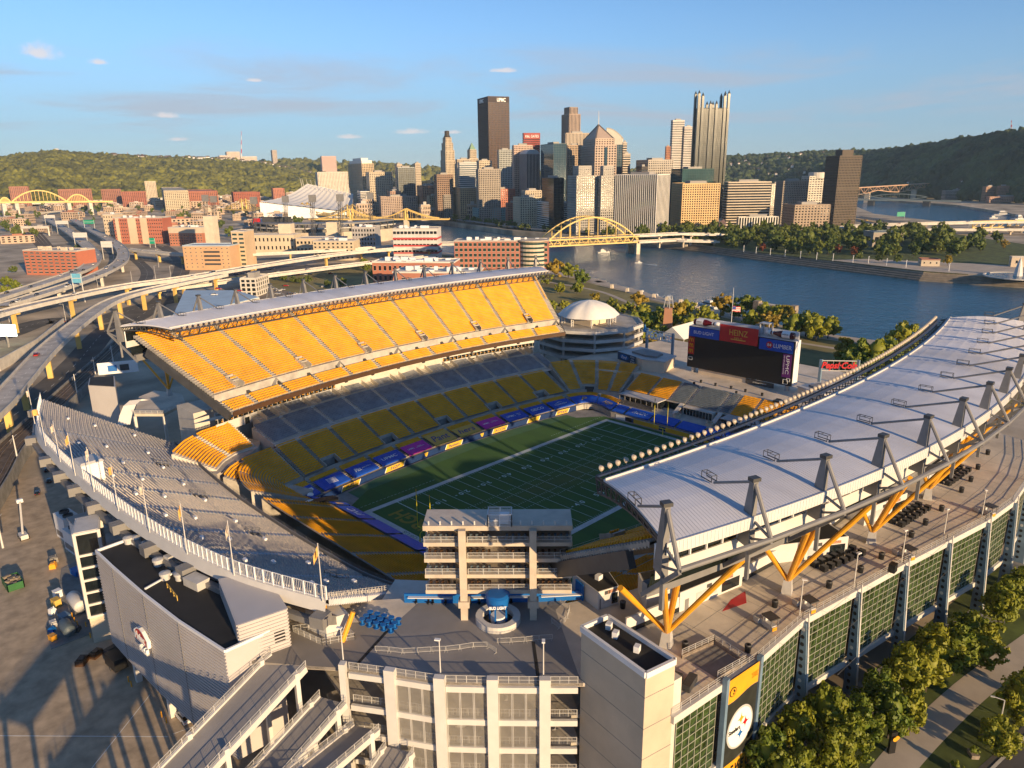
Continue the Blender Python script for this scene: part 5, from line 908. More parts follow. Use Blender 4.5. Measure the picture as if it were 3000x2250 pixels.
# ---------------------------------------------------------------- metal clad building and service yard (bottom left)
mb_ = thing("clad_building", "grey ribbed metal building on columns with a curved front and black roof", "building", (-125, -15, -3)); FR = [(-129.2, 9.0), (-129.0, 0.), (-128.4, -14), (-127.4, -27), (-125.6, -40.4)]
body = FR+[(-116.6, -40.5), (-116.5, -22), (-123.6, 9.4)]; MB().prism(body, 2.3, 22.6, True).build("wall", mm['clad'], mb_)
rb = MB(); zr = np.arange(2.5, 22.9, .62)
for p, q in zip(FR[:-1], FR[1:]):
    p = Vector((*p, 0)); q = Vector((*q, 0)); d = (q-p).normalized(); n_ = V3(d.y, -d.x, 0); n_ = n_ if n_.x < 0 else -n_
    for z in zr: rb.bar(p+n_*.08+V3(0, 0, z), q+n_*.08+V3(0, 0, z), .22, .26)
rb.build("cladding_ribs", mm['clad'], mb_, kind="stuff"); b = MB()
for p in FR[1:4]: b.bar((p[0]-.16, p[1], 2.3), (p[0]-.16, p[1], 22.7), .18, .1)
b.build("panel_joint", mm['steel'], mb_); cM = np.mean(np.array(body), 0); MB().prism([tuple(cM+(np.array(p)-cM)*.975) for p in body], 22.5, 22.75).build("roof_membrane", mm['black'], mb_); b = MB()
for p, q in zip(body, body[1:]+body[:1]): b.bar((*p, 22.9), (*q, 22.9), .35, .5)
b.bar((-127.6, -12.5, 22.9), (-117, -9, 22.9), .3, .3); b.build("parapet", mm['whitel'], mb_)
PHs = [(-118.8, -24.2), (-122.9, -39.8), (-115.2, -41.2), (-112.0, -27)]; MB().prism(PHs, 12, 26.0).build("penthouse", mm['clad'], mb_); rb = MB()
for p, q in zip(PHs[:3], PHs[1:]):
    p = Vector((*p, 0)); q = Vector((*q, 0)); d = (q-p).normalized(); n_ = V3(d.y, -d.x, 0); n_ = n_ if (n_.dot(V3(-118, -34, 0)-(p+q)/2+V3(0, 0, 0)) < 0) else -n_
    for z in np.arange(12.2, 26, .62): rb.bar(p+n_*.08+V3(0, 0, z), q+n_*.08+V3(0, 0, z), .22, .26)
rb.build("penthouse_ribs", mm['clad'], mb_, kind="stuff"); [MB().bx(x-.55, y-.55, -3, x+.55, y+.55, 2.6).build("column", mm['white'], mb_) for x, y in ((-128.0, -.2), (-127.2, -15.2), (-122, 6), (-121, -12), (-126, -30))]
[MB().box((x, y, 23.6), d, .2).build("roof_unit", mm['steell'], mb_) for x, y, d in ((-121.2, 3.2, (2.2, 1.6, 1.2)), (-120.4, -6.0, (2.0, 1.6, 1.5)), (-120.5, -18, (2.6, 4.2, 1.6)))]; [MB().lathe((x, y, 22.7), [(.8, 0), (.8, .9), (1.0, 1.0), (1., 1.4), (.02, 1.6)], 14).build("roof_fan", mm['steell'], mb_) for x, y in ((-122.6, -5.4), (-123.6, -11.5), (-121.8, -13.6), (-123.4, 8.0), (-122.0, 7.2))]; r = MB(); r.rails([(-124.6, -15, 22.8), (-125.0, -20.5, 22.8)], 1.0, .07, 2, 2); r.build("roof_guard_rail", mm['goldt'], mb_)
sg = thing("wall_sign", "red oval-topped Heinz Field sign with a white border on the ribbed wall", "sign", (-129, -13, 12)); cS = V3(-128.75, -11.2, 13.2); uS = (V3(-128.4, -14, 0)-V3(-129, 0, 0)).normalized()
def key(k, l): return [cS+V3(-l, 0, 0)+uS*x*k+V3(0, 0, z*k) for x, z in ((-2.9, -1.3), (2.9, -1.3), (3.1, .2), (2.4, .7), (1.2, 1.5), (0, 1.75), (-1.2, 1.5), (-2.4, .7), (-3.1, .2))]
A, B = key(1., 0), key(1., .6); s = MB(); s.add(A+B, [tuple(range(9)), tuple(range(9, 18))[::-1]]+[(i, (i+1) % 9, 9+(i+1) % 9, 9+i) for i in range(9)]); s.build("sign_body", mm['textw'], sg); MB().poly(key(.86, .64)).build("sign_face", mm['red'], sg); letters("sign_lettering", "Heinz", mm['textw'], cS+V3(-.66, 0, 0), uS, (0, 0, 1), w=4.3, h=1.7, parent=sg, ext=.05, bold=.03); letters("sign_lettering", "Field", mm['textw'], cS+V3(-.3, 0, -2.3)+uS*.9, uS, (0, 0, 1), w=3.2, h=1.2, parent=sg, ext=.5, bold=.03)
nt_ = MB(); nt_.quad((-117.6, -40.88, 20.5), (-115.9, -41.2, 20.5), (-115.9, -41.2, 22.4), (-117.6, -40.88, 22.4)); tag(nt_.build("notice_board", mm['blackp']), "small black notice board on the ribbed penthouse wall", "sign")
# glass stair tower left of it
gs = thing("glass_stair", "narrow white framed glass stair tower beside the ribbed building", "stair tower", (-128, 18, -3)); P4 = [(-130.3, 19.8), (-126.0, 18.4), (-123.4, 26), (-127.6, 27)]; MB().prism(P4, -3, 3.4).build("base", mm['tanl'], gs); MB().prism([tuple(np.mean(np.array(P4), 0)+(np.array(p)-np.mean(np.array(P4), 0))*.97) for p in P4], 3.4, 22.8).build("glazing", mm['glassd'], gs); b = MB()
for p in P4: b.bar((*p, 3.2), (*p, 23.2), .6, .6)
for z in (3.4, 6.3, 9.2, 12.1, 15, 17.9, 22.9):
    for p, q in zip(P4, P4[1:]+P4[:1]): b.bar((*p, z), (*q, z), .5, .5)
b.build("frame", mm['white'], gs); MB().prism(P4, 23.1, 23.3).build("roof", mm['steell'], gs)
# plant: chillers etc. between rim and yard
def chiller(label, c, d, rz=.1):
    t = thing("chiller_unit", label, "plant unit", (c[0], c[1], -3), "white rooftop plant units"); MB().box((c[0], c[1], -3+d[2]/2), d, rz).build("casing", mm['whitel'], t)
    for k in (-.25, .25): f = MB(); f.lathe((c[0]+d[0]*k*.0, c[1]+d[1]*k, -3+d[2]), [(1.3, 0), (1.3, .5), (1.1, .5), (1.05, .1), (.02, .1)], 16); f.build("fan", mm['dark'], t)
    MB().box((c[0]-d[0]*.5, c[1], -3+1.6), (.1, d[1]*.8, 1.6), rz).build("louvre", mm['steel'], t)
chiller("white cooling unit with two fans nearest the rail tracks", (-119, 78, 0), (4.2, 7., 7.)); chiller("white cooling unit with two fans closer to the glass stair", (-119.5, 68, 0), (4.4, 7., 6.)); MB()
t = thing("plant_house", "low white plant house roof beside the cooling units", "building", (-117, 56, -3)); MB().bx(-122, 40, -3, -113, 62, 9).build("wall", mm['whitel'], t); MB().bx(-122.3, 39.7, 9, -112.8, 62.3, 9.5).build("roof", mm['steell'], t); b = MB(); [b.box((-118+k, 46+5*k, 10.3), (2, 1.6, 1.6), .2) for k in range(3)]; b.build("roof_unit", mm['steell'], t)
# yard objects
tk = thing("white_tank", "white cylindrical tank on its side by the yard island", "tank", (-129, 37, -3)); b = MB(); b.lathe((0, 0, 0), [(.02, 0), (1.3, .1), (1.5, .5), (1.5, 6.5), (1.3, 6.9), (.02, 7)], 16); b.v = [(-128.6+x, 33.4+z*.99, -1.0+y) for x, y, z in b.v]; b.build("shell", mm['white'], tk, smooth=True); MB().bx(-130, 34, -3, -127.2, 35, -2).build("cradle", mm['steel'], tk)
tk = thing("grey_tank", "dark grey tank beside pumps in the service yard", "tank", (-134, 28, -3)); b = MB(); b.lathe((0, 0, 0), [(.02, 0), (1.1, .1), (1.3, .5), (1.3, 4.5), (1.1, 4.9), (.02, 5)], 14); b.v = [(-133.2+x, 25.4+z, -1.4+y) for x, y, z in b.v]; b.build("shell", mat("tank_slate", (.10, .13, .15), .5), tk, smooth=True); MB().bx(-134, 26, -3, -132.4, 30, -2.5).build("cradle", mm['steel'], tk)
jk = [("generator", (-132.2, 33.8), (1.8, 2.4, 1.6), 'bluepost', "blue-grey pump crate beside the grey tank"), ("orange_crate", (-136.2, 27.6), (1.2, 1.6, 1.2), 'gold', "orange machine at the tip of the yard island"), ("pallet_stack", (-131.8, 41.6), (1.5, 2, 2.), 'goldt', "tan crate stack behind the white tank"), ("blue_skip", (-123.6, 54.2), (2.6, 3, 1.5), 'bud', "blue skip near the glass stair"), ("blue_skip", (-122.4, 50.8), (2.2, 2, 1.4), 'bud', "smaller blue skip near the glass stair"), ("crate", (-130.4, 46), (1.6, 1.6, 1.8), 'whitel', "white crate beside the tan stack")]
for nm, c, d, m_, lb in jk: b = MB(); b.box((c[0], c[1], -3+d[2]/2), d, .2, .94); b.box((c[0], c[1], -3+d[2]), (d[0]*1.05, d[1]*1.05, .15), .2); tag(b.build(nm, mm[m_]), lb, "crate")
dmp = thing("dumpster", "open green dumpster full of scrap at the left of the service yard", "dumpster", (-136.6, 60, -3)); b = MB()
for x0, y0, x1, y1 in ((-138.4, 57, -138.2, 63), (-135, 57, -134.8, 63), (-138.4, 57, -134.8, 57.2), (-138.4, 62.8, -134.8, 63)): b.bx(x0, y0, -3, x1, y1, -1.2)
b.build("hull", mat("dumpster_green", (.02, .12, .03), .6), dmp); b = MB(); [b.box((-136.6+random.uniform(-1.2, 1.2), 60+random.uniform(-2.4, 2.4), -1.6+random.uniform(-.3, .5)), (random.uniform(.5, 1.4), random.uniform(.5, 1.6), random.uniform(.2, .8)), random.uniform(0, 3)) for _ in range(22)]; b.build("scrap", mm['stone'], dmp)
lift = thing("boom_lift", "white boom lift parked by the rail wall", "lift", (-128, 87, -3)); MB().box((-128.4, 86.4, -2.1), (1.8, 3.2, 1.2)).build("chassis", mm['white'], lift); MB().bar((-128.4, 86.4, -1.4), (-126, 96, 4.2), .5, .6).build("boom", mm['white'], lift); MB().box((-126, 96.4, 4.4), (1.6, 1, 1)).build("basket", mm['whitel'], lift); b = MB(); [b.tube((-128.4+s*.9, 86.4+d, -2.6), (-128.4+s*1.15, 86.4+d, -2.6), .42, 10) for s in (-1, 1) for d in (-1.1, 1.1)]; b.build("wheel", mm['blackp'], lift)
bol = thing("bollard", "", "bollard", (0, 0, 0), "yellow bollards round the yard columns"); MB().tube((0, 0, 0), (0, 0, 1.3), .13, 8).build("post", mm['gold'], bol); first = True
for x, y in ((-129.6, .9), (-129.7, -1.0), (-126.8, -.9), (-128.8, -14.0), (-128.8, -16.3), (-126.0, -15.8), (-130.8, 31.5), (-130.8, 29.4), (-129.6, 27.6), (-130.6, 34), (-130.2, 22.5)): place(bol, (x, y, -3), 0, 1., "short yellow bollard in the service yard", first=first); first = False
TAG = None
# =====================================================================  LAND, WATER, HILLS
wat = bpy.data.materials.new("river_water"); wat.use_nodes = True; t_ = wat.node_tree; P_ = t_.nodes["Principled BSDF"]; K_ = t_.links
P_.inputs["Base Color"].default_value = (.018, .11, .21, 1); P_.inputs["Roughness"].default_value = .14; P_.inputs["IOR"].default_value = 1.33
c_ = t_.nodes.new("ShaderNodeTexCoord"); mp = t_.nodes.new("ShaderNodeMapping"); mp.inputs["Scale"].default_value = (.16, .16, .16); mp.inputs["Rotation"].default_value = (0, 0, .6); K_.new(c_.outputs["Object"], mp.inputs[0])
n1_ = t_.nodes.new("ShaderNodeTexNoise"); n1_.inputs["Scale"].default_value = 1.; n1_.inputs["Detail"].default_value = 6; n1_.inputs["Roughness"].default_value = .65; n1_.inputs["Distortion"].default_value = .6; K_.new(mp.outputs[0], n1_.inputs[0])
b_ = t_.nodes.new("ShaderNodeBump"); b_.inputs["Strength"].default_value = .7; b_.inputs["Distance"].default_value = 1.6; K_.new(n1_.outputs[0], b_.inputs["Height"]); K_.new(b_.outputs[0], P_.inputs["Normal"])
WZ = -9.0
struct(MB().quad((-6000, -9000, WZ), (12000, -9000, WZ), (12000, 12000, WZ), (-6000, 12000, WZ)).build("river", wat))
near_bank = [(360, -3000), (330, -700), (285, -200), (281, 11), (279, 45), (314, 143), (322, 174), (345, 220), (363, 270), (375, 293), (430, 560), (505, 850), (575, 1080), (720, 1400), (930, 1900), (1350, 2900), (2100, 4200), (3000, 9000)]
city_m = mat("city_ground", (.38, .30, .21), .95, .35, .02, col2=(.46, .38, .28))
struct(MB().prism(near_bank + [(-5900, 9000), (-5900, -3000)], -12, -3.0).build("ground", city_m))
far_bank = [(612, -40), (596, 75), (655, 280), (688, 363), (702, 720), (775, 955), (870, 1250), (1010, 1650), (1300, 2350), (2000, 3600), (3100, 8800)]
mon = [(690, -170)] + [tuple(G(x, y, -9))[:2] for x, y in ((3100, 716), (2850, 676), (2700, 656), (2560, 638), (2500, 612), (2470, 590), (2440, 575))] + [(4200, 2500), (9000, 6000)]
struct(MB().prism(far_bank + [(9000, 9000)] + mon[::-1] + [(640, -140)], -12, -1.0).build("downtown_ground", city_m))
sb_ = [G(3000, 640, WZ), G(2940, 628, WZ), G(2800, 606, WZ), G(2690, 598, WZ), G(2560, 588, WZ)]
struct(MB().prism([(1000, -2500), (1330, -300)] + [(p.x, p.y) for p in sb_] + [(2900, 1050), (4300, 2250), (9500, 5800), (9500, -6000)], -12, -4.0).build("south_shore_ground", city_m))
# yard surfaces near the stadium, all a few millimetres apart
struct(MB().prism([(-175, -60), (-112, -36), (-100, 60), (-104, 128), (-140, 150), (-185, 120)], -3.2, -2.99).build("service_yard", mm['lot']))
b = MB()
for i in range(6): p = V3(-120-3*i, -22-6*i, -2.98); b.bar(p, p+V3(-9, 2, 0), .12, .01)
b.bar((-150, -25, -2.98), (-128, -6, -2.98), .15, .01); b.bar((-152, 3, -2.98), (-130, -20, -2.98), .15, .01); struct(b.build("yard_markings", mm['roadw']))
struct(MB().prism([(-137.5, 24), (-136, 34), (-130, 47), (-126, 60), (-121, 62), (-124, 24)], -3.1, -2.85).build("yard_island", mm['concd']))
# lit walk and lawn on the right
wl_ = [G(2480, 2250, -3), G(2590, 2125, -3), G(2760, 1960, -3), G(3000, 1760, -3)]; wr_ = [G(2790, 2250, -3), G(2900, 2150, -3), G(3060, 2030, -3)]
struct(MB().prism([(-130, -190), (-96, -98), (-85, -97), (90, -116), (160, -116), (160, -190)], -3.2, -2.99).build("lawn", mm['grass']))
def ribbon(mb, pts, w, z=None, n=24):
    P = smooth([tuple(p) for p in pts], n); A = []; B = []
    for i in range(n):
        d = P[min(i+1, n-1)]-P[max(i-1, 0)]; d = d/np.hypot(d[0], d[1]); nx = np.array([d[1], -d[0]])*w/2; zz_ = P[i][2] if z is None else z; A.append((P[i][0]+nx[0], P[i][1]+nx[1], zz_)); B.append((P[i][0]-nx[0], P[i][1]-nx[1], zz_))
    mb.strip(B, A); return A, B, P
b = MB(); ribbon(b, [G(2560, 2330, -3), G(2640, 2225, -3), G(2740, 2120, -3), G(2860, 2010, -3), G(3010, 1900, -3), G(3200, 1760, -3)], 5.6, -2.97); struct(b.build("walkway", mm['path'])); b = MB(); ribbon(b, [G(2890, 2330, -3), G(2990, 2235, -3), G(3120, 2110, -3), G(3400, 1900, -3)], 7, -2.975); struct(b.build("street", mm['asphalt'])); b = MB(); ribbon(b, [G(2860, 2300, -3), G(2945, 2215, -3), G(3080, 2090, -3)], .5, -2.9); struct(b.build("kerb", mm['concl']))
struct(MB().prism([(-64, -98.6)]+[(x, y-.5) for x, y in FAC[1:]]+[(x, y-7.5) for x, y in FAC[:0:-1]]+[(-66, -106)], -3.1, -2.975).build("facade_pavement", mm['concd']))
# ---- hills
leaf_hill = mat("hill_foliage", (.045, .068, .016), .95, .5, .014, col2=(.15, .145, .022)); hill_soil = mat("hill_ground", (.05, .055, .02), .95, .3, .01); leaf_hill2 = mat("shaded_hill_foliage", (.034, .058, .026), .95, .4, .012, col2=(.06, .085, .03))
def blob_template(sub=1):
    import bmesh
    bm = bmesh.new(); bmesh.ops.create_icosphere(bm, subdivisions=sub, radius=1.); v = np.array([tuple(x.co) for x in bm.verts]); f = np.array([[x.index for x in t.verts] for t in bm.faces]); bm.free(); return v, f
BV, BF = blob_template(2)
def forest(name, pts, size, m_, label, rad=(.7, 1.5)):
    n = len(pts); V = []; sc_ = rng.uniform(rad[0], rad[1], n)*size; ang = rng.uniform(0, 6.28, n)
    ca, sa = np.cos(ang)[:, None], np.sin(ang)[:, None]; jit = 1+rng.normal(0, .17, (n, len(BV))); v = BV[None]*jit[..., None]
    x = (v[..., 0]*ca-v[..., 1]*sa)*sc_[:, None]; y = (v[..., 0]*sa+v[..., 1]*ca)*sc_[:, None]; z = v[..., 2]*sc_[:, None]*rng.uniform(.75, 1.25, n)[:, None]
    P = np.array(pts); W_ = np.stack([x+P[:, 0:1], y+P[:, 1:2], z+P[:, 2:3]], -1).reshape(-1, 3); F = (BF[None]+(np.arange(n)*len(BV))[:, None, None]).reshape(-1, 3)
    o = npmesh(name, W_, F, m_, kind="stuff"); o["label"] = label; o["category"] = "woodland"; return o
def hill(name, ridge, Dr, Db, zb, n, m_, label, size, back=600, gap=None, dens=1.):
    R = [GD(px, py, d) for (px, py), d in zip(ridge, Dr)]; Bz = [GD(px, py+60, d) for (px, py), d in zip(ridge, Db)]; b = MB(); k = 7; prev = None; rows = []
    for j in range(k+1):
        f = j/k; rows.append([(V3(bb.x, bb.y, zb).lerp(V3(rr.x, rr.y, rr.z-size*.7), f)+V3(0, 0, (rr.z-zb)*.16*math.sin(f*math.pi))) for bb, rr in zip(Bz, R)])
    dirb = [(V3(r_.x-CX, r_.y-CY, 0)).normalized() for r_ in R]; rows.append([V3(r_.x, r_.y, -5)+d*back for r_, d in zip(R, dirb)])
    for a, c in zip(rows[:-1], rows[1:]): b.strip(a, c)
    o = struct(b.build(name, hill_soil)); pts = []
    for _ in range(n):
        i = random.random()*(len(R)-1); a = int(i); f = i-a; j = random.random()**.8*k; q = int(min(j, k-1)); g = j-q
        p = rows[q][a].lerp(rows[q][a+1], f).lerp(rows[q+1][a].lerp(rows[q+1][a+1], f), g)
        if gap and gap(i/(len(R)-1), j/k): continue
        pts.append((p.x, p.y, p.z+size*.25))
    forest(name + "_woods", pts, size, m_, label); return rows
hillL = hill("left_hill", [(-60, 474), (60, 458), (120, 451), (165, 447), (235, 452), (330, 458), (430, 463), (540, 464), (660, 469), (760, 480), (860, 498), (960, 520)], [4300]*6+[4500]*6, [2900]*4+[3100]*4+[3300]*4, 0, 7500, leaf_hill, "wooded golden green hill along the left horizon", 12.5, gap=lambda a, f: False)
hill("back_hill", [(700, 478), (820, 472), (900, 470), (1000, 476), (1120, 480), (1240, 492), (1330, 500), (1420, 503), (1560, 505), (1700, 505), (1840, 500), (1960, 495), (2080, 490)], [5600]*13, [4600]*13, 30, 1500, leaf_hill, "distant wooded ridge behind the downtown towers", 20)
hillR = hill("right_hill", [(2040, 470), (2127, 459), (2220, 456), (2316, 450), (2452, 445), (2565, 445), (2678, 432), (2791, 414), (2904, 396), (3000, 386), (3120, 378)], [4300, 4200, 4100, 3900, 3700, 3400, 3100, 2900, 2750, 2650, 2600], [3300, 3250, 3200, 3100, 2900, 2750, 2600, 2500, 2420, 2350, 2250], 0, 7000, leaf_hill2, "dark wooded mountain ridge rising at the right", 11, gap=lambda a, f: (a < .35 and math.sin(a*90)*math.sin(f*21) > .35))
# scattered far houses on the slopes and ridge
hs = thing("hillside_house", "", "house", (0, 0, 0), "far houses on the slopes"); b = MB(); b.bx(-5, -4, 0, 5, 4, 7); b.build("wall", mm['white'], hs); b = MB(); b.add([(-5.4, -4.4, 7), (5.4, -4.4, 7), (5.4, 4.4, 7), (-5.4, 4.4, 7), (-5.4, 0, 10.5), (5.4, 0, 10.5)], ((0, 1, 5, 4), (2, 3, 4, 5), (0, 4, 3), (1, 2, 5))); b.build("roof", mat("house_roof", (.13, .09, .075), .9), hs); first = True
for k in range(110):
    i = random.uniform(0, 4.2) if k < 78 else random.uniform(4.2, 9.5); a = int(i); f = i-a; j = random.uniform(1.2, 6.6) if k < 78 else random.choice((random.uniform(6.3, 6.9), random.uniform(.3, 1.2))); q = int(j); g = j-q; p = hillR[q][a].lerp(hillR[q][a+1], f).lerp(hillR[q+1][a].lerp(hillR[q+1][a+1], f), g); place(hs, (p.x, p.y, p.z+6), random.uniform(-.6, .6), (random.uniform(.8, 1.6), random.uniform(.8, 1.3), random.uniform(.9, 1.4)), "pale far-off house on the right-hand ridge", first=first); first = False
for k in range(60):
    i = random.uniform(5., 10.6); a = int(i); f = i-a; q = 6; p = hillL[q][a].lerp(hillL[q][a+1], f).lerp(hillL[7][a].lerp(hillL[7][a+1], f), random.uniform(.3, 1)); place(hs, (p.x, p.y, p.z+10), random.uniform(-.6, .6), (random.uniform(1., 3.), random.uniform(1, 2), random.uniform(1., 1.8)), "pale far-off house atop the left-hand hill")
# =====================================================================  CITY
def plan_hit(P, u, px, row):
    d = F_ + R_*((px-1500)/FPX) - U_*((row-1125)/FPX); A = np.array([[u.x, -d.x], [u.y, -d.y]]); s = np.linalg.solve(A, np.array([CX-P.x, CY-P.y])); return s[0]
cmats = {}
def cm(c, r=.75, v=.08):
    k = (c, r)
    if k not in cmats: cmats[k] = mat("facade_%d" % len(cmats), c, r, v, .05)
    return cmats[k]
gl = {'dark': mm['glassd'], 'blue': mat("blue_glass", (.02, .05, .07), .07, .3, .06, spec=.9), 'green': mat("green_tint_glass", (.02, .055, .05), .07, .3, .06, spec=.9), 'grey': mat("grey_glass", (.05, .053, .045), .18, .3, .05, spec=.6), 'brown': mat("bronze_glass", (.03, .022, .017), .12, .3, .06, spec=.8)}
def skin(root, foot, z0, z1, wallm, style, fh=3.8, bay=4., pw=.45, sh=.45, glass='dark', depth=.5, nofaces=()):
    """glass core with proud piers and floor bands: real relief on every face"""
    MB().prism(foot, z0, z1).build("glazing", gl[glass], root); n = len(foot); a = sum(foot[i][0]*foot[(i+1) % n][1]-foot[(i+1) % n][0]*foot[i][1] for i in range(n)); F2 = foot if a > 0 else foot[::-1]
    pm, sm = MB(), MB(); nf = max(1, round((z1-z0)/fh)); H = (z1-z0)/nf
    for p, q in zip(F2, F2[1:]+F2[:1]):
        p = V3(*p, 0); q = V3(*q, 0); d = (q-p); Lh = d.length; d.normalize(); nn = V3(d.y, -d.x, 0); nb_ = max(1, round(Lh/bay)); B_ = Lh/nb_
        if style in ('grid', 'vert', 'mull'):
            w_ = B_*pw if style != 'mull' else .25
            for k in range(nb_+1):
                c = p+d*(k*B_)+nn*(depth/2-.05); w2 = w_ if 0 < k < nb_ else w_*.6+.3
                pm.bar(c+V3(0, 0, z0), c+V3(0, 0, z1+.6), w2, depth, up=nn)
        if style in ('grid', 'horiz', 'mull'):
            h_ = H*sh if style != 'mull' else .3
            for k in range(nf+1):
                c = nn*(depth/2-.12)+V3(0, 0, z0+k*H+(h_/2 if k < nf else 0)); sm.bar(p+c, q+c, depth*.9, h_)
    if pm.n: pm.build("piers", wallm, root)
    if sm.n: sm.build("spandrels", wallm, root)
    return F2
def cap(root, foot, z, wallm, h=1.2):
    b = MB(); b.prism(foot, z, z+.4)
    for p, q in zip(foot, foot[1:]+foot[:1]): b.bar((*p, z+h/2), (*q, z+h/2), .5, h)
    b.build("roof", wallm, root)
def footprint(xl, xc, xr, yt, D, ang, depth=None):
    P = GD(xc, yt, D); a = math.radians(ang); u2 = V3(math.cos(a), math.sin(a), 0); u1 = V3(-math.sin(a), math.cos(a), 0)
    L2_ = plan_hit(P, u2, xr, yt) if xr > xc else (depth or 25); L1_ = plan_hit(P, u1, xl, yt) if xl < xc else (depth or 25)
    L1_ = L1_ if L1_ > 0 else 25; L2_ = L2_ if L2_ > 0 else 25
    o = V3(P.x, P.y, 0); A = [o, o+u2*L2_, o+u2*L2_+u1*L1_, o+u1*L1_]; return [(v.x, v.y) for v in A], P.z, u1, u2, L1_, L2_
def tower(label, xl, xc, xr, yt, D, ang=-18, style='grid', col=(.45, .38, .30), fh=3.9, bay=4., pw=.45, sh=.45, glass='dark', z0=-1., depth=.5, roofcol=None, name="office_tower", cat="building", plant=True):
    foot, z1, u1, u2, l1, l2 = footprint(xl, xc, xr, yt, D, ang); c = np.mean(np.array(foot), 0)
    t = thing(name, label, cat, (c[0], c[1], z0)); w = cm(col); skin(t, foot, z0, z1, w, style, fh, bay, pw, sh, glass, depth); cap(t, foot, z1, cm(roofcol or col))
    if plant: b = MB(); b.box((c[0], c[1], z1+2.2), (l2*.45, l1*.45, 4.4), math.radians(ang)); b.build("roof_plant", cm((.32, .3, .28)), t)
    INFO[t.name] = (foot, z1, u1, u2, l1, l2, c); return t
INFO = {}
# ---- the tallest first
t = tower("dark brown steel skyscraper, tallest in the skyline, lettered UPMC", 1399, 1430, 1491, 283, 1950, -24, 'grid', (.10, .058, .045), 4.2, 4., .42, .28, 'brown', plant=False); foot, z1, u1, u2, l1, l2, c = INFO[t.name]; P = V3(*foot[0], 0)
b = MB()
for p, q in zip(foot, foot[1:]+foot[:1]): b.bar((*p, z1-6), (*q, z1-6), 1.4, 13)
b.build("crown_band", cm((.045, .03, .03)), t); nv_ = V3(u2.y, -u2.x, 0); letters("crown_lettering", "UPMC", mm['textw'], P+u2*(l2*.62)+nv_*.9+V3(0, 0, z1-7), u2, (0, 0, 1), w=l2*.42, h=9, parent=t, ext=.5, bold=.03); nl_ = -V3(-u1.y, u1.x, 0); nl_ = nl_ if nl_.dot(V3(-1, 0, 0)) > 0 else -nl_; letters("crown_lettering", "UPMC", mm['textw'], P+u1*(l1*.6)+nl_*.9+V3(0, 0, z1-7), -u1, (0, 0, 1), w=l1*.4, h=9, parent=t, ext=.5, bold=.03)
t = tower("slim stepped stone tower with a black pyramid top", 1291, 1306, 1333, 470, 1900, -22, 'grid', (.55, .45, .33), 3.9, 3.6, .5, .3, plant=False); foot, z1, u1, u2, l1, l2, c = INFO[t.name]; zt = GD(1312, 384, 1900).z
for f, a, bb in ((.92, 0., .35), (.76, .35, .6), (.58, .6, .78)): pts = [tuple(c+(np.array(p)-c)*f) for p in foot]; skin(t, pts, z1+(zt-z1)*a, z1+(zt-z1)*bb, cm((.55, .45, .33)), 'grid', 3.9, 3.6, .5, .3)
b = MB(); r_ = (l1+l2)/4*.5; b.lathe((c[0], c[1], z1+(zt-z1)*.78), [(r_*1.2, 0), (r_*.75, (zt-z1)*.1), (r_*.7, (zt-z1)*.24), (.1, (zt-z1)*.25)], 8); b.build("pyramid_cap", cm((.05, .04, .035)), t)
t = tower("small art deco stone tower with a green pitched roof", 1366, 1376, 1400, 465, 1850, -22, 'grid', (.52, .43, .32), 3.8, 3.4, .5, .3, plant=False); foot, z1, u1, u2, l1, l2, c = INFO[t.name]; zt = GD(1384, 417, 1850).z; pts = [tuple(c+(np.array(p)-c)*.75) for p in foot]; skin(t, pts, z1, z1+(zt-z1)*.55, cm((.52, .43, .32)), 'grid', 3.8, 3.4, .5, .3); b = MB(); b.lathe((c[0], c[1], z1+(zt-z1)*.55), [((l1+l2)/4*.95, 0), (.2, (zt-z1)*.45)], 4, math.radians(23), math.radians(383)); b.build("green_roof", cm((.20, .32, .22)), t)
t = tower("red office tower lettered K&L GATES", 1531, 1534, 1582, 391, 1750, -30, 'horiz', (.33, .06, .045), 4, 5, .4, .6, plant=False); foot, z1, u1, u2, l1, l2, c = INFO[t.name]; nv_ = V3(u2.y, -u2.x, 0); b = MB(); b.bar((*foot[0], z1-5), (*foot[1], z1-5), 1.4, 12); b.build("crown_band", cm((.33, .06, .045)), t); letters("crown_lettering", "K&L GATES", mm['textw'], V3(*foot[0], 0)+u2*l2*.5+nv_*1.1+V3(0, 0, z1-6), u2, (0, 0, 1), w=l2*.8, h=5.5, parent=t, ext=.5)
tower("plain grey stone office block beside the tallest tower", 1458, 1462, 1500, 440, 1650, -28, 'grid', (.36, .37, .35), 3.9, 3.4, .45, .4)
tower("pinkish stone slab tower left of the barrel roof", 1501, 1506, 1560, 427, 1500, -30, 'grid', (.52, .38, .31), 3.9, 3.2, .5, .4)
t = tower("grey-pink tower with a glass barrel vault roof", 1522, 1543, 1581, 452, 1450, -28, 'vert', (.42, .33, .30), 3.9, 3., .45, .4, plant=False); foot, z1, u1, u2, l1, l2, c = INFO[t.name]; b = MB(); A = V3(*foot[0], z1); r_ = l2/2; pr = [A+u2*(r_-r_*math.cos(x))+V3(0, 0, r_*.7*math.sin(x)) for x in np.linspace(0, math.pi, 13)]; b.strip(pr, [p+u1*l1 for p in pr]); b.poly(pr); b.build("barrel_roof", cm((.40, .42, .42), .4), t)
tower("dark blue-green glass tower with sloped shoulders", 1584, 1622, 1659, 422, 1350, -30, 'mull', (.10, .13, .14), 4, 5, glass='blue', depth=.25)
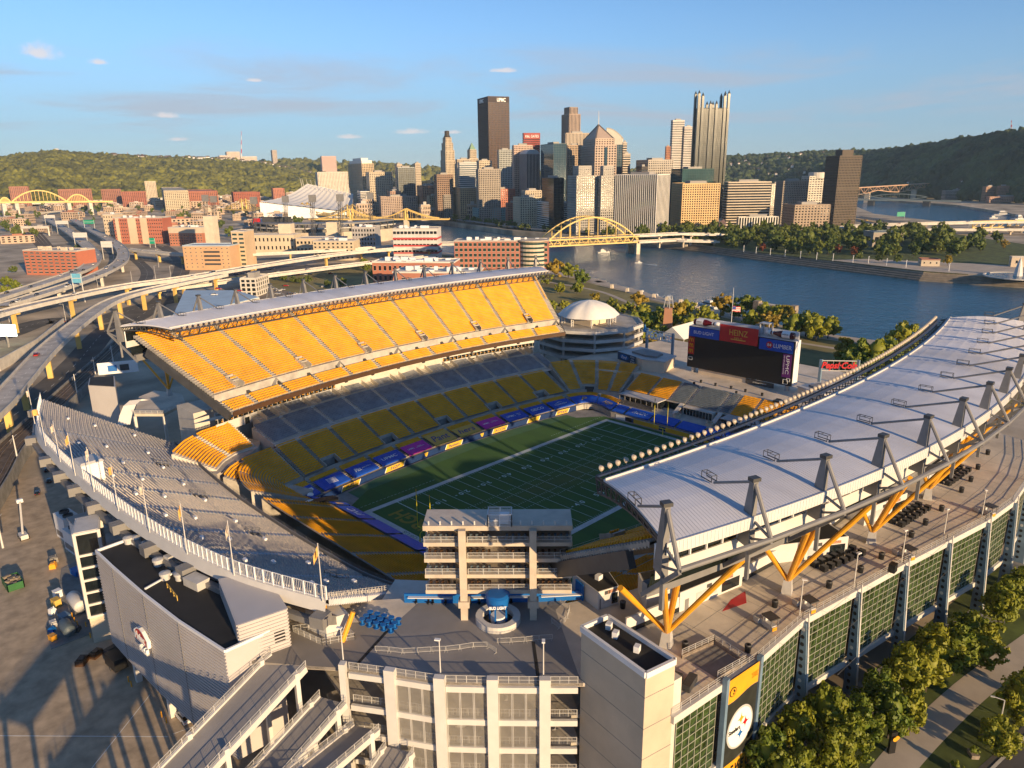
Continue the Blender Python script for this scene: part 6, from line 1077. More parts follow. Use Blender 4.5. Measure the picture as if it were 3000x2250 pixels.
t = tower("tall tan eight-sided tower with set-in corners", 1646, 1668, 1700, 335, 1850, -20, 'vert', (.42, .31, .24), 4, 3.6, .55, .4, plant=False); foot, z1, u1, u2, l1, l2, c = INFO[t.name]; zt = GD(1673, 314, 1850).z; pts = [tuple(c+(np.array(p)-c)*.72) for p in foot]; skin(t, pts, z1, zt, cm((.42, .31, .24)), 'vert', 4, 3.6, .5); cap(t, pts, zt, cm((.3, .25, .2)))
t = tower("pale stone bank tower with flat top beside the tall tan one", 1652, 1658, 1727, 391, 1650, -28, 'vert', (.50, .41, .32), 4, 3.2, .6, .4)
tower("brown stone office block with a dark window band at the top", 1658, 1664, 1706, 427, 1480, -28, 'grid', (.40, .29, .20), 4, 3.4, .5, .35)
t = tower("granite tower with a pyramid roof and thin spire", 1702, 1744, 1806, 426, 1330, -35, 'grid', (.50, .38, .30), 4.1, 4.4, .45, .42, plant=False); foot, z1, u1, u2, l1, l2, c = INFO[t.name]; zt = GD(1757, 360, 1330).z; zs = GD(1757, 318, 1330).z
k8 = [tuple(c+(np.array(p)-c)*.86) for p in foot]; zm = z1+(zt-z1)*.30; skin(t, k8, z1, zm, cm((.50, .38, .30)), 'grid', 4.1, 4.4, .5, .5); b = MB(); q8 = [V3(*p, zm) for p in k8]; ap = V3(c[0], c[1], zt)
for p, q in zip(q8, q8[1:]+q8[:1]): b.poly([p, q, ap])
b.build("pyramid_roof", cm((.46, .35, .28)), t); b = MB()
for p in q8: b.bar(p, ap, 2.2, 1.2)
b.build("pyramid_ribs", cm((.14, .12, .11)), t); MB().tube((c[0], c[1], zt-2), (c[0], c[1], zs), .9, 6, .3).build("spire", mm['white'], t)
for i in (0, 1): p, q = V3(*foot[i], 0), V3(*foot[(i+1) % 4], 0); m_ = p.lerp(q, .5); d = (q-p).normalized(); n_ = V3(d.y, -d.x, 0); n_ = n_ if n_.dot(V3(*c, 0)-m_) < 0 else -n_; MB().bar(m_+n_*.6+V3(0, 0, 40), m_+n_*.6+V3(0, 0, z1-3), 5., 1., up=n_).build("glass_bay", gl['blue'], t)
foot3, z1_, u1, u2, l1, l2 = footprint(1774, 1776, 1826, 424, 1430, -30); t = thing("office_tower", "glass tower with a curved sail-shaped top edge", "building", (foot3[0][0], foot3[0][1], -1)); skin(t, foot3, -1, z1_, cm((.24, .24, .23)), 'mull', 4, 5, glass='blue', depth=.3); zt = GD(1774, 375, 1430).z; b = MB(); A = V3(*foot3[0], 0); pr = [A+u2*l2*f+V3(0, 0, z1_+(zt-z1_)*math.cos(f*1.3)**.8) for f in np.linspace(0, 1, 9)]; b.strip([A+u2*l2*f+V3(0, 0, z1_) for f in np.linspace(0, 1, 9)], pr); b.strip(pr, [p+u1*l1*.8 for p in pr]); b.build("sail_top", cm((.25, .24, .22), .4), t); b = MB()
for p, q in zip(pr[:-1], pr[1:]): b.bar(p, q, 1.2, 1.2); b.bar(p-V3(0, 0, p.z-z1_), p, .5, .5)
b.build("sail_ribs", cm((.35, .32, .28)), t)
tower("narrow pale stepped block right of the pyramid-roofed tower", 1824, 1826, 1847, 452, 1380, -25, 'horiz', (.50, .43, .35), 4, 4, .5, .5); tower("upper step of the narrow pale block", 1824, 1826, 1837, 419, 1400, -25, 'horiz', (.50, .43, .35), 4, 4, .5, .5)
# grey cruciform pair
for xl, xc, xr, pl_, lab in ((1664, 1690, 1748, (1693, 1742), "left"), (1748, 1762, 1808, (1752, 1800), "right")):
    t = tower("pale grey gateway apartment tower, " + lab + " of the joined pair", xl, xc, xr, 517, 1130, -30, 'grid', (.38, .35, .31), 3.6, 3.2, .42, .4, name="apartment_tower", plant=False); foot, z1, u1, u2, l1, l2, c = INFO[t.name]; zt = GD(xc, 488, 1130).z; pts = [tuple(c+(np.array(p)-c)*.62) for p in foot]; skin(t, pts, z1, zt, cm((.38, .35, .31)), 'grid', 3.6, 3.2, .6, .6); cap(t, pts, zt, cm((.4, .38, .35)))
tower("black glass block with lit panels in front of the towers", 1588, 1622, 1652, 523, 1200, -28, 'mull', (.05, .05, .05), 3.8, 5, glass='dark', depth=.3)
t = tower("broad office slab with bold white vertical fins above the bridge", 1805, 1926, 1962, 513, 1100, 4, 'vert', (.74, .70, .64), 3.8, 3.3, .34, .4, depth=.9); t = tower("golden gridded hotel slab with a flared skirt", 1969, 2001, 2110, 540, 1150, -42, 'grid', (.66, .45, .22), 3.4, 3.4, .42, .42, name="hotel_tower"); foot, z1, u1, u2, l1, l2, c = INFO[t.name]; b = MB(); A = V3(*foot[0], 0)+u2*l2*.4; nv_ = V3(u2.y, -u2.x, 0); pr = [(f, 16*f*f) for f in np.linspace(0, 1, 8)]; b.strip([A+u2*(l2*.75*f)+nv_*2+V3(0, 0, 4+h_) for f, h_ in pr], [A+u2*(l2*.75*f)+nv_*16+V3(0, 0, 1+h_*.8) for f, h_ in pr]); b.build("flared_skirt", cm((.45, .30, .24)), t)
tower("stepped grey office complex behind the white fin slab", 1865, 1900, 1972, 470, 1350, -30, 'grid', (.45, .40, .34), 3.9, 3.6, .5, .45); tower("dark box penthouse on the grey complex", 1866, 1880, 1898, 490, 1300, -30, 'horiz', (.06, .05, .045), 4, 4, .5, .6)
tower("tallest white banded tower left of the glass castle, taller half", 1966, 1972, 2006, 353, 1950, -25, 'horiz', (.66, .60, .54), 4, 4, .5, .5, 'grey'); tower("lower half of the white banded tower pair", 2004, 2006, 2030, 372, 1960, -25, 'horiz', (.64, .58, .52), 4, 4, .5, .5, 'grey'); tower("slim red-brown tower peeping out left of the white banded one", 1950, 1952, 1964, 430, 1900, -25, 'grid', (.38, .16, .08), 4, 4)
# glass castle
t = tower("tall grey-green glass castle tower with pinnacled corners", 2036, 2046, 2133, 318, 1500, -36, 'mull', (.10, .10, .085), 4, 2.6, glass='grey', depth=.35, plant=False); foot, z1, u1, u2, l1, l2, c = INFO[t.name]; zt = GD(2060, 302, 1500).z; P0 = V3(*foot[0], 0); gm_ = gl['grey']
for f in (0, .13, .4, .6, .87, 1.):
    h_ = 26 if f in (0, 1.) else 22 if f in (.13, .87) else 8
    for g in (0, 1.): p = P0+u2*l2*f+u1*l1*g; b = MB(); b.box((p.x, p.y, z1/2+h_/2), (4.2, 4.2, z1+h_), math.radians(-36)); b.lathe((p.x, p.y, z1+h_), [(2.9, 0), (.1, 6.5)], 4, math.radians(9), math.radians(369)); b.build("pinnacle", gm_, t)
tower("low green glass office block below the glass castle", 1967, 2000, 2092, 497, 1280, -36, 'mull', (.03, .08, .07), 4, 3, glass='green', depth=.2)
tower("horizontally banded office block right of the hotel", 2122, 2134, 2260, 535, 1270, -42, 'horiz', (.52, .44, .34), 4.2, 4, .5, .42, depth=.9); t = tower("brown honeycomb-fronted office block", 2275, 2296, 2368, 532, 1380, -40, 'grid', (.32, .27, .22), 3.6, 3., .5, .5); tower("white balconied tower with a round top", 2350, 2372, 2420, 518, 1420, -36, 'grid', (.62, .56, .48), 3.8, 5, .3, .5)
b = MB(); q = GD(2396, 505, 1440); b.lathe((q.x, q.y, q.z-10), [(15, 0), (15, 10), (.1, 10.2)], 20); tag(b.build("round_penthouse", cm((.66, .62, .56))), "white round drum on the balconied tower", "building")
t = tower("dark bronze monolith tower by the river at the right", 2422, 2461, 2526, 458, 1330, -34, 'grid', (.105, .080, .058), 4, 2.6, .5, .4, 'brown', plant=False); foot, z1, u1, u2, l1, l2, c = INFO[t.name]; b = MB(); b.box((c[0], c[1], z1+5), (l2*.5, l1*.5, 10), math.radians(-34)); b.build("penthouse", cm((.09, .07, .055)), t); b = MB(); b.prism([tuple(c+(np.array(p)-c)*1.012) for p in foot], z1*.52, z1*.56); b.build("belt_band", cm((.06, .05, .04)), t)
t = tower("low tan brick office with a green sign on its roof", 2296, 2330, 2432, 602, 1250, -40, 'grid', (.34, .26, .19), 4, 5, .5, .5); tower("small white pavilion by the park trees", 2160, 2165, 2280, 638, 1160, -42, 'vert', (.66, .62, .55), 5, 4, .4, .4); tower("green-roofed beige civic block right of the hotel", 2255, 2262, 2296, 540, 1600, -36, 'grid', (.50, .43, .34), 3.9, 4)
# left of the tallest
t = tower("tan office tower with a white stepped cap, left end of downtown", 1020, 1060, 1094, 480, 1900, -22, 'grid', (.52, .40, .26), 3.8, 4., .4, .4, plant=False); foot, z1, u1, u2, l1, l2, c = INFO[t.name]; b = MB(); b.prism([tuple(c+(np.array(p)-c)*.9) for p in foot], z1, z1+8); b.prism([tuple(c+(np.array(p)-c)*.6) for p in foot], z1+8, z1+14); b.build("white_cap", mm['white'], t)
tower("beige block beside the white-capped tower", 1072, 1082, 1148, 505, 1800, -25, 'grid', (.50, .42, .31), 3.8, 4.4, .5, .5); tower("concrete slab tower left of the pale blue block", 1156, 1163, 1178, 482, 1750, -22, 'horiz', (.44, .37, .29), 3.8, 4, .5, .8); tower("concrete slab tower right of the pale blue block", 1212, 1216, 1232, 480, 1750, -22, 'horiz', (.44, .37, .29), 3.8, 4, .5, .8); tower("pale blue-grey glass office block between two slabs", 1162, 1166, 1214, 492, 1700, -22, 'mull', (.36, .40, .42), 3.8, 4, glass='grey')
tower("white and blue banded office block below the stone towers", 1341, 1346, 1396, 478, 1500, -25, 'horiz', (.62, .60, .56), 3.8, 4, .5, .45, 'blue'); tower("stone office block left of the tallest tower's foot", 1396, 1404, 1440, 472, 1560, -25, 'grid', (.52, .44, .33), 3.8, 4); tower("grey-brown block at the tallest tower's foot", 1395, 1402, 1465, 497, 1420, -25, 'grid', (.34, .29, .24), 3.8, 3.6, .5, .4); tower("brown shaded block with small windows", 1272, 1280, 1326, 513, 1500, -25, 'grid', (.26, .17, .12), 3.8, 4); tower("low stone hall beside the brown block", 1335, 1340, 1380, 468, 1700, -25, 'grid', (.46, .38, .29), 3.8, 4)
# waterfront row
wf = [("brown brick apartment tower on the far bank", 1222, 1238, 1286, 546, 1600, 'grid', (.36, .19, .12), 3.4), ("red brick block with white trim on the far bank", 1134, 1144, 1174, 562, 1650, 'grid', (.38, .24, .18), 3.6), ("tan block beside the brown brick tower", 1252, 1258, 1294, 575, 1560, 'grid', (.42, .33, .23), 3.6), ("ornate tan hotel with a tall arched window", 1320, 1348, 1422, 552, 1480, 'grid', (.48, .34, .20), 3.6), ("dark grey block behind the ornate hotel", 1294, 1300, 1324, 572, 1500, 'grid', (.25, .22, .19), 3.6), ("red brick warehouse on the far bank", 1432, 1446, 1508, 556, 1450, 'grid', (.42, .15, .10), 4), ("cream stone block with a cornice by the arch bridge", 1504, 1524, 1590, 580, 1290, 'grid', (.58, .48, .34), 3.8), ("white banded parking garage by the grey towers", 1575, 1608, 1664, 594, 1220, 'horiz', (.60, .57, .52), 3.2), ("low teal-roofed market hall by the river trees", 1385, 1400, 1485, 612, 1420, 'grid', (.16, .30, .32), 4), ("cream upper storeys behind the cornice block", 1528, 1540, 1586, 560, 1320, 'grid', (.50, .42, .32), 3.8), ("small red block between warehouse and cream block", 1482, 1488, 1530, 596, 1380, 'grid', (.36, .16, .11), 3.8), ("low white and red block left of the warehouse row", 1110, 1116, 1222, 578, 1620, 'grid', (.40, .30, .24), 3.6), ("white exhibition annexe by the white tent roof", 1046, 1056, 1132, 562, 1800, 'horiz', (.66, .62, .58), 4), ("long low red row left of the annexe", 1180, 1186, 1230, 560, 1750, 'grid', (.42, .26, .20), 3.6)]
for lab, xl, xc, xr, yt, D, stl, col, fh in wf: tower(lab, xl, xc, xr, yt, D, -26, stl, col, fh, 4., .5, .45, name="city_block")
# filler blocks down the streets, far left city and the hill top
fill = [("pale hospital block on the hill top beside the mast", 660, 664, 702, 445, 4700, (.60, .50, .42)), ("low wing of the hill top hospital", 640, 643, 668, 456, 4650, (.62, .52, .44)), ("low east wing of the hill top hospital", 702, 706, 752, 459, 4700, (.62, .54, .47)), ("slender gothic tower on the far ridge", 793, 797, 810, 440, 5200, (.46, .38, .32)), ("red-roofed hospital on the far ridge", 938, 942, 984, 458, 4800, (.58, .40, .34)), ("tan apartment slab at the foot of the left hill", 408, 424, 455, 532, 2900, (.58, .48, .36)), ("white college block below the far ridge", 924, 930, 1018, 505, 2600, (.62, .55, .46)), ("long red brick mill at the hill foot", 350, 356, 425, 563, 2500, (.34, .12, .08)), ("red brick mill beside the tan slab", 290, 296, 352, 556, 2600, (.30, .13, .09)), ("red brick warehouse right of the tan slab", 522, 528, 636, 562, 2300, (.36, .13, .08)), ("dark red warehouse left of the white tent roof", 678, 684, 760, 565, 2300, (.34, .10, .06)), ("red block at the far left of the city", 20, 26, 80, 548, 2800, (.36, .16, .11)), ("brick block behind the left arch bridge", 165, 170, 265, 556, 2700, (.34, .15, .10)), ("tan block by the red crane", 474, 480, 550, 560, 2200, (.50, .42, .30)), ("small red block near the ridge road", 795, 800, 832, 553, 2500, (.45, .18, .12))]
for lab, xl, xc, xr, yt, D, col in fill: tower(lab, xl, xc, xr, yt, D, -20, 'grid', col, 4., 5., .55, .5, name="far_block", plant=False)
fb = thing("street_block", "", "building", (0, 0, 0), "small far city blocks"); b = MB(); b.bx(-10, -8, 0, 10, 8, 12); b.build("wall", cm((.48, .36, .27)), fb); b = MB(); b.bx(-9, -7, 12, 9, 7, 12.4); b.bx(-3, -3, 12.4, 3, 2, 14.5); b.build("roof", cm((.5, .46, .42)), fb); b = MB(); [b.bx(-10.05, -7+k*3.2, 2+f*3.3, 10.05, -5.4+k*3.2, 4+f*3.3) for k in range(5) for f in range(3)]; [b.bx(-9+k*3.4, -8.05, 2+f*3.3, -7.4+k*3.4, 8.05, 4+f*3.3) for k in range(6) for f in range(3)]; b.build("windows", mm['glassd'], fb, kind="stuff"); first = True
for k in range(70):
    px = random.uniform(0, 900); py = random.uniform(556, 600); p = G(px, py+random.uniform(8, 30), 0); p.z = -1
    if math.hypot(p.x-CX, p.y-CY) > 3600: continue
    place(fb, p, math.radians(random.choice((-20, -24, 66))), (random.uniform(.8, 2.4), random.uniform(.8, 1.8), random.uniform(.7, 1.6)), "small brick block in the far left city", first=first); first = False
for k in range(46):
    px = random.uniform(1060, 1620); py = random.uniform(585, 628); p = GD(px, py, random.uniform(1480, 2100)); p.z = -1; place(fb, p, math.radians(-24), (random.uniform(.8, 1.8), random.uniform(.8, 1.8), random.uniform(1.2, 3.2)), "small block among the downtown buildings")
# radio masts and water tower on the ridges
for px, y0, y1, D, lab in ((707, 462, 384, 4700, "red and white lattice radio mast beside the hill top hospital"), (2963, 392, 352, 2750, "thin radio mast on the right-hand ridge"), (373, 462, 446, 4500, "small red mast on the left ridge")):
    a, c = GD(px, y0, D), GD(px, y1, D); m_ = thing("radio_mast", lab, "mast", a)
    for k in range(6): p, q = a.lerp(c, k/6), a.lerp(c, (k+1)/6); MB().tube(p, q, 3.2*(1-k/8), 4, 3.2*(1-(k+1)/8)).build("mast_section", mm['red'] if k % 2 else mm['white'], m_)
a = GD(168, 455, 4400); wtw = thing("water_tower", "white mushroom water tower on the left hill", "water tower", a); b = MB(); b.lathe((a.x, a.y, a.z-5), [(3, 0), (3, 22), (9, 27), (12, 32), (9, 36), (.1, 38)], 14); b.build("tank", mm['white'], wtw, smooth=True)
# ---- nearer buildings whose windows can be counted
def block(label, xl, xc, xr, yt, D, ang, wall_c, rows, cols1, cols2, ww=.5, wh=.5, z0=-3, name="city_block", glass='dark', roof=(.5, .46, .42), pat=None, frame=None):
    foot, z1, u1, u2, l1, l2 = footprint(xl, xc, xr, yt, D, ang); c = np.mean(np.array(foot), 0); t = thing(name, label, "building", (c[0], c[1], z0)); MB().prism(foot, z0, z1).build("wall", cm(wall_c), t); cap(t, foot, z1, cm(roof)); O = V3(*foot[0], 0); me = {}
    H = (z1-z0-1.5)/rows
    for f, (u, l_, cols, o_) in enumerate(((u2, l2, cols2, V3(*foot[0], 0)), (u1, l1, cols1, V3(*foot[0], 0)))):
        n_ = V3(u.y, -u.x, 0) if f == 0 else V3(-u.y, u.x, 0); B_ = l_/max(1, cols); a = math.atan2(u.y, u.x)
        if cols == 0: continue
        m1 = MB(); m1.box((0, 0, 0), (B_*ww, .12, H*wh)); mesh1 = m1.mesh("window"); mesh1.materials.append(gl[glass]); fm = MB(); [fm.box(x, d) for x, d in (((0, 0, H*wh/2), (B_*ww+.2, .3, .22)), ((0, 0, -H*wh/2), (B_*ww+.2, .4, .22)))]; mesh2 = fm.mesh("window_sill"); mesh2.materials.append(cm(frame or (.55, .5, .44)))
        for r in range(rows):
            for k in range(cols):
                if pat and not pat(f, r, k): continue
                w_ = bpy.data.objects.new("window", mesh1); COL.objects.link(w_); w_.parent = t; w_.matrix_local = Matrix.Translation(o_+u*(B_*(k+.5))+n_*.02+V3(0, 0, z0+1.2+H*(r+.5))-Vector(OFF[t.name])) @ Matrix.Rotation(a, 4, 'Z')
                s_ = bpy.data.objects.new("window_sill", mesh2); COL.objects.link(s_); s_.parent = w_
    INFO[t.name] = (foot, z1, u1, u2, l1, l2, c); return t
def rooftop(t, n, m_='whitel', seed=1):
    foot, z1, u1, u2, l1, l2, c = INFO[t.name]; r_ = random.Random(seed); o_ = V3(*foot[0], z1)
    for k in range(n): p = o_+u2*l2*r_.uniform(.12, .88)+u1*l1*r_.uniform(.15, .85); b = MB(); h_ = r_.uniform(1.2, 3.2); b.box((p.x, p.y, z1+h_/2+.4), (r_.uniform(2, 7), r_.uniform(2, 5), h_), math.atan2(u2.y, u2.x)); b.build("roof_unit", mm[m_], t)
t = block("salmon red brick warehouse with gridded windows at the far left", 45, 66, 222, 735, 900, -58, (.46, .15, .085), 7, 2, 9, .62, .42); rooftop(t, 9, 'tanl')
t = block("long red and cream hotel behind the highways", 322, 330, 474, 640, 1230, -50, (.42, .13, .08), 7, 1, 22, .35, .5); foot, z1, u1, u2, l1, l2, c = INFO[t.name]; nv_ = V3(u2.y, -u2.x, 0); [MB().bar(V3(*foot[0], -3)+u2*l2*f+nv_*.4, V3(*foot[0], z1)+u2*l2*f+nv_*.4, w_, 1.0, up=nv_).build("cream_bay", cm((.60, .48, .34)), t) for f, w_ in ((.08, 5), (.38, 12), (.62, 10))]; rooftop(t, 6)
t = block("cream wing at the left end of the long hotel", 292, 300, 330, 630, 1280, -50, (.58, .47, .34), 7, 1, 4, .4, .4); rooftop(t, 2)
t = block("red brick hotel with cream top storey right of the long hotel", 478, 492, 590, 668, 1150, -52, (.44, .17, .10), 6, 1, 12, .4, .45); foot, z1, u1, u2, l1, l2, c = INFO[t.name]; MB().prism([tuple(c+(np.array(p)-c)*1.01) for p in foot], z1-7, z1).build("cream_storey", cm((.58, .48, .36)), t); rooftop(t, 4)
t = block("tan parking garage with a pale blue roof and few windows", 524, 534, 672, 722, 850, -50, (.58, .36, .20), 6, 1, 9, .2, .28, roof=(.42, .50, .58), pat=lambda f, r, k: k not in (4, 5, 6) or r == 5); foot, z1, u1, u2, l1, l2, c = INFO[t.name]; nv_ = V3(u2.y, -u2.x, 0); [MB().bar(V3(*foot[0], 0)+u2*l2*.44+nv_*.1+V3(0, 0, 3+k*4.2), V3(*foot[0], 0)+u2*l2*.78+nv_*.1+V3(0, 0, 3+k*4.2), .3, 1.9).build("open_bay", mm['dark'], t) for k in range(4)]
t = block("tan stair core at the right end of the garage", 668, 676, 714, 680, 850, -50, (.60, .44, .28), 8, 0, 2, .7, .5, glass='green'); t = block("cream hotel with a green glazed corner near the ballpark", 905, 916, 1035, 708, 880, -50, (.56, .46, .32), 5, 2, 9, .4, .5); rooftop(t, 4)
t = block("blue-grey and brick office block behind the red striped one", 997, 1030, 1098, 668, 920, -50, (.38, .36, .36), 6, 4, 8, .5, .6); rooftop(t, 4); t = block("white office block banded with red stripes by the river", 1098, 1150, 1280, 672, 840, -50, (.60, .58, .56), 5, 6, 12, .8, .45); foot, z1, u1, u2, l1, l2, c = INFO[t.name]; [MB().prism([tuple(c+(np.array(p)-c)*1.012) for p in foot], z, z+1.8).build("red_band", cm((.50, .05, .05)), t) for z in (z1*.18, z1*.42, z1*.66)]; rooftop(t, 7)
t = block("brick and glass office with a rounded corner beside the stadium roof", 1275, 1330, 1606, 708, 760, -50, (.40, .15, .10), 5, 6, 20, .62, .62, glass='green', frame=(.6, .55, .48)); foot, z1, u1, u2, l1, l2, c = INFO[t.name]; q = V3(*foot[0], 0)+u2*l2*.84; b = MB(); b.lathe((q.x+5, q.y+5, -3), [(14, 0), (14, z1+2), (16, z1+3.4), (16, z1+4.2), (.1, z1+4.4)], 24); b.build("rounded_bay", cm((.58, .48, .36)), t); b = MB(); [b.lathe((q.x+5, q.y+5, 0), [(14.1, z), (14.1, z+1.9)], 24) for z in np.arange(1, z1, 4.2)]; b.build("bay_window", gl['green'], t); rooftop(t, 12)
t = block("low red brick offices with white flat roofs just behind the stand", 1075, 1090, 1330, 770, 620, -52, (.42, .16, .10), 3, 1, 16, .45, .5, roof=(.66, .63, .58)); rooftop(t, 16)
t = block("second low brick office nearer the stadium roof", 1140, 1150, 1400, 800, 545, -52, (.42, .17, .11), 2, 1, 12, .45, .5, roof=(.66, .63, .58)); rooftop(t, 10)
# blue topped garage beside the stand
foot = [G(500, 935, 9), G(540, 850, 9), G(690, 850, 9), G(760, 870, 9)]; foot = [(p.x, p.y) for p in foot]; pg = thing("parking_deck", "low parking deck with a pale blue top and parked cars beside the stand", "garage", (*foot[0], -3)); MB().prism(foot, -3, 8.6).build("wall", mm['concl'], pg); MB().prism([tuple(np.mean(np.array(foot), 0)+(np.array(p)-np.mean(np.array(foot), 0))*.99) for p in foot], 8.5, 9.).build("top_deck", mat("pale_blue_coating", (.42, .55, .66), .7, .08, .1), pg)
tower("white open stair tower of the parking deck", 692, 704, 748, 818, 640, -50, 'grid', (.62, .58, .52), 3.4, 4, .3, .3, z0=-3, name="garage_stair")
# ---- ballpark
bpk = thing("ballpark", "curved baseball park stand with roof trusses and dark light towers", "stadium", (330, 860, -3)); cb_ = G(900, 705, 0); cx0, cy0 = cb_.x+60, cb_.y+40; A0, A1 = math.radians(120), math.radians(300)
for r0, r1, z0_, z1_, m_ in ((105, 112, -3, 14, 'tan'), (92, 104, 10, 18, 'concd'), (84, 108, 24, 26, 'steel'), (98, 110, 18.5, 20, 'concl')): b = MB(); b.lathe((cx0, cy0, 0), [(r0, z0_), (r1, z0_), (r1, z1_), (r0, z1_), (r0, z0_)], 40, A0, A1); b.build("stand_ring", mm[m_], bpk)
for k in range(22): a = A0+(A1-A0)*(k+.5)/22; b = MB(); b.bar((cx0+109*math.cos(a), cy0+109*math.sin(a), 14), (cx0+96*math.cos(a), cy0+96*math.sin(a), 25), 1.2, 1.2); b.bar((cx0+110*math.cos(a), cy0+110*math.sin(a), -3), (cx0+110*math.cos(a), cy0+110*math.sin(a), 24), 1.4, 1.4); b.build("truss", mm['dark'], bpk)
for px, y0, y1, D in ((600, 640, 572, 1150), (624, 640, 575, 1150), (742, 650, 578, 1080), (835, 640, 575, 1120), (914, 660, 572, 1000), (995, 660, 570, 1000), (1084, 640, 565, 1120)):
    a, c = GD(px, y0, D), GD(px, y1, D); t = thing("light_tower", "dark lattice floodlight tower of the ballpark near column %d" % px, "light tower", (a.x, a.y, -3), "ballpark light towers"); t["label"] = "dark ballpark floodlight tower " + {600: "far left of the group", 624: "second from the left", 742: "by the lettered scoreboard", 835: "behind the yellow bridges", 914: "at the middle of the grandstand", 995: "right of the middle", 1084: "at the right end by the river"}[px]; b = MB(); [b.bar((a.x+s*2, a.y+e*2, -3), (c.x+s*1.6, c.y+e*1.6, c.z-8), .5) for s in (-1, 1) for e in (-1, 1)]
    for k in range(9): f0, f1 = k/9, (k+1)/9; b.bar((a.x-2, a.y-2, -3+(c.z-5)*f0), (a.x+2, a.y+2, -3+(c.z-5)*f1), .35); b.bar((a.x+2, a.y-2, -3+(c.z-5)*f0), (a.x-2, a.y+2, -3+(c.z-5)*f1), .35)
    b.build("lattice", mm['dark'], t); b = MB(); b.box((c.x, c.y, c.z-4), (3, 9, 9), math.radians(40)); b.build("lamp_bank", mm['steel'], t)
for px, yt, yb, w_ in ((838, 655, 705, 30), (975, 650, 690, 26), (615, 632, 690, 22)): p = GD(px, yt, 1010); b = MB(); b.box((p.x, p.y, (p.z-3)/2), (14*w_/26, 14, p.z+3), math.radians(-50)); b.build("entrance_tower", mm['tanl'], bpk)
b = MB(); p = GD(810, 632, 1130); b.box((p.x, p.y, p.z-6), (42, 3, 9), math.radians(-50)); b.build("scoreboard_back", mm['dark'], bpk); u = V3(math.cos(math.radians(-50)), math.sin(math.radians(-50)), 0); letters("roof_lettering", "PNC PARK", mm['textw'], p+V3(0, 0, 1)+V3(-3, -3, 0), u, (0, 0, 1), w=24, h=4.6, parent=bpk, ext=1.5, bold=.03); b = MB(); q = p-u*30; b.box((q.x, q.y, p.z-7), (10, 2, 7), math.radians(-50)); b.build("red_sign", mm['red'], bpk)
fw = block("low tan arcade wall along the ballpark street", 712, 718, 860, 690, 1000, -50, (.60, .50, .36), 2, 0, 12, .35, .45, name="ballpark_wall"); block("low tan ballpark shops with awnings", 860, 866, 1000, 700, 960, -50, (.58, .47, .33), 2, 0, 12, .5, .4, name="ballpark_wall")
# ---- convention centre with swooping white roof
cv = thing("convention_centre", "white swooping tent-like roof with a row of masts behind the yellow bridges", "hall", (900, 1500, 0)); b = MB(); nA = 25; A = []; B = []; Lf = np.linspace(0, 1, nA)
for f in Lf: A.append(GD(760+270*f, 590+30*f, 1650)); B.append(GD(900+135*f, 538+30*f+ (1-f)*0, 1900))
rows_c = []
for g in np.linspace(0, 1, 9): rows_c.append([A[i].lerp(B[i], g)-V3(0, 0, 9*math.sin(g*math.pi)+1.0*(i % 2)) for i in range(nA)])
for a, c in zip(rows_c[:-1], rows_c[1:]): b.strip(a, c)
b.build("roof", mm['tent'], cv); b = MB(); b.strip([V3(p.x, p.y, 0) for p in A], [p-V3(0, 0, 2) for p in A]); b.build("glazed_front", mm['whitel'], cv); b = MB(); b.strip([V3(p.x, p.y, 0) for p in B], B); b.strip([V3(A[-1].x, A[-1].y, 0), V3(B[-1].x, B[-1].y, 0)], [A[-1], B[-1]]); b.build("rear_wall", mm['white'], cv)
for k in range(14): p = rows_c[7][min(nA-1, int(k*1.8))]; MB().bar(p-V3(0, 0, 2), p+V3(-4, 0, 22), 1.0, 1.0, w2=.3, h2=.3).build("mast", mm['white'], cv)
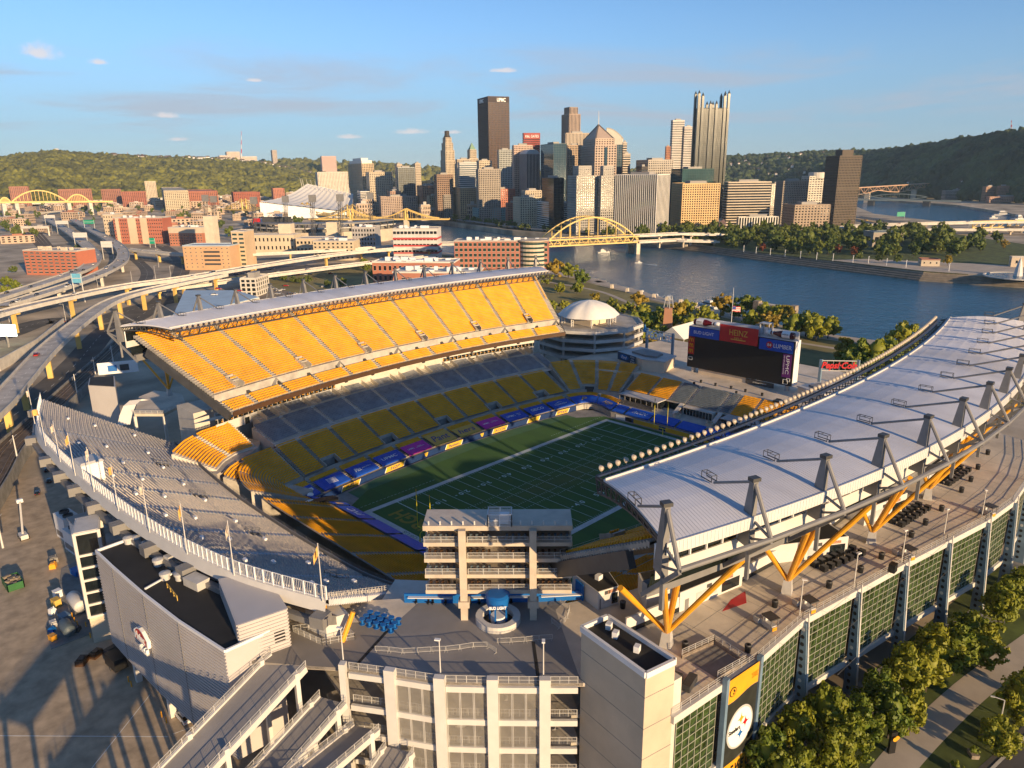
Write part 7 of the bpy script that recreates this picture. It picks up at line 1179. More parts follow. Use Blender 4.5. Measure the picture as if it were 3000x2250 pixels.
# =====================================================================  ROADS, BRIDGES, VEHICLES
ROADS = {}
def highway(key, pts, w, zs=None, piers=True, pm='ypier', th=1.6, n=60, pstep=9, lanes=2, double=None, name="highway", m_='road'):
    """elevated road swept along a curve, with parapets, lane dashes and piers"""
    root = bpy.data.objects.new(name, None); COL.objects.link(root); p0 = pts[0]; root.location = tuple(p0); OFF[root.name] = tuple(p0); struct(root)
    b = MB(); A, B, P = ribbon(b, pts, w, None, n); b.build("carriageway", mm[m_], root); b = MB(); lo = lambda S, d: [(x, y, z-d) for x, y, z in S]
    b.strip(lo(A, th), A); b.strip(B, lo(B, th)); b.strip(lo(A, th), lo(B, th)); b.build("deck_girder", mm['concl'], root)
    for S, s in ((A, 1), (B, -1)):
        q = MB()
        for a, c in zip(S[:-1], S[1:]): q.bar(V3(*a)+V3(0, 0, .4), V3(*c)+V3(0, 0, .4), .35, 1.1)
        q.build("parapet", mm['concl'], root)
    q = MB(); mid = [((a[0]+c[0])/2, (a[1]+c[1])/2, (a[2]+c[2])/2+.03) for a, c in zip(A, B)]
    for k in range(1, lanes):
        f = k/lanes
        for i in range(0, n-1):
            a = V3(*A[i]).lerp(V3(*B[i]), f)+V3(0, 0, .03); c = V3(*A[i+1]).lerp(V3(*B[i+1]), f)+V3(0, 0, .03); L_ = (c-a).length; m2 = max(1, int(L_/12))
            for j in range(m2): q.bar(a.lerp(c, (j+.1)/m2), a.lerp(c, (j+.38)/m2), .22, .02)
    for S, f in ((A, .06), (A, .94)):
        for i in range(n-1): q.bar(V3(*A[i]).lerp(V3(*B[i]), f)+V3(0, 0, .03), V3(*A[i+1]).lerp(V3(*B[i+1]), f)+V3(0, 0, .03), .18, .02)
    q.build("lane_paint", mm['roadw'], root)
    if piers:
        for i in range(3, n-1, pstep):
            c = V3(*mid[i]); d = V3(*mid[min(i+1, n-1)])-V3(*mid[i-1]); a = math.atan2(d.y, d.x); h_ = c.z-th+3
            if h_ < 2.5: continue
            q = MB(); q.box((c.x, c.y, c.z-th-.7), (1.8, w*.8, 1.4), a); q.box((c.x, c.y, (c.z-th-3)/2-.2), (1.7, 2.4 if w < 14 else 3.4, h_), a, 1.); q.build("pier", mm[pm], root)
    ROADS[key] = (A, B, P, w); return root
g1 = lambda u, v, z: tuple(G(u/2.212, 250+v/2.212, z)); g1b = lambda u, v, z: tuple(G(u/2.212, 900+v/2.212, z)); g2 = lambda u, v, z: tuple(G(800+u/2.212, 250+v/2.212, z)); g3 = lambda u, v, z: tuple(G(2000+u/2.212, 250+v/2.212, z))
highway('r1', [g1(-700, 1720, 11), g1(-250, 1560, 11.5), g1(0, 1475, 12), g1(400, 1380, 12), g1(800, 1300, 12), g1(1200, 1245, 12), g1(1700, 1165, 12), g1(2212, 1090, 12), g2(850, 1055, 11.5), g2(1040, 1045, 11)], 11, n=70, pstep=7)
highway('r1b', [g1(900, 1335, 4.6), g1(1300, 1290, 4.8), g1(1700, 1235, 5), g1(2212, 1170, 5), g2(700, 1140, 5), g2(1040, 1105, 5)], 10, n=40, pstep=50)
highway('r2', [g1b(-120, 730, 11), g1b(0, 620, 11), g1b(130, 470, 11), g1b(330, 250, 11), g1(560, 1500, 11), g1(720, 1400, 11), g1(900, 1340, 11), g1(1150, 1285, 11.4), g1(1450, 1225, 11.8)], 9.5, n=60, pstep=6)
highway('r3', [g1(300, 862, 5), g1(420, 930, 7), g1(520, 1000, 8), g1(600, 1080, 8), g1(610, 1130, 8), g1(540, 1190, 8), g1(300, 1275, 8), g1(0, 1370, 8), g1(-400, 1500, 7)], 13, n=60, pm='concl', lanes=3)
highway('r4', [g1(470, 868, 5), g1(600, 940, 7), g1(720, 1005, 8), g1(790, 1065, 8.5), g1(790, 1130, 9), g1(700, 1195, 9), g1(500, 1275, 9), g1(250, 1355, 9.5), g1(0, 1430, 10)], 12, n=60, pm='concl', lanes=3)
highway('r5', [g1(820, 1060, 8), g1(1000, 1080, 8), g1(1200, 1095, 8), g1(1600, 1095, 8.5), g1(2212, 1065, 9), g2(900, 1030, 9)], 9, n=40, pstep=6)
highway('r6', [g1(-300, 780, 9), g1(0, 765, 9), g1(500, 750, 9), g1(900, 735, 9), g1(1300, 722, 9), g1(1500, 715, 9)], 20, n=30, pm='concl', pstep=4, th=6)
highway('r7', [g1(200, 835, 3), g1(420, 812, 4), g1(520, 815, 4)], 12, n=14, pm='concl', pstep=4)
# ground-level streets on the left
def street(pts, w, z, m_='asphalt', paint=True, name="street"):
    b = MB(); A, B, P = ribbon(b, pts, w, z, 40); o = struct(b.build(name, mm[m_]))
    if paint:
        q = MB()
        for i in range(0, 39):
            a = V3(*A[i]).lerp(V3(*B[i]), .5); c = V3(*A[i+1]).lerp(V3(*B[i+1]), .5); k = max(1, int((c-a).length/9))
            for j in range(k): q.bar(a.lerp(c, j/k)+V3(0, 0, .015), a.lerp(c, (j+.4)/k)+V3(0, 0, .015), .2, .01)
        struct(q.build("road_marking", mm['roadw']))
    return A, B, P
street([g1b(-300, 260, -3), g1b(0, 190, -3), g1b(300, 90, -3), g1(620, 1530, -3), g1(900, 1440, -3), g1(1200, 1380, -3)], 22, -2.96); street([g1b(-200, 900, -3), g1b(200, 620, -3), g1b(480, 380, -3), g1b(700, 140, -3), g1(900, 1500, -3), g1(1100, 1330, -3), g1(1180, 1150, -3), g1(1050, 1040, -3)], 16, -2.955); street([g1(840, 1100, -3), g1(950, 1200, -3), g1(900, 1300, -3), g1(700, 1340, -3)], 12, -2.965); street([g1(850, 1120, -3), g1(1400, 1170, -3), g1(2212, 1180, -3), g2(500, 1180, -3), g2(900, 1160, -3)], 18, -2.97); street([g1(560, 1060, -3), g1(760, 1100, -3), g1(1180, 1150, -3)], 10, -2.96)
b = MB(); b.prism([tuple(g1(1650, 1290, -3))[:2], tuple(g1(2212, 1230, -3))[:2], tuple(g2(560, 1230, -3))[:2], tuple(g2(560, 1290, -3))[:2], tuple(g1(2212, 1380, -3))[:2], tuple(g1(1650, 1400, -3))[:2]], -3.1, -2.95); struct(b.build("parking_lot", mat("parking_lot_paving", (.24, .19, .145), .9, .2, .05)))
wl = MB(); pts = [V3(*g1b(0, 415, -3)), V3(*g1b(250, 270, -3)), V3(*g1b(420, 130, -3))]
for a, c in zip(pts[:-1], pts[1:]): wl.bar(a+V3(0, 0, 3), c+V3(0, 0, 3), .8, 6)
tag(wl.build("retaining_wall", mm['concl']), "pale concrete retaining wall beside the lower road at far left", "wall")
# light-rail tracks curving under the left rim
tpts = [g1b(-260, 1420, 1.5), g1b(-60, 1120, 1.5), g1b(60, 920, 1.5), g1b(250, 740, 1.0), g1b(500, 500, 0.5), g1b(720, 300, 0), g1b(900, 120, -1)]; b = MB(); A, B, P = ribbon(b, tpts, 10, None, 60); tkr = struct(b.build("railway_viaduct", mm['dirt'])); q = MB(); q.strip([(x, y, z-4.5) for x, y, z in A], A); q.strip(B, [(x, y, z-4.5) for x, y, z in B]); q.build("viaduct_wall", mm['concd'], tkr)
for f in (.16, .31, .62, .77):
    q = MB()
    for i in range(59): q.bar(V3(*A[i]).lerp(V3(*B[i]), f)+V3(0, 0, .12), V3(*A[i+1]).lerp(V3(*B[i+1]), f)+V3(0, 0, .12), .16, .2)
    q.build("rail", mm['rail'], tkr)
q = MB()
for S in (A, B):
    for i in range(59): q.bar(V3(*S[i])+V3(0, 0, .5), V3(*S[i+1])+V3(0, 0, .5), .4, 1.2)
q.build("parapet", mm['concd'], tkr)
tp = thing("catenary_pole", "", "pole", (0, 0, 0), "white poles along the light-rail tracks"); MB().tube((0, 0, 0), (0, 0, 9), .28, 8, .16).build("pole", mm['white'], tp); b = MB(); b.bar((-3, 0, 8), (3, 0, 8.3), .12); b.bar((-3, 0, 7), (0, 0, 8), .08); b.build("bracket_arm", mm['steell'], tp); lbs = ("nearest the bottom left corner", "beside the grandstand's far left curve", "between the rim tip and the ramp", "below the sunny stand's near end", "farthest along the tracks")
for k, (u, v) in enumerate(((20, 1560), (115, 990), (500, 560), (620, 440), (735, 360))): place(tp, g1b(u, v, 1), 1., 1., "white catenary pole " + lbs[k], first=(k == 0))
# rail yard far left
for k in range(5): b = MB(); ribbon(b, [g1(40+k*22, 850, -2.9), g1(150+k*26, 950, -2.9), g1(260+k*22, 1060, -2.9)], 4.2, -2.93+.004*k, 10); struct(b.build("rail_bed", mm['dirt']))
gt = thing("signal_gantry", "pale signal gantry spanning the rail yard at far left", "gantry", g1(230, 960, -3)); a, c = V3(*g1(150, 975, -3)), V3(*g1(320, 975, -3)); b = MB(); b.bar(a, a+V3(0, 0, 14), 2, 2); b.bar(c, c+V3(0, 0, 14), 2, 2); b.bar(a+V3(0, 0, 14), c+V3(0, 0, 14), 4, 4); b.build("frame", mm['concl'], gt)
# green / blue road signs
for u, v, w_, h_, zc, m_, lab in ((985, 1008, 11, 10, 6, 'sg', "green highway sign beside the red brick hotel"), (575, 885, 26, 8, 16, 'sg', "wide green sign gantry over the upper left highway"), (490, 828, 20, 6, 12, 'sb', "blue sign bridge on the far ramp"), (495, 1250, 11, 9, 16, 'sb', "pale blue highway sign by the crossing ramps"), (400, 888, 30, 7, 16, 'white', "white sign back over the left highway"), (518, 970, 26, 8, 16, 'white', "second white sign back over the left highway"), (320, 850, 30, 7, 14, 'white', "farthest white sign back over the left highway"), (690, 1030, 18, 9, 15, 'white', "white sign back over the curving ramp")):
    if 'sg' not in mm: mm['sg'] = mat("sign_green", (.01, .30, .18), .4, .05); mm['sb'] = mat("sign_blue", (.14, .42, .60), .4, .1)
    p = V3(*g1(u, v, zc)); t = thing("highway_sign", lab, "sign", (p.x, p.y, -3)); b = MB(); w_ *= .75; h_ *= .8; b.box(p, (w_, .5, h_), math.radians(-48)); b.build("panel", mm[m_], t); b = MB(); d = V3(math.cos(math.radians(-48)), math.sin(math.radians(-48)), 0)*w_*.45; [b.bar((p+d*s).xy.to_3d()+V3(0, 0, -3), (p+d*s)+V3(0, 0, h_/2), .7, .7) for s in (-1, 1)]; b.bar(p-d, p+d, .6, .6); b.build("gantry_frame", mm['steell'], t)
# bright billboard at the left edge
bb = thing("billboard", "glowing white and green billboard at the left edge by the lower road", "billboard", g1b(40, 190, -3)); p = V3(*g1b(35, 150, 7)); d = V3(math.cos(math.radians(-50)), math.sin(math.radians(-50)), 0); b = MB(); b.box(p, (13, .6, 7), math.radians(-50)); b.build("panel", mat("lit_panel", (.75, 1., .85), .5, .1, .3, emit=2.2), bb); b = MB(); b.bar(p-V3(0, 0, 10), p-V3(0, 0, 3), 1., 1.); b.build("post", mm['steel'], bb)
# ---- yellow bridges
def pier_box(root, p, w_, l_, a, z0_, z1_, m_='stone'): MB().box((p.x, p.y, (z0_+z1_)/2), (w_, l_, z1_-z0_), a).build("pier", mm[m_], root)
fd = thing("arch_bridge", "yellow double-deck arch bridge over the river in front of downtown", "bridge", (548, 430, -9)); E0, E1 = V3(492, 456, 0), V3(606, 405, 0); dv = (E1-E0).normalized(); nv_ = V3(-dv.y, dv.x, 0); nv_ = nv_ if nv_.y > 0 else -nv_; zA = GD(1736, 637, 914).z; DU, DLw = 13., 6.
for s, nm in ((0, "near"), (24, "far")):
    b = MB(); o_ = nv_*s; pa = [E0.lerp(E1, f)+o_+V3(0, 0, DU-4+(zA-DU+4)*(1-(2*f-1)**2)) for f in np.linspace(0, 1, 21)]; pb = [p+V3(0, 0, -3.4 if 1 < i < 19 else 0) for i, p in enumerate(pa)]
    for p, q in zip(pa[:-1], pa[1:]): b.bar(p, q, 1.5, 1.5)
    b.build("arch_rib", mm['ybridge'], fd); b = MB()
    for i in range(3, 18, 2): p = pa[i]; b.bar((p.x, p.y, DLw), p, .8, .8)
    b.build("hangers", mm['ybridge'], fd); b = MB()
    for z in (DU, DLw): b.bar(E0-dv*2+o_+V3(0, 0, z), E1+dv*2+o_+V3(0, 0, z), 1.2, 1.6)
    for k in range(12): p, q, m2 = E0.lerp(E1, k/12)+o_, E0.lerp(E1, (k+1)/12)+o_, E0.lerp(E1, (k+.5)/12)+o_; b.bar(p+V3(0, 0, DLw), m2+V3(0, 0, DU), .7, .7); b.bar(m2+V3(0, 0, DU), q+V3(0, 0, DLw), .7, .7)
    b.build("side_truss", mm['ybridge'], fd)
b = MB()
for i in range(3, 18): f = i/20; p = E0.lerp(E1, f)+V3(0, 0, DU-4+(zA-DU+4)*(1-(2*f-1)**2)); b.bar(p, p+nv_*24, .6, .6)
b.build("wind_bracing", mm['ybridge'], fd)
for z in (DU, DLw): b = MB(); q0, q1 = E0-dv*1, E1+dv*1; b.poly([q0+V3(0, 0, z), q1+V3(0, 0, z), q1+nv_*24+V3(0, 0, z), q0+nv_*24+V3(0, 0, z)]); b.build("road_deck", mm['road'], fd)
for p in (E0, E1): pier_box(fd, p+nv_*12, 6, 6, math.atan2(nv_.y, nv_.x), -11, 1); [pier_box(fd, p+nv_*s, 5, 5, math.atan2(dv.y, dv.x), -11, 5, 'tanl') for s in (1, 23)]
mid_ = nv_*12
highway('fdw1', [tuple(E0+mid_+V3(0, 0, DU)), tuple(E0+mid_-dv*70+V3(0, 0, DU)), tuple(E0+mid_-dv*150+V3(0, 20, DU)), g2(1040, 1062, 11)], 22, n=20, pstep=5); highway('fde1', [tuple(E1+mid_+V3(0, 0, DU)), tuple(E1+mid_+dv*70+V3(0, 0, DU)), g3(0, 962, 12), g3(260, 965, 10), g3(420, 975, 6)], 16, n=24, pstep=5, pm='tanl'); highway('fde2', [tuple(E1+nv_*4+V3(0, 0, DLw)), tuple(E1+nv_*4+dv*70+V3(0, 0, DLw)), g3(0, 1005, 5.5), g3(230, 1010, 4)], 14, n=20, pstep=5, pm='tanl')
def susp(label, pa, pb, side, zt=26., zd=8.):
    a, c = V3(pa[0], pa[1], 0), V3(pb[0], pb[1], 0); d = (c-a).normalized(); n_ = V3(-d.y, d.x, 0); t = thing("suspension_bridge", label, "bridge", (a.x, a.y, -9), "yellow suspension bridges"); e0, e1 = a-d*side, c+d*side
    for s in (0, 12):
        o_ = n_*s
        for k, p in enumerate((a, c)): MB().bar(p+o_+V3(0, 0, zd-2), p+o_+V3(0, 0, zt), 3.4, 3.4, w2=2., h2=2.).build("tower_leg", mm['ybridge'], t)
        f = lambda x: x; cab = MB(); pts = [e0+V3(0, 0, zd+1)] + [a.lerp(c, u)+V3(0, 0, zd+2+(zt-zd-2)*(2*u-1)**2) for u in np.linspace(0, 1, 17)] + [e1+V3(0, 0, zd+1)]
        pts = [e0.lerp(a, u)+V3(0, 0, zd+1+(zt-zd-1)*u**1.6) for u in np.linspace(0, 1, 7)][:-1] + pts[1:-1] + [c.lerp(e1, u)+V3(0, 0, zd+1+(zt-zd-1)*(1-u)**1.6) for u in np.linspace(0, 1, 7)][1:]
        for p, q in zip(pts[:-1], pts[1:]): cab.bar(p+o_, q+o_, 1.3, 1.5)
        for p in pts[1:-1]: cab.bar(p+o_, V3(p.x, p.y, zd)+o_, .5, .5)
        cab.build("cable", mm['ybridge'], t)
    b = MB(); b.bar(e0-d*20+n_*6+V3(0, 0, zd-1), e1+d*20+n_*6+V3(0, 0, zd-1), 14, 2.6); b.build("deck", mm['ybridge'], t)
    for p in (a, c): pier_box(t, p+n_*6, 6, 16, math.atan2(d.y, d.x), -12, zd-2, 'tanl')
susp("nearest yellow suspension bridge behind the ballpark", (704, 1000), (641, 1088), 62)
def gp(px, D): p = GD(px, 620, D); return (p.x, p.y)
susp("second yellow suspension bridge behind the ballpark", gp(1033, 1560), gp(902, 1700), 75, 30); susp("third yellow suspension bridge beside the white tent roof", gp(820, 1850), gp(723, 1950), 85, 33)
# left arch bridge
lb = thing("tied_arch_bridge", "pale yellow triple arch bridge at the far left under the hill", "bridge", g1(150, 760, 0))
for x0, x1, yt in ((0, 30, 726), (36, 196, 676), (196, 262, 705)):
    for s in (0, 1):
        b = MB(); D = 2150+s*22; a, c = GD(x0, 250+752/2.212, D), GD(x1, 250+752/2.212, D); zt = GD((x0+x1)/2, 250+yt/2.212, D).z; pts = [a.lerp(c, f)+V3(0, 0, (zt-a.z)*(1-(2*f-1)**2)) for f in np.linspace(0, 1, 15)]
        for p, q in zip(pts[:-1], pts[1:]): b.bar(p, q, 2.2, 2.8)
        for p in pts[1:-1]: b.bar(V3(p.x, p.y, a.z), p, .9, .9)
        b.build("arch", mm['ybridge'], lb)
a, c = GD(-30, 250+758/2.212, 2160), GD(330, 250+752/2.212, 2160); MB().bar(a, c, 20, 4).build("deck", mm['ybridge'], lb); [pier_box(lb, a.lerp(c, f), 8, 14, 0, -9, a.z-2, 'concl') for f in (.1, .2, .62, .8)]
# right-hand bridges over the second river
lib = thing("truss_bridge", "long tan deck-truss bridge over the far river at the right", "bridge", tuple(G(2600, 590, WZ))); b = MB(); a, c = GD(2480, 552, 2350), GD(2850, 529, 2750)
b.bar(a, c, 14, 2.5); n_ = 30; low = lambda f: 10+9*abs(math.sin(f*math.pi*3.0+.9))
for k in range(n_):
    p, q = a.lerp(c, k/n_), a.lerp(c, (k+1)/n_); p2, q2 = p-V3(0, 0, low(k/n_)), q-V3(0, 0, low((k+1)/n_)); b.bar(p2, q2, 2, 2); b.bar(p, q2, 1.3, 1.3) if k % 2 else b.bar(p2, q, 1.3, 1.3); b.bar(p, p2, 1., 1.)
b.build("truss", mat("bridge_tan", (.50, .32, .20), .7), lib); [pier_box(lib, a.lerp(c, f)+V3(0, 0, 0), 6, 14, 0, -12, a.lerp(c, f).z-16, 'tan') for f in (.16, .52, .8)]
sm = thing("lenticular_bridge", "low grey lens-truss bridge on dark piers at the right", "bridge", tuple(G(2563, 598, WZ))); b = MB(); a, c = G(2500, 585, 5), G(2815, 589, 5); b.bar(a, c, 12, 3); dC = (c-a)
for f0, f1 in ((.0, .18), (.18, .70)):
    for s in (1, -1):
        pts = [a.lerp(c, f0+(f1-f0)*g)+V3(0, 0, 9+s*7*(1-(2*g-1)**2)) for g in np.linspace(0, 1, 13)]
        for p, q in zip(pts[:-1], pts[1:]): b.bar(p, q, 1.4, 1.6)
        for p in pts[1:-1]: b.bar(p, V3(p.x, p.y, 5), .5, .5)
b.build("truss", mat("bridge_grey", (.20, .24, .24), .6), sm); [pier_box(sm, a.lerp(c, f), 10, 16, 0, -12, 4, 'dark') for f in (.18, .70)]
highway('fp1', [g3(730, 960, 2), g3(900, 935, 5), g3(1150, 908, 10), g3(1500, 895, 13), g3(1900, 885, 14), g3(2300, 880, 14)], 15, n=34, pstep=5, pm='tanl', th=2.4); highway('fp2', [g3(1050, 960, 0), g3(1300, 945, 4), g3(1600, 935, 6), g3(2000, 935, 6), g3(2300, 935, 6)], 13, n=26, pstep=6, pm='tanl'); highway('fp3', [g3(1130, 850, 3), g3(1300, 875, 4), g3(1500, 895, 6), g3(1650, 905, 8)], 12, n=20, pstep=6, m_='asphalt')
fp = thing("double_deck_bridge", "yellow double-deck bridge at the right edge over the far river", "bridge", g3(2150, 1000, -9)); a, c = V3(*g3(1880, 905, 10)), V3(*g3(2330, 895, 10)); b = MB()
for k in range(8): p, q = a.lerp(c, k/8), a.lerp(c, (k+1)/8); b.bar(p-V3(0, 0, 4), p+V3(0, 0, 5), 1.2, 1.2); b.bar(p-V3(0, 0, 4), q+V3(0, 0, 5), .8, .8); b.bar(p+V3(0, 0, 5), q+V3(0, 0, 5), 1.4, 1.4); b.bar(p-V3(0, 0, 4), q-V3(0, 0, 4), 1.4, 1.4)
b.build("truss", mm['ybridge'], fp); pier_box(fp, V3(*g3(2150, 990, -9)), 7, 16, 0, -12, 8, 'stone'); pier_box(fp, V3(*g3(1885, 960, -9)), 6, 16, 0, -12, 8, 'concl')
# ---- vehicles
paints = [mat("car_" + n_, c, .25, .05, 1., spec=.7) for n_, c in (("silver", (.45, .45, .45)), ("black", (.02, .02, .022)), ("white", (.75, .74, .72)), ("red", (.40, .02, .02)), ("navy", (.03, .05, .10)), ("grey", (.14, .14, .14)))]; tyre = mm['blackp']; hl = mat("headlamp", (.9, .86, .75), .2, .05); tl = mat("tail_lamp", (.5, .01, .01), .3)
def car_proto(pm, van=False):
    r = thing("car", "", "car", (0, 0, 0)); b = MB(); L_, W_ = (5.2, 2.0) if van else (4.6, 1.85); prof = [(-L_/2, .35), (-L_/2, .85), (-L_*.36, 1.0), (L_*.2, 1.0), (L_*.46, .85), (L_/2, .6), (L_/2, .35)]
    k = len(prof); b.add([(x, -W_/2, z) for x, z in prof]+[(x, W_/2, z) for x, z in prof], [tuple(range(k)), tuple(range(k, 2*k))[::-1]]+[(i, k+i, k+(i+1) % k, (i+1) % k) for i in range(k)]); b.build("body", pm, r); b = MB(); zt = 2.2 if van else 1.48; cab = [(-L_*.44, .98), (-L_*.40 if van else -L_*.3, zt), (L_*.1, zt), (L_*.24, .98)]; w2 = W_/2-.12
    b.add([(x, -w2*(1 if z < 1.2 else .86), z) for x, z in cab]+[(x, w2*(1 if z < 1.2 else .86), z) for x, z in cab], [(0, 1, 2, 3), (7, 6, 5, 4), (0, 4, 5, 1), (2, 6, 7, 3)]); b.build("windows", mm['glassd'], r); b = MB(); b.box(((cab[1][0]+cab[2][0])/2, 0, zt+.02), (cab[2][0]-cab[1][0], w2*1.7, .08)); b.build("roof", pm, r)
    for x in (-L_*.31, L_*.31):
        for s in (-1, 1): MB().tube((x, s*(W_/2-.2), .34), (x, s*(W_/2+.02), .34), .34, 10).build("wheel", tyre, r)
    for s in (-1, 1): MB().box((L_/2, s*.65, .68), (.06, .35, .18)).build("headlight", hl, r); MB().box((-L_/2, s*.7, .75), (.06, .3, .18)).build("tail_light", tl, r)
    return r
protos = [car_proto(p) for p in paints]+[car_proto(paints[2], True)]; used_ = [False]*7; names_ = ("silver", "black", "white", "red", "navy", "grey", "white van"); carid = 0
def putcar(p, a, kind, where, grp):
    global carid
    f = not used_[kind]; used_[kind] = True; c = place(protos[kind], p, a, 1., "%s %s" % (names_[kind] + ("" if kind == 6 else " car"), where), grp, first=f); carid += 1
random.seed(11); seen_w = {}
where_n = {'r1': "on the long viaduct behind the stand", 'r2': "on the near curving ramp left of the stand", 'r3': "on the outer left highway curve", 'r4': "on the inner left highway curve", 'r5': "on the side ramp by the tan garage", 'fde1': "on the bridge approach to downtown", 'fp1': "on the ramp by the park", 'r1b': "on the lower viaduct deck"}
for key, n_ in (('r3', 13), ('r4', 12), ('r1', 6), ('r5', 3), ('fde1', 4), ('fp1', 6), ('r1b', 3), ('r2', 1)):
    A, B, P, w = ROADS[key]; n2 = len(A)
    for k in range(n_):
        i = min(n2-2, int((k+.2+.6*random.random())/n_*(n2-1))); f = random.choice((.25, .5, .75) if w > 11 else (.3, .7)); p = V3(*A[i]).lerp(V3(*B[i]), f); q = V3(*A[i+1]).lerp(V3(*B[i+1]), f); d = q-p; putcar(p+V3(0, 0, .04), math.atan2(d.y, d.x)+(math.pi if f < .5 else 0), random.choice((0, 1, 2, 2, 3, 4, 5, 6)), where_n[key], "cars on the highways")
for u, v, kd in ((1390, 1360, 2), (1415, 1322, 3), (1550, 1335, 3)): p = V3(*g1(u, v, 9)); putcar(p, math.radians(-50), kd, "parked on the pale blue parking deck", "cars on the parking deck")
for k in range(16): p = V3(*g1(1680+random.random()*560, 1300+random.random()*60, -2.94)); putcar(p, math.radians(random.choice((-48, 42))), random.randrange(6), "in the car park behind the stand", "cars in the car park")
for k in range(14): p = V3(*g1(880+random.random()*1200, 1015+random.random()*70, -2.94)); putcar(p, math.radians(random.choice((-48, 42))), random.randrange(6), "in the street by the ballpark hotels", "cars by the hotels")
putcar(V3(-126.1, -17.5, -2.98), 1.6, 2, "nosing out under the ribbed building", None); putcar(V3(*g1b(430, 95, -2.95)), math.radians(60), 3, "on the lower road at far left", None); putcar(V3(86.6, -29.5, 11.58), -1.4, 1, "on display below the far plaza kiosk", None)
for u, v in ((305, 1060), (320, 1130), (245, 1210)): c = place(protos[1], g1b(u, v, -2.98), 1.3, .8, "small dark utility buggy by the rail wall"); c["category"] = "buggy"; c["group"] = "buggies by the rail wall"
tr = thing("trailer", "black covered trailer tucked beside the ribbed building", "trailer", (-129.2, 6.8, -3)); b = MB(); b.box((-129.6, 7.6, -1.3), (2.6, 4.8, 2.4), .1, .92); b.build("body", mm['blackp'], tr); b = MB(); [b.tube((-131+k*2.6, 7.4, -2.6), (-130.8+k*2.6, 7.4, -2.6), .4, 10) for k in range(2)]; b.build("wheel", mm['dark'], tr); MB().bar((-129.4, 10, -2.4), (-129.2, 11.8, -2.4), .15).build("drawbar", mm['steel'], tr)
# ---- boats
def boat(label, p, a, L_, grp=None):
    t = thing("boat", label, "boat", tuple(p), grp); b = MB(); prof = [(-L_/2, L_*.13), (-L_*.1, L_*.15), (L_*.25, L_*.12), (L_/2, .05)]; ca, sa = math.cos(a), math.sin(a); T = lambda x, y, z: (p[0]+x*ca-y*sa, p[1]+x*sa+y*ca, p[2]+z)
    top = [T(x, w, L_*.09) for x, w in prof]+[T(x, -w, L_*.09) for x, w in prof[::-1]]; bot = [T(x*.94, w*.7, -.3) for x, w in prof]+[T(x*.94, -w*.7, -.3) for x, w in prof[::-1]]; n_ = len(top); b.add(top+bot, [tuple(range(n_))[::-1]]+[(i, (i+1) % n_, n_+(i+1) % n_, n_+i) for i in range(n_)]); b.build("hull", mm['white'], t)
    b = MB(); q = T(-L_*.06, 0, L_*.15); b.box(q, (L_*.42, L_*.2, L_*.12), a, .85); b.box(T(-L_*.1, 0, L_*.235), (L_*.26, L_*.16, L_*.06), a, .9); b.build("cabin", mm['white'], t); b = MB(); b.box(T(-L_*.05, 0, L_*.16), (L_*.425, L_*.205, L_*.04), a); b.build("cabin_window", mm['glassd'], t); MB().bar(T(-L_*.1, 0, L_*.25), T(-L_*.12, 0, L_*.4), .12).build("mast", mm['white'], t)
boat("white cabin cruiser on the river below the arch bridge", G(1768, 741, WZ), math.radians(-30), 17); boat("small white speedboat trailing a wake", G(1870, 771, WZ), math.radians(150), 9); boat("small white boat moored at the far seawall", G(2475, 786, WZ), math.radians(-20), 12)
wk = mat("foam", (.55, .60, .62), .7, .3, .3); b = MB(); p0, p1 = G(1876, 772, WZ+.05), G(1925, 777, WZ+.05); b.add([tuple(p0), tuple(p1+V3(-3, -3, 0)), tuple(p1+V3(3, 3, 0))], ((0, 1, 2),)); tag(b.build("wake", wk), "white foam wake behind the speedboat", "wake")
for k, (u, v) in enumerate(((2940, 632), (2890, 618), (2985, 645), (2850, 608), (2910, 640), (2960, 655), (2820, 603))): boat("white %s moored on the far shore at the right edge" % ("riverboat" if k in (0, 2) else "pleasure boat"), G(u, v, WZ), math.radians(-60+20*(k % 3)), 38 if k in (0, 2) else 20, "boats on the far shore")
for k, (u, v) in enumerate(((545, 118), (620, 132), (712, 156), (790, 175), (880, 195))): boat("small white boat docked along the near riverwalk", G(1600+u/2.212, 800+v/2.212-1, WZ), math.radians(70), 9, "boats at the riverwalk")
boat("white tour boat docked behind the scoreboard flagpole", G(2072, 900, WZ), math.radians(70), 22)
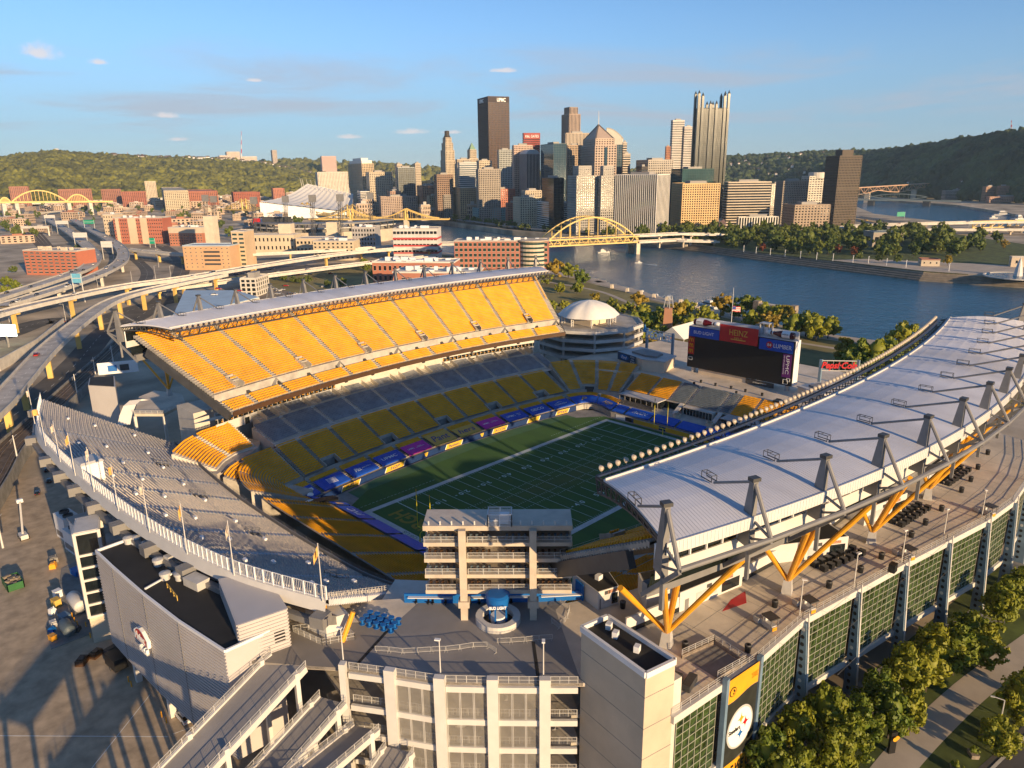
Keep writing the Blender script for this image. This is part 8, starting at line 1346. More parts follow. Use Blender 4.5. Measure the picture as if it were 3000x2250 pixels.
# =====================================================================  TREES, PARKS, SMALL THINGS
def crown_mesh(name, h, r, nclump, nleaf, leaf, m_, seed, conic=0.):
    g = np.random.default_rng(seed); C_ = []
    while len(C_) < nclump:
        u = g.normal(size=3); u /= np.linalg.norm(u); d = g.uniform(.4, 1.12)**.7; p = u*d; taper = 1-conic*(p[2]*.5+.5); C_.append((p[0]*r*taper, p[1]*r*taper, h*.58+p[2]*h*.42))
    C_ = np.array(C_); cr = g.uniform(.14, .34, nclump)*r; P = np.repeat(C_, nleaf, 0); R = np.repeat(cr, nleaf); n = len(P); u = g.normal(size=(n, 3)); u /= np.linalg.norm(u, axis=1, keepdims=True); P = P+u*(R*g.uniform(.5, 1.05, n))[:, None]*np.array([1, 1, .8])
    a = g.normal(size=(n, 3)); a -= u*(a*u).sum(1, keepdims=True)*.6; a /= np.linalg.norm(a, axis=1, keepdims=True); b = np.cross(u, a); b /= np.linalg.norm(b, axis=1, keepdims=True)+1e-6; s = leaf*g.uniform(.6, 1.3, n)[:, None]
    V = np.stack([P-a*s-b*s*.6, P+a*s-b*s*.6, P+a*s+b*s*.6, P-a*s+b*s*.6], 1).reshape(-1, 3); Q = np.arange(n*4).reshape(-1, 4)
    core_v = BV*np.array([r*.5, r*.5, h*.28])+np.array([0, 0, h*.58]); cf = BF
    me = bpy.data.meshes.new(name); allv = np.concatenate([V, core_v]).astype(np.float32); nf4, nf3 = len(Q), len(cf); me.vertices.add(len(allv)); me.vertices.foreach_set("co", allv.ravel()); li = np.concatenate([Q.ravel(), (cf+len(V)).ravel()]).astype(np.int32); me.loops.add(len(li)); me.loops.foreach_set("vertex_index", li); me.polygons.add(nf4+nf3); me.polygons.foreach_set("loop_start", np.concatenate([np.arange(nf4)*4, nf4*4+np.arange(nf3)*3]).astype(np.int32)); me.update(calc_edges=True); me.validate(); me.materials.append(m_); return me
def leafmat(name, c1, c2, sc_=.9):
    M_ = bpy.data.materials.new(name); M_.use_nodes = True; t = M_.node_tree; P = t.nodes["Principled BSDF"]; K = t.links; tc_ = t.nodes.new("ShaderNodeTexCoord"); n = t.nodes.new("ShaderNodeTexNoise"); n.inputs["Scale"].default_value = sc_; n.inputs["Detail"].default_value = 3; K.new(tc_.outputs["Object"], n.inputs[0]); oi = t.nodes.new("ShaderNodeObjectInfo"); ad = t.nodes.new("ShaderNodeMath"); ad.operation = 'MULTIPLY_ADD'; K.new(oi.outputs["Random"], ad.inputs[0]); ad.inputs[1].default_value = .5; K.new(n.outputs[0], ad.inputs[2]); r = t.nodes.new("ShaderNodeValToRGB"); K.new(ad.outputs[0], r.inputs[0]); r.color_ramp.elements[0].position = .4; r.color_ramp.elements[1].position = 1.; r.color_ramp.elements[0].color = (*c1, 1); r.color_ramp.elements[1].color = (*c2, 1); K.new(r.outputs[0], P.inputs["Base Color"]); P.inputs["Roughness"].default_value = .6
    tr = t.nodes.new("ShaderNodeBsdfTranslucent"); K.new(r.outputs[0], tr.inputs[0]); ms = t.nodes.new("ShaderNodeMixShader"); ms.inputs[0].default_value = .3; K.new(P.outputs[0], ms.inputs[1]); K.new(tr.outputs[0], ms.inputs[2]); K.new(ms.outputs[0], t.nodes["Material Output"].inputs[0]); return M_
lf = {'near': leafmat("leaves_near", (.105, .165, .012), (.30, .30, .02), .5), 'mid': leafmat("leaves_park", (.065, .11, .016), (.16, .19, .024), .25), 'gold': leafmat("leaves_gold", (.22, .20, .016), (.36, .27, .02), .4), 'red': leafmat("leaves_red", (.16, .03, .02), (.22, .07, .02), .4), 'orange': leafmat("leaves_orange", (.30, .19, .02), (.38, .27, .03), .4)}
tree_meshes = {}
def tree_proto(kind, m_, h, r, ncl, nl, leaf, seed, conic=0.):
    t = thing("tree", "", "tree", (0, 0, 0)); b = MB(); b.tube((0, 0, -.2), (0, 0, h*.42), h*.022, 7, h*.014)
    for k in range(4): a = k*1.6+seed; b.tube((0, 0, h*(.26+.05*k)), (math.cos(a)*r*.55, math.sin(a)*r*.55, h*(.5+.06*k)), h*.009, 5, h*.004)
    b.build("trunk", mm['trunk'], t); o = bpy.data.objects.new("crown", crown_mesh("crown_"+kind, h, r, ncl, nl, leaf, m_, seed, conic)); COL.objects.link(o); o.parent = t; return t
TP_ = {'near1': tree_proto('near1', lf['near'], 9., 3.5, 70, 52, .24, 3, .3), 'near2': tree_proto('near2', lf['near'], 9., 3.3, 66, 52, .24, 5, .4), 'park1': tree_proto('park1', lf['mid'], 15, 6.2, 34, 26, .75, 7, .15), 'park2': tree_proto('park2', lf['mid'], 14, 5.4, 30, 26, .7, 9, .3), 'gold': tree_proto('gold', lf['gold'], 9, 3.6, 24, 24, .55, 11), 'red': tree_proto('red', lf['red'], 9, 3.6, 20, 24, .55, 13), 'orange': tree_proto('orange', lf['orange'], 11, 4.4, 24, 24, .6, 15), 'shore': tree_proto('shore', lf['near'], 9, 3.9, 30, 28, .5, 17)}
tused = set()
def plant(kind, p, s, label, grp):
    f = kind not in tused; tused.add(kind); s2 = s*random.uniform(.9, 1.1); place(TP_[kind], p, random.uniform(0, 6.28), (s*random.uniform(.92, 1.1), s*random.uniform(.92, 1.1), s2), label, grp, first=f)
random.seed(5)
# trees along the walk, bottom right (crown tops measured in the photo)
walk = [(2250, 2190, 1.0), (2330, 2120, .95), (2420, 2080, 1.05), (2520, 2080, .9), (2570, 2000, 1.05), (2655, 1950, 1.0), (2720, 1930, .95), (2745, 1880, 1.05), (2840, 1830, 1.05), (2885, 1860, .9), (2930, 1760, 1.1), (2985, 1700, 1.05), (3040, 1660, 1.), (2440, 2190, .9), (2340, 2230, .9), (2660, 2050, .8), (2290, 2240, .9), (2480, 2140, .95), (2610, 2060, .9), (2800, 1880, 1.)]
nth = ("first", "second", "third", "fourth", "fifth", "sixth", "seventh", "eighth", "ninth", "tenth", "eleventh", "twelfth", "thirteenth", "fourteenth", "fifteenth", "sixteenth", "seventeenth", "eighteenth", "nineteenth", "twentieth")
for k, (px, py, s) in enumerate(walk): plant('near1' if k % 2 else 'near2', G(px, py+40, 1.5)+V3(0, 0, -4.5), s*1.18, "leafy green tree, %s from the banner in the row beside the long facade" % nth[k], "trees beside the long facade")
for k, (px, py, s) in enumerate(((2990, 2020, 1.1), (2930, 2110, .9), (3060, 1960, 1.1))): plant('near1', G(px, py+40, 1.5)+V3(0, 0, -4.5), s, "leafy green tree across the walk at the right edge, %s of three" % nth[k], "trees across the walk")
# park at the point
pk = struct(MB().prism([(612, -40), (596, 75), (655, 280), (688, 363), (700, 500), (820, 470), (1050, 180), (900, 30), (690, -120)], -2, -.9).build("park_lawn", mm['grass']))
sw_ = MB(); fb2 = far_bank[0:4]+[(696, 480)]
for k, (dz, off) in enumerate(((-7.6, 0), (-5.9, 3), (-4.2, 6), (-2.5, 9))): sw_.prism([(x-10+off, y) for x, y in fb2]+[(x+6, y+4) for x, y in fb2[::-1]], -12, dz)
struct(sw_.build("seawall_steps", mm['sea'])); b = MB(); b.prism([(612, -60), (597, 75), (626, 175), (660, 150), (690, 40), (690, -100)], -2, -.85); struct(b.build("park_paving", mm['path']))
def inpoly(p, P):
    c = False
    for (x0, y0), (x1, y1) in zip(P, P[1:]+P[:1]):
        if (y0 > p[1]) != (y1 > p[1]) and p[0] < (x1-x0)*(p[1]-y0)/(y1-y0)+x0: c = not c
    return c
PK = [(632, 165), (662, 285), (696, 368), (706, 480), (800, 470), (1000, 200), (930, 90), (760, 70), (690, 130)]; cnt = 0
while cnt < 190:
    p = (random.uniform(630, 1040), random.uniform(50, 500))
    if not inpoly(p, PK): continue
    plant(random.choice(('park1', 'park2', 'park1', 'park2', 'park2')), (p[0], p[1], -1), random.uniform(.9, 1.55), "green park tree on the wooded point", "trees on the point"); cnt += 1
for kd, px, py in (('red', 2232, 738), (('red'), 2455, 745), ('red', 2500, 750), ('gold', 2517, 765), ('gold', 2572, 770), ('gold', 2627, 775), ('gold', 2775, 780), ('orange', 2940, 730), ('orange', 2400, 700), ('gold', 2130, 728), ('gold', 2153, 730), ('red', 2290, 655)): plant(kd, G(px, py, -1), random.uniform(.9, 1.2), {"red": "small red autumn tree", "gold": "small golden autumn tree", "orange": "orange-tinged autumn tree"}[kd] + " at the edge of the wooded point", "autumn trees on the point")
lpp2 = thing("seawall_lamp", "", "lamp post", (0, 0, 0), "lamps along the far seawall"); MB().tube((0, 0, 0), (0, 0, 7), .25, 6).build("post", mm['whitel'], lpp2); MB().box((0, 0, 7.2), (.9, .9, .6)).build("lamp_head", mm['white'], lpp2)
for k, (u, v) in enumerate(((395, 1080), (475, 1090), (567, 1100), (662, 1110), (762, 1120), (867, 1130), (973, 1137), (1102, 1150), (1202, 1155), (1320, 1170), (1446, 1182), (1724, 1205))): place(lpp2, g3(u, v, -1), 0, 1., "pale lamp post along the seawall of the point, %s from the left" % nth[k], first=(k == 0))
fh = block("small stone pump house with a red roof by the fountain", 2690, 2700, 2755, 762, 830, -60, (.52, .44, .34), 1, 1, 3, .2, .4, z0=-1, roof=(.32, .16, .12)); p = G(2980, 810, -.8); ftn = thing("fountain", "round fountain basin with a tall white jet at the right edge", "fountain", tuple(p)); b = MB(); b.lathe((p.x, p.y, -.9), [(26, 0), (26, .9), (24.5, .9), (24.5, .2)], 40); b.build("basin", mm['concl'], ftn); b = MB(); b.lathe((p.x, p.y, -.7), [(24.4, .3), (.1, .3)], 40); b.build("water", wat, ftn); b = MB(); b.lathe((p.x+2, p.y, -.4), [(3.6, 0), (2.8, 6), (1.5, 12), (.1, 16)], 12); b.build("jet", mm['white'], ftn); block("small stone gatehouse at the right edge of the park", 2958, 2965, 3030, 755, 860, -60, (.55, .45, .34), 1, 1, 2, .2, .4, z0=-1)
mus = block("low museum with a blue-grey roof among the park trees", 2530, 2560, 2650, 682, 1010, -40, (.30, .26, .22), 1, 1, 4, .5, .4, z0=-1, roof=(.16, .20, .22)); gs_ = [("green highway sign by the second river", g3(1415, 835, 8), 14, 8)]
for lab, p, w_, h_ in gs_: t = thing("highway_sign", lab, "sign", tuple(p)); b = MB(); b.box(p, (w_, .5, h_), math.radians(-48)); b.build("panel", mm['sg'], t); b = MB(); b.bar((p[0]+5, p[1]-5, -1), (p[0]+5, p[1]-5, p[2]+4), .6); b.build("post", mm['steell'], t)
tower("brown brick twin block of the far shore station, left half", 2880, 2890, 2918, 548, 2350, -36, 'grid', (.36, .22, .15), 4, 4, name="station_block"); tower("brown brick twin block of the far shore station, right half", 2922, 2930, 2957, 546, 2350, -36, 'grid', (.36, .22, .15), 4, 4, name="station_block"); tower("white and black apartments on the far shore", 2760, 2772, 2870, 560, 2450, -36, 'horiz', (.40, .38, .36), 4, 4, .5, .4, name="apartment_block"); tower("pink low market wing on the far shore", 2890, 2900, 3000, 578, 2300, -36, 'grid', (.42, .26, .20), 4, 5, name="station_block")
# far river bank trees below downtown
for k in range(80):
    f = k/80; q = random.uniform(6, 40); i = f*3.6+3; a = int(i); g = i-a; x = far_bank[a][0]*(1-g)+far_bank[min(a+1, 9)][0]*g; y = far_bank[a][1]*(1-g)+far_bank[min(a+1, 9)][1]*g; plant(random.choice(('park1', 'park2')), (x+q, y-q*.2, -1.5), random.uniform(.6, .95), "green tree below downtown on the far bank", "trees along the far bank")
b = MB(); ribbon(b, [(700, 420, 3), (712, 600, 3), (722, 720, 3), (790, 955, 3), (880, 1240, 3)], 16, None, 30); o = struct(b.build("riverside_highway", mm['concd']))
# near shore park
grs = struct(MB().prism([G(1640, 830, -5)[:2], G(1760, 835, -5)[:2], G(1880, 862, -5)[:2], G(2010, 900, -5)[:2], G(2100, 935, -5)[:2], G(1990, 960, -5)[:2], G(1850, 960, -5)[:2], G(1700, 930, -5)[:2], G(1600, 900, -5)[:2]] if False else [(x-16, y) for x, y in near_bank[2:11]]+[(150, 560), (140, 300), (150, 130), (170, 0), (220, -200)], -3.4, -2.9).build("river_lawn", mm['grassd'])); b = MB(); pr_ = [(x-7, y, -2.85) for x, y in near_bank[2:12]]; ribbon(b, pr_, 11, -2.86, 60); struct(b.build("riverwalk", mm['path'])); b = MB(); ribbon(b, [(330, 330, -2.8), (318, 240, -2.8), (280, 170, -2.8), (250, 90, -2.8), (245, 0, -2.8)], 4, -2.85, 24); struct(b.build("park_path", mm['path']))
for k, (u, v) in enumerate(((540, 120), (628, 135), (712, 158), (795, 175), (885, 195), (985, 215), (440, 95), (1000, 240))): p = G(1600+u/2.212, 800+v/2.212, -2.8); tag(MB().box(p+V3(-3, 0, 1.6), (2.4, 2.4, 3.2), .3, .85).build("river_bollard", mm['tanl']), "pale stone block on the near riverwalk", "stone block", "stone blocks on the riverwalk")
arch = thing("stone_monument", "stone wall monument with stepped ends and an arch by the river", "monument", (280, 75, -3)); p0, p1 = G(1600+1360/2.212, 800+255/2.212, 0), G(1600+1605/2.212, 800+290/2.212, 0); d = (p1-p0).normalized(); b = MB(); q0, q1 = p0-V3(0, 0, 0), p1; a = math.atan2(d.y, d.x)
for f, w_, h_ in ((0.02, 4, 11), (.98, 4, 11)): c = p0.lerp(p1, f); b.box((c.x, c.y, -3+h_/2), (w_, 4.5, h_), a)
c = p0.lerp(p1, .22); L_ = (p1-p0).length; b.box((c.x, c.y, 1.6), (L_*.36, 3.4, 9.2), a); c = p0.lerp(p1, .78); b.box((c.x, c.y, 1.6), (L_*.36, 3.4, 9.2), a); c = p0.lerp(p1, .5); b.box((c.x, c.y, 4.8), (L_*.26, 3.4, 2.8), a); b.build("masonry", mm['stone'], arch); b = MB(); c = p0.lerp(p1, .5); b.box((c.x, c.y, 6.5), (L_*.94, 4., .6), a); b.build("coping", mm['tanl'], arch)
# flagpole with the national flag at half mast
fp_ = thing("flagpole", "tall white flagpole with the striped flag at half mast behind the scoreboard", "flagpole", (207.5, 57, -3)); MB().tube((207.5, 57, -3), (207.5, 57, 31), .25, 8, .12).build("pole", mm['white'], fp_); d = V3(.9, -.4, 0).normalized()
for k in range(7): b = MB(); z = 20.6-k*.42; b.strip([V3(207.6, 57, z)+d*f*5.5+V3(0, 0, -.9*f*f+.2*math.sin(f*9)) for f in np.linspace(0, 1, 9)], [V3(207.6, 57, z-.42)+d*f*5.5+V3(0, 0, -.9*f*f+.2*math.sin(f*9)) for f in np.linspace(0, 1, 9)]); b.build("flag_stripe", mm['red'] if k % 2 == 0 else mm['white'], fp_)
b = MB(); b.strip([V3(207.5, 56.9, 20.65)+d*f*2.3+V3(-.1, -.1, -.2*f) for f in (0, .5, 1)], [V3(207.5, 56.9, 18.9)+d*f*2.3+V3(-.1, -.1, -.2*f) for f in (0, .5, 1)]); b.build("flag_canton", mm['textn'], fp_)
bt_ = thing("brick_tower", "small brick tower with a steel frame top behind the ramp tower", "tower", (207.5, 98, -3)); MB().box((207.5, 98, 6), (6, 6, 18), .5, .7).build("shaft", cm((.40, .20, .12)), bt_); b = MB(); [b.bar((207.5+s*2, 98+e*2, 15), (207.5+s*1.2, 98+e*1.2, 22), .3) for s in (-1, 1) for e in (-1, 1)]; b.box((207.5, 98, 22), (5, 2, .5), .5); b.build("steel_top", mm['steell'], bt_); wt = thing("white_marquee", "white pitched marquee tent behind the PEOPLES sign", "tent", (165, 55, 0)); p = G(1600+890/2.212, 800+385/2.212, 4); b = MB(); b.add([(p.x-12, p.y-8, 3), (p.x+12, p.y-8, 3), (p.x+12, p.y+8, 3), (p.x-12, p.y+8, 3), (p.x-12, p.y, 9), (p.x+12, p.y, 9)], ((0, 1, 5, 4), (2, 3, 4, 5), (0, 4, 3), (1, 2, 5))); b.build("canopy", mm['tent'], wt); b = MB(); [b.bar((p.x+s*11.6, p.y+e*7.6, -3), (p.x+s*11.6, p.y+e*7.6, 3.2), .4) for s in (-1, 1) for e in (-1, 1)]; b.build("leg", mm['white'], wt)
# shore trees (pixel of crown base on the level of the bank)
sh = [(1625, 800, 1.5), (1665, 795, 1.7), (1705, 820, 1.4), (1640, 850, 1.), (1600, 820, 1.3), (1690, 850, 1.), (1745, 880, .9), (1790, 895, .9), (1810, 920, 1.), (1610, 905, 1.1), (1650, 900, .9), (1840, 905, .8), (1870, 895, 1.1), (1880, 940, 1.4), (1900, 960, 1.5), (1930, 940, 1.3), (1960, 950, 1.3), (1860, 960, 1.4), (1990, 930, 1.3), (2020, 960, 1.4), (2010, 910, 1.3), (1925, 990, 1.3), (1880, 1000, 1.2), (2060, 930, 1.1), (2110, 915, 1.2), (2150, 920, 1.2), (2185, 900, 1.5), (2215, 905, 1.4), (2240, 935, 1.5), (2280, 930, 1.4), (2300, 950, 1.4), (2320, 975, 1.5), (2360, 965, 1.7), (2390, 980, 1.7), (2425, 975, 1.4), (2195, 950, 1.2), (2250, 970, 1.3), (2640, 1015, 1.8), (2480, 1085, 1.6), (2520, 1070, 1.7), (2560, 1075, 1.7), (2600, 1060, 1.6), (2470, 1060, 1.4), (2540, 1110, 1.5), (2590, 1100, 1.5), (2620, 1080, 1.4), (2500, 1115, 1.3), (1850, 1010, 1.3), (1900, 1045, 1.2), (2080, 950, 1.1)]
for k, (px, py, s) in enumerate(sh): p = G(px, py+12*s, -3); plant('shore' if k % 6 else 'gold' if k % 12 else 'orange', (p.x, p.y, -3), s*1.15, "green-gold tree in the park behind the scoreboard" if px > 1840 else "green tree in the park behind the ramp tower", "trees in the riverside park")
# roadside greenery at left
lt = [(30, 640, 1.5), (60, 660, 1.6), (20, 680, 1.5), (50, 700, 1.3), (80, 650, 1.4), (25, 840, 1.2), (50, 850, 1.1), (15, 870, 1.2), (40, 800, 1.), (250, 625, 1.5), (290, 620, 1.6), (320, 618, 1.6), (210, 610, 1.3), (470, 600, 1.6), (505, 602, 1.5), (440, 690, .9), (455, 695, .9), (425, 690, .9), (470, 690, .9), (860, 830, .8), (880, 832, .8), (905, 830, .9), (830, 825, .8), (960, 840, .8), (1005, 840, .9), (1075, 795, 1.1), (1090, 820, 1.), (700, 715, .9), (780, 725, .9), (830, 722, .9), (1065, 780, 1.), (100, 865, 1.), (110, 640, 1.4), (230, 735, 1.), (240, 742, 1.1)]
for px, py, s in lt: p = G(px, py, -3); plant('park2' if px < 520 and py < 705 else 'shore', (p.x, p.y, -3), s, "green roadside tree among the left-hand highways", "roadside trees at the left")
# street lamps along the highways
sl = thing("street_lamp", "", "lamp post", (0, 0, 0), "tall highway lamps"); MB().tube((0, 0, 0), (0, 0, 13), .22, 6, .12).build("post", mm['steell'], sl); b = MB(); b.bar((0, 0, 13), (2.2, 0, 13.4), .14); b.box((2.4, 0, 13.4), (.9, .4, .2)); b.build("lamp_arm", mm['steell'], sl); first = True
for u, v in ((150, 1340), (430, 1480), (470, 1440), (1110, 1200), (545, 1290), (640, 1280), (860, 1240), (1010, 1200), (1030, 1120), (340, 900), (480, 1560)): place(sl, g1(u, v+60, -3), random.uniform(0, 6), 1., "tall grey lamp post by the left-hand highways", first=first); first = False
# totem sign, planters and pole by the walk
tt = thing("totem_sign", "black upright totem sign with gold rings beside the walk", "sign", (-70, -117, -3)); p = G(2610, 2205, -3); MB().box(p+V3(0, 0, 2.2), (1.2, .5, 4.4), -.6).build("slab", mm['blackp'], tt); b = MB(); [b.tube(p+V3(-.42, -.4, 3.3)+V3(.6*k, -.1*k, 0), p+V3(-.5, -.5, 3.3)+V3(.6*k, -.1*k, 0), .42, 14) for k in (0, 1)]; b.build("gold_ring", mm['gold'], tt)
for k, (px, py) in enumerate(((2800, 2260), (2850, 2215), (2885, 2160), (2905, 2140))): p = G(px, py, -3); q = thing("planter", "stone planter with shrubs beside the walk, %s from the bottom edge" % nth[k], "planter", tuple(p), "planters by the walk"); MB().box(p+V3(0, 0, .4), (1.6, 1.2, .8), .7, 1.1).build("pot", mm['stone'], q); o = bpy.data.objects.new("shrub", crown_mesh("shrub_leaves", 1.4, .9, 10, 24, .14, lf['near'], 30+k)); COL.objects.link(o); o.parent = q; o.location = (0, 0, .4)
pl2 = place(sl, G(2915, 2190, -3), 2., .75, "grey lamp post leaning over the walk at the right edge")
# east side stair tower with signs
et = thing("stair_block", "white ribbed stair block with two posters left of the sunny stand", "building", (-75, 108, -3)); c1, c2, c3, c4 = [G(x/2.212, 900+y/2.212, 18) for x, y in ((570, 500), (745, 510), (740, 440), (580, 450))]; foot = [(v.x, v.y) for v in (c1, c2, c3, c4)]; MB().prism(foot, -3, 17.6).build("wall", mm['clad'], et); MB().prism([tuple(np.mean(np.array(foot), 0)+(np.array(p)-np.mean(np.array(foot), 0))*.93) for p in foot], 17.5, 17.8).build("roof_membrane", mm['black'], et)
w0, w1 = G(640/2.212, 900+440/2.212, 14), G(900/2.212, 900+415/2.212, 14); MB().bar(V3(w0.x, w0.y, 16.5), V3(w1.x, w1.y, 16.5), .4, 5.).build("parapet_wall", mm['whitel'], et); dd = (w1-w0).normalized(); 
for f, m_ in ((.36, 'bud'), (.66, 'dark')): q = w0.lerp(w1, f)-V3(-dd.y, dd.x, 0)*.3; MB().box((q.x, q.y, 16.4), (3.4, .2, 2.6), math.atan2(dd.y, dd.x)).build("poster", mm[m_], et)
ep = [G(x/2.212, 900+y/2.212, 12) for x, y in ((870, 690), (1060, 690), (1200, 620), (1180, 560), (1000, 540), (900, 580))]; ed = struct(MB().prism([(v.x, v.y) for v in ep], 11, 12, True).build("corner_terrace", mm['deck'])); b = MB(); b.rails([tuple(ep[0]), tuple(ep[1]), tuple(ep[2])], 1.1, .06, 2, 2, pick=.3); b.build("terrace_railing", mm['white'], ed); [MB().bar((v.x, v.y, -3), (v.x, v.y, 11), .9, .9).build("terrace_post", mm['white'], ed) for v in ep[:3]]
ec = thing("tree_column", "yellow branching column under the near end of the sunny stand", "column", (-80, 92, 12), "yellow branching columns"); pc = G(1100/2.212, 900+570/2.212, 12); MB().box(pc+V3(0, 0, 1.2), (1.8, 1.8, 2.6), 0, .7).build("pedestal", mm['steell'], ec); [MB().tube(pc+V3(0, 0, 2.3), pc+V3(*d_), .4, 8).build("branch", mm['gold'], ec) for d_ in ((-8, 9, 19), (1, 1, 12), (4, -1, 12), (-2, -5, 11))]
slide = thing("fabric_canopy", "white curved fabric canopy leaning beside the stair block", "canopy", (-88, 100, 10)); b = MB(); pts = [(760, 770, 8), (775, 700, 11), (800, 640, 13.5), (840, 605, 14.5), (885, 610, 14)]; A = [G(u/2.212, 900+v/2.212, z) for u, v, z in pts]; B = [p+V3(3.8, -1.6, 0) for p in A]; b.strip(A, B); b.build("fabric", mm['tent'], slide)
# more of the left-hand city: low blocks and street trees between the roads
random.seed(21); k = 0
for px, py in [(random.uniform(5, 760), random.uniform(598, 700)) for _ in range(90)]:
    p = G(px, py, -3); ok = True
    for A, B, P, w in ROADS.values():
        if np.min(np.hypot(P[:, 0]-p.x, P[:, 1]-p.y)) < w/2+24: ok = False; break
    for o in bpy.data.objects:
        if o.parent is None and o.get("category") == "building" and math.hypot(o.location.x-p.x, o.location.y-p.y) < 42: ok = False; break
    if not ok or (260 < px < 720 and py > 640): continue
    if k % 3: plant('park2', p, random.uniform(.6, 1.), "green street tree in the left-hand city", "street trees in the left-hand city")
    else: place(fb, p, math.radians(random.choice((-20, -50, 40))), (random.uniform(.7, 1.5), random.uniform(.7, 1.4), random.uniform(.5, 1.)), "low brick block between the left-hand roads")
    k += 1
fbv = [fb]
for c_ in ((.40, .17, .11), (.56, .46, .34), (.34, .30, .27)):
    q = copy_tree(fb); fbv.append(q); q.children[0].data = q.children[0].data.copy(); q.children[0].data.materials[0] = cm(c_); q.location = G(random.uniform(300, 700), 585, -3); q["label"] = "low brick block between the left-hand roads"
k = 0; RP = np.concatenate([P[:, :2] for A, B, P, w in ROADS.values()]); BL = np.array([(o.location.x, o.location.y) for o in bpy.data.objects if o.parent is None and o.get("category") in ("building", "stadium", "hall")])
while k < 240:
    px = random.uniform(0, 1020); D = random.uniform(1250, 3000); p = GD(px, 600, D); p.z = -3
    if p.x > np.interp(p.y, [b_[1] for b_ in near_bank], [b_[0] for b_ in near_bank])-25 and p.x < np.interp(p.y, [b_[1] for b_ in far_bank], [b_[0] for b_ in far_bank])+15: k += .2; continue
    k += 1
    if np.min(np.hypot(RP[:, 0]-p.x, RP[:, 1]-p.y)) < 30 or math.hypot(p.x-cx0, p.y-cy0) < 135 or np.min(np.hypot(BL[:, 0]-p.x, BL[:, 1]-p.y)) < 34: continue
    BL = np.append(BL, [[p.x, p.y]], 0)
    if random.random() < .42: plant('park2', p, random.uniform(.8, 1.4), "green street tree in the left-hand city", "street trees in the left-hand city")
    else: place(random.choice(fbv), p, math.radians(random.choice((-20, -50, 40))), (random.uniform(.8, 2.2), random.uniform(.8, 1.7), random.uniform(.6, 1.7)), "low brick block between the left-hand roads")
for A_, n_, wh, gr in ((('r3', .25), 9, "on the outer left highway curve", 0), (('r4', .75), 9, "on the inner left highway curve", 0), (('r1', .3), 5, "on the long viaduct behind the stand", 0)):
    A, B, P, w = ROADS[A_[0]]
    for k in range(n_): i = random.randrange(2, len(A)-2); p = V3(*A[i]).lerp(V3(*B[i]), A_[1]); d = V3(*A[i+1])-V3(*A[i]); putcar(p+V3(0, 0, .04), math.atan2(d.y, d.x), random.choice((0, 1, 2, 4, 5, 6)), wh, "cars on the highways")
lot2 = MB(); lot2.prism([tuple(g1(u, v, -3))[:2] for u, v in ((1250, 1225), (1640, 1190), (2212, 1150), (2212, 1215), (1640, 1290))], -3.1, -2.952); struct(lot2.build("parking_lot", mm['asphalt']))
for k in range(26): u = random.uniform(1300, 2150); v = 1215-(u-1300)*.045+random.choice((0, 22, 44)); putcar(V3(*g1(u, v, -2.94)), math.radians(-48), random.randrange(6), "in the car park under the viaduct", "cars in the car park")
# more stores in the service yard
for k, (x, y, d, m_, lb) in enumerate(((-134.5, 33.5, (1.4, 2.2, 1.1), 'steell', "grey pump skid"), (-133.4, 38.6, (1.3, 1.3, 1.5), 'whitel', "white drum cage"), (-135.4, 31.2, (1., 1.4, .9), 'bud', "small blue tote"), (-131.5, 27.2, (1.6, 1.2, 1.), 'dark', "dark hose reel box"), (-126.4, 29.4, (2.2, 1.6, 1.4), 'tank2', "teal pump set"), (-125.2, 33.0, (1.4, 3.2, 1.), 'concd', "grey pallet of slabs"), (-128.6, 13.4, (1.8, 3., 1.3), 'dark', "dark roll cart"), (-131.4, 14.6, (1.6, 2.4, 1.3), 'brown', "brown roll cart"), (-134.2, 14.2, (1.8, 2.6, 1.2), 'brown', "brown skip"), (-127.2, 62.5, (1.5, 2., 1.2), 'gold', "yellow compressor"), (-126.2, 66.0, (2., 2.4, 1.3), 'concd', "grey pallet load"))):
    b = MB(); m2 = mm.get(m_, mm['bluepost']); b.box((x, y, -3+d[2]/2), d, .3*k, .93); b.box((x, y, -3+d[2]+.08), (d[0]*.7, d[1]*.6, .16), .3*k); b.tube((x+d[0]*.3, y, -3+d[2]), (x+d[0]*.3, y, -3+d[2]+.5), .09, 6); tag(b.build("yard_store", m2), lb + " among the stores in the service yard", "yard equipment")
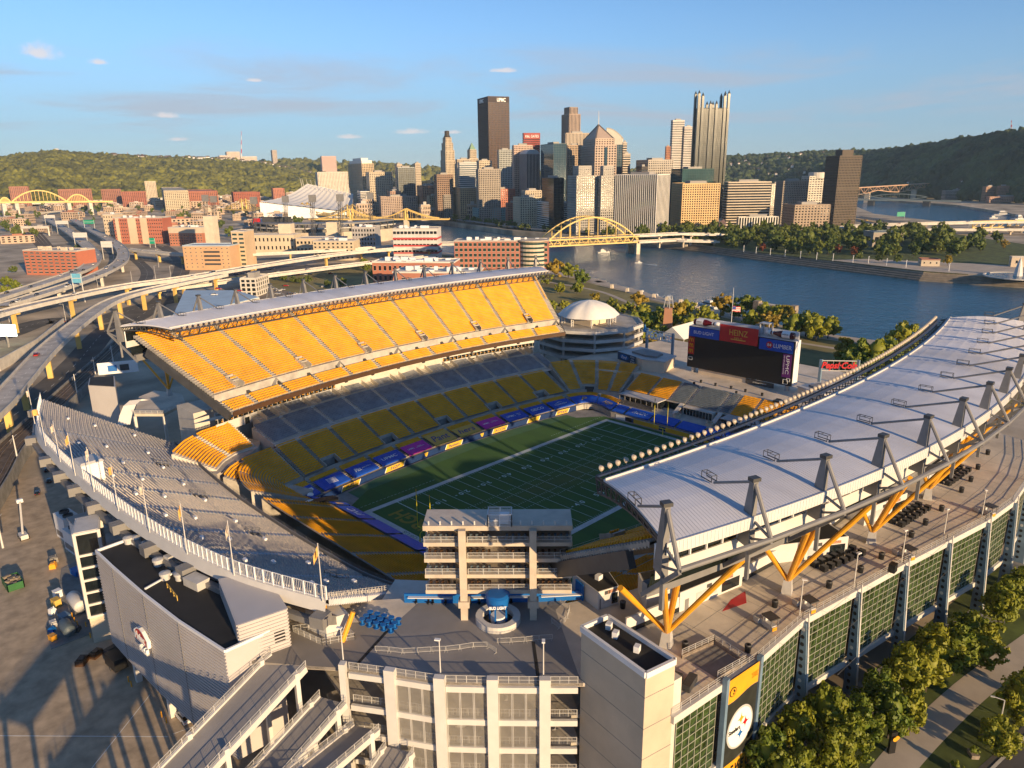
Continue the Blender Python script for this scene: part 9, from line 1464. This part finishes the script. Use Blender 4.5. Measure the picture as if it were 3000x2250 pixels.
# trees past the three hundred that show largest are one far mass
bpy.context.view_layer.update(); tl_ = [o for o in bpy.data.objects if o.parent is None and o.get("category") == "tree"]; cam_ = Vector((CX, CY, CZ)); tl_.sort(key=lambda o: -o.scale.z*max(c.dimensions.z/max(o.scale.z, .01) for c in o.children)/((o.location-cam_).length+1))
VV_, QQ_, base_ = [], [], 0
for o in tl_[296:]:
    c = [x for x in o.children if x.name.startswith("crown")][0]; me = c.data; n_ = len(me.vertices); co = np.empty(n_*3, dtype=np.float32); me.vertices.foreach_get("co", co); co = co.reshape(-1, 3)[:n_-len(BV)]
    M4_ = np.array(o.matrix_world @ c.matrix_local); VV_.append(co@M4_[:3, :3].T+M4_[:3, 3]); QQ_.append(np.arange(len(co)).reshape(-1, 4)+base_); base_ += len(co)
    for x in list(o.children): bpy.data.objects.remove(x)
    bpy.data.objects.remove(o)
if VV_: o = npmesh("far_street_trees", np.concatenate(VV_), np.concatenate(QQ_), lf['mid'], kind="stuff"); o["label"] = "distant green street trees scattered among the far city blocks"; o["category"] = "trees"
# every look-alike says which one it is: rows from the front, then left to right
bpy.context.view_layer.update()
def ordn(n): return "%d%s" % (n, "th" if 10 <= n % 100 <= 20 else {1: "st", 2: "nd", 3: "rd"}.get(n % 10, "th"))
same = {}
for o in bpy.data.objects:
    if o.parent is None and o.get("label"): same.setdefault(o["label"], []).append(o)
for lab, os_ in same.items():
    n = len(os_)
    if n < 2: continue
    key = {}
    for o in os_:
        d = o.matrix_world.translation if o.type == 'EMPTY' else o.matrix_world @ (sum((Vector(c) for c in o.bound_box), Vector())/8)
        d = d-Vector((CX, CY, CZ)); zc = d.dot(F_); key[o.name] = (zc, d.dot(R_)/zc)
    rows = max(1, math.ceil(n/14)); os_.sort(key=lambda o: key[o.name][0]); per = math.ceil(n/rows)
    for r in range(rows):
        sub = sorted(os_[r*per:(r+1)*per], key=lambda o: key[o.name][1])
        for i, o in enumerate(sub): o["label"] = lab + ", " + ordn(i+1) + " from left" + (", %s row from front" % ordn(r+1) if rows > 1 else "")
# thin evening haze: one closed box round camera and scene
hz = MB(); hz.bx(-5950, -5900, -13, 8900, 8900, 300); ho = hz.build("haze", None); ho.data.materials.clear(); ho["kind"] = "stuff"; ho["label"] = "thin pale evening haze over the whole city"; ho["category"] = "haze"
hm = bpy.data.materials.new("haze_air"); hm.use_nodes = True; ht = hm.node_tree; ht.nodes.clear(); pv = ht.nodes.new("ShaderNodeVolumePrincipled"); pv.inputs["Color"].default_value = (.55, .77, 1., 1); pv.inputs["Density"].default_value = .00004; pv.inputs["Anisotropy"].default_value = .0
mo = ht.nodes.new("ShaderNodeOutputMaterial"); ht.links.new(pv.outputs[0], mo.inputs["Volume"]); ho.data.materials.append(hm)
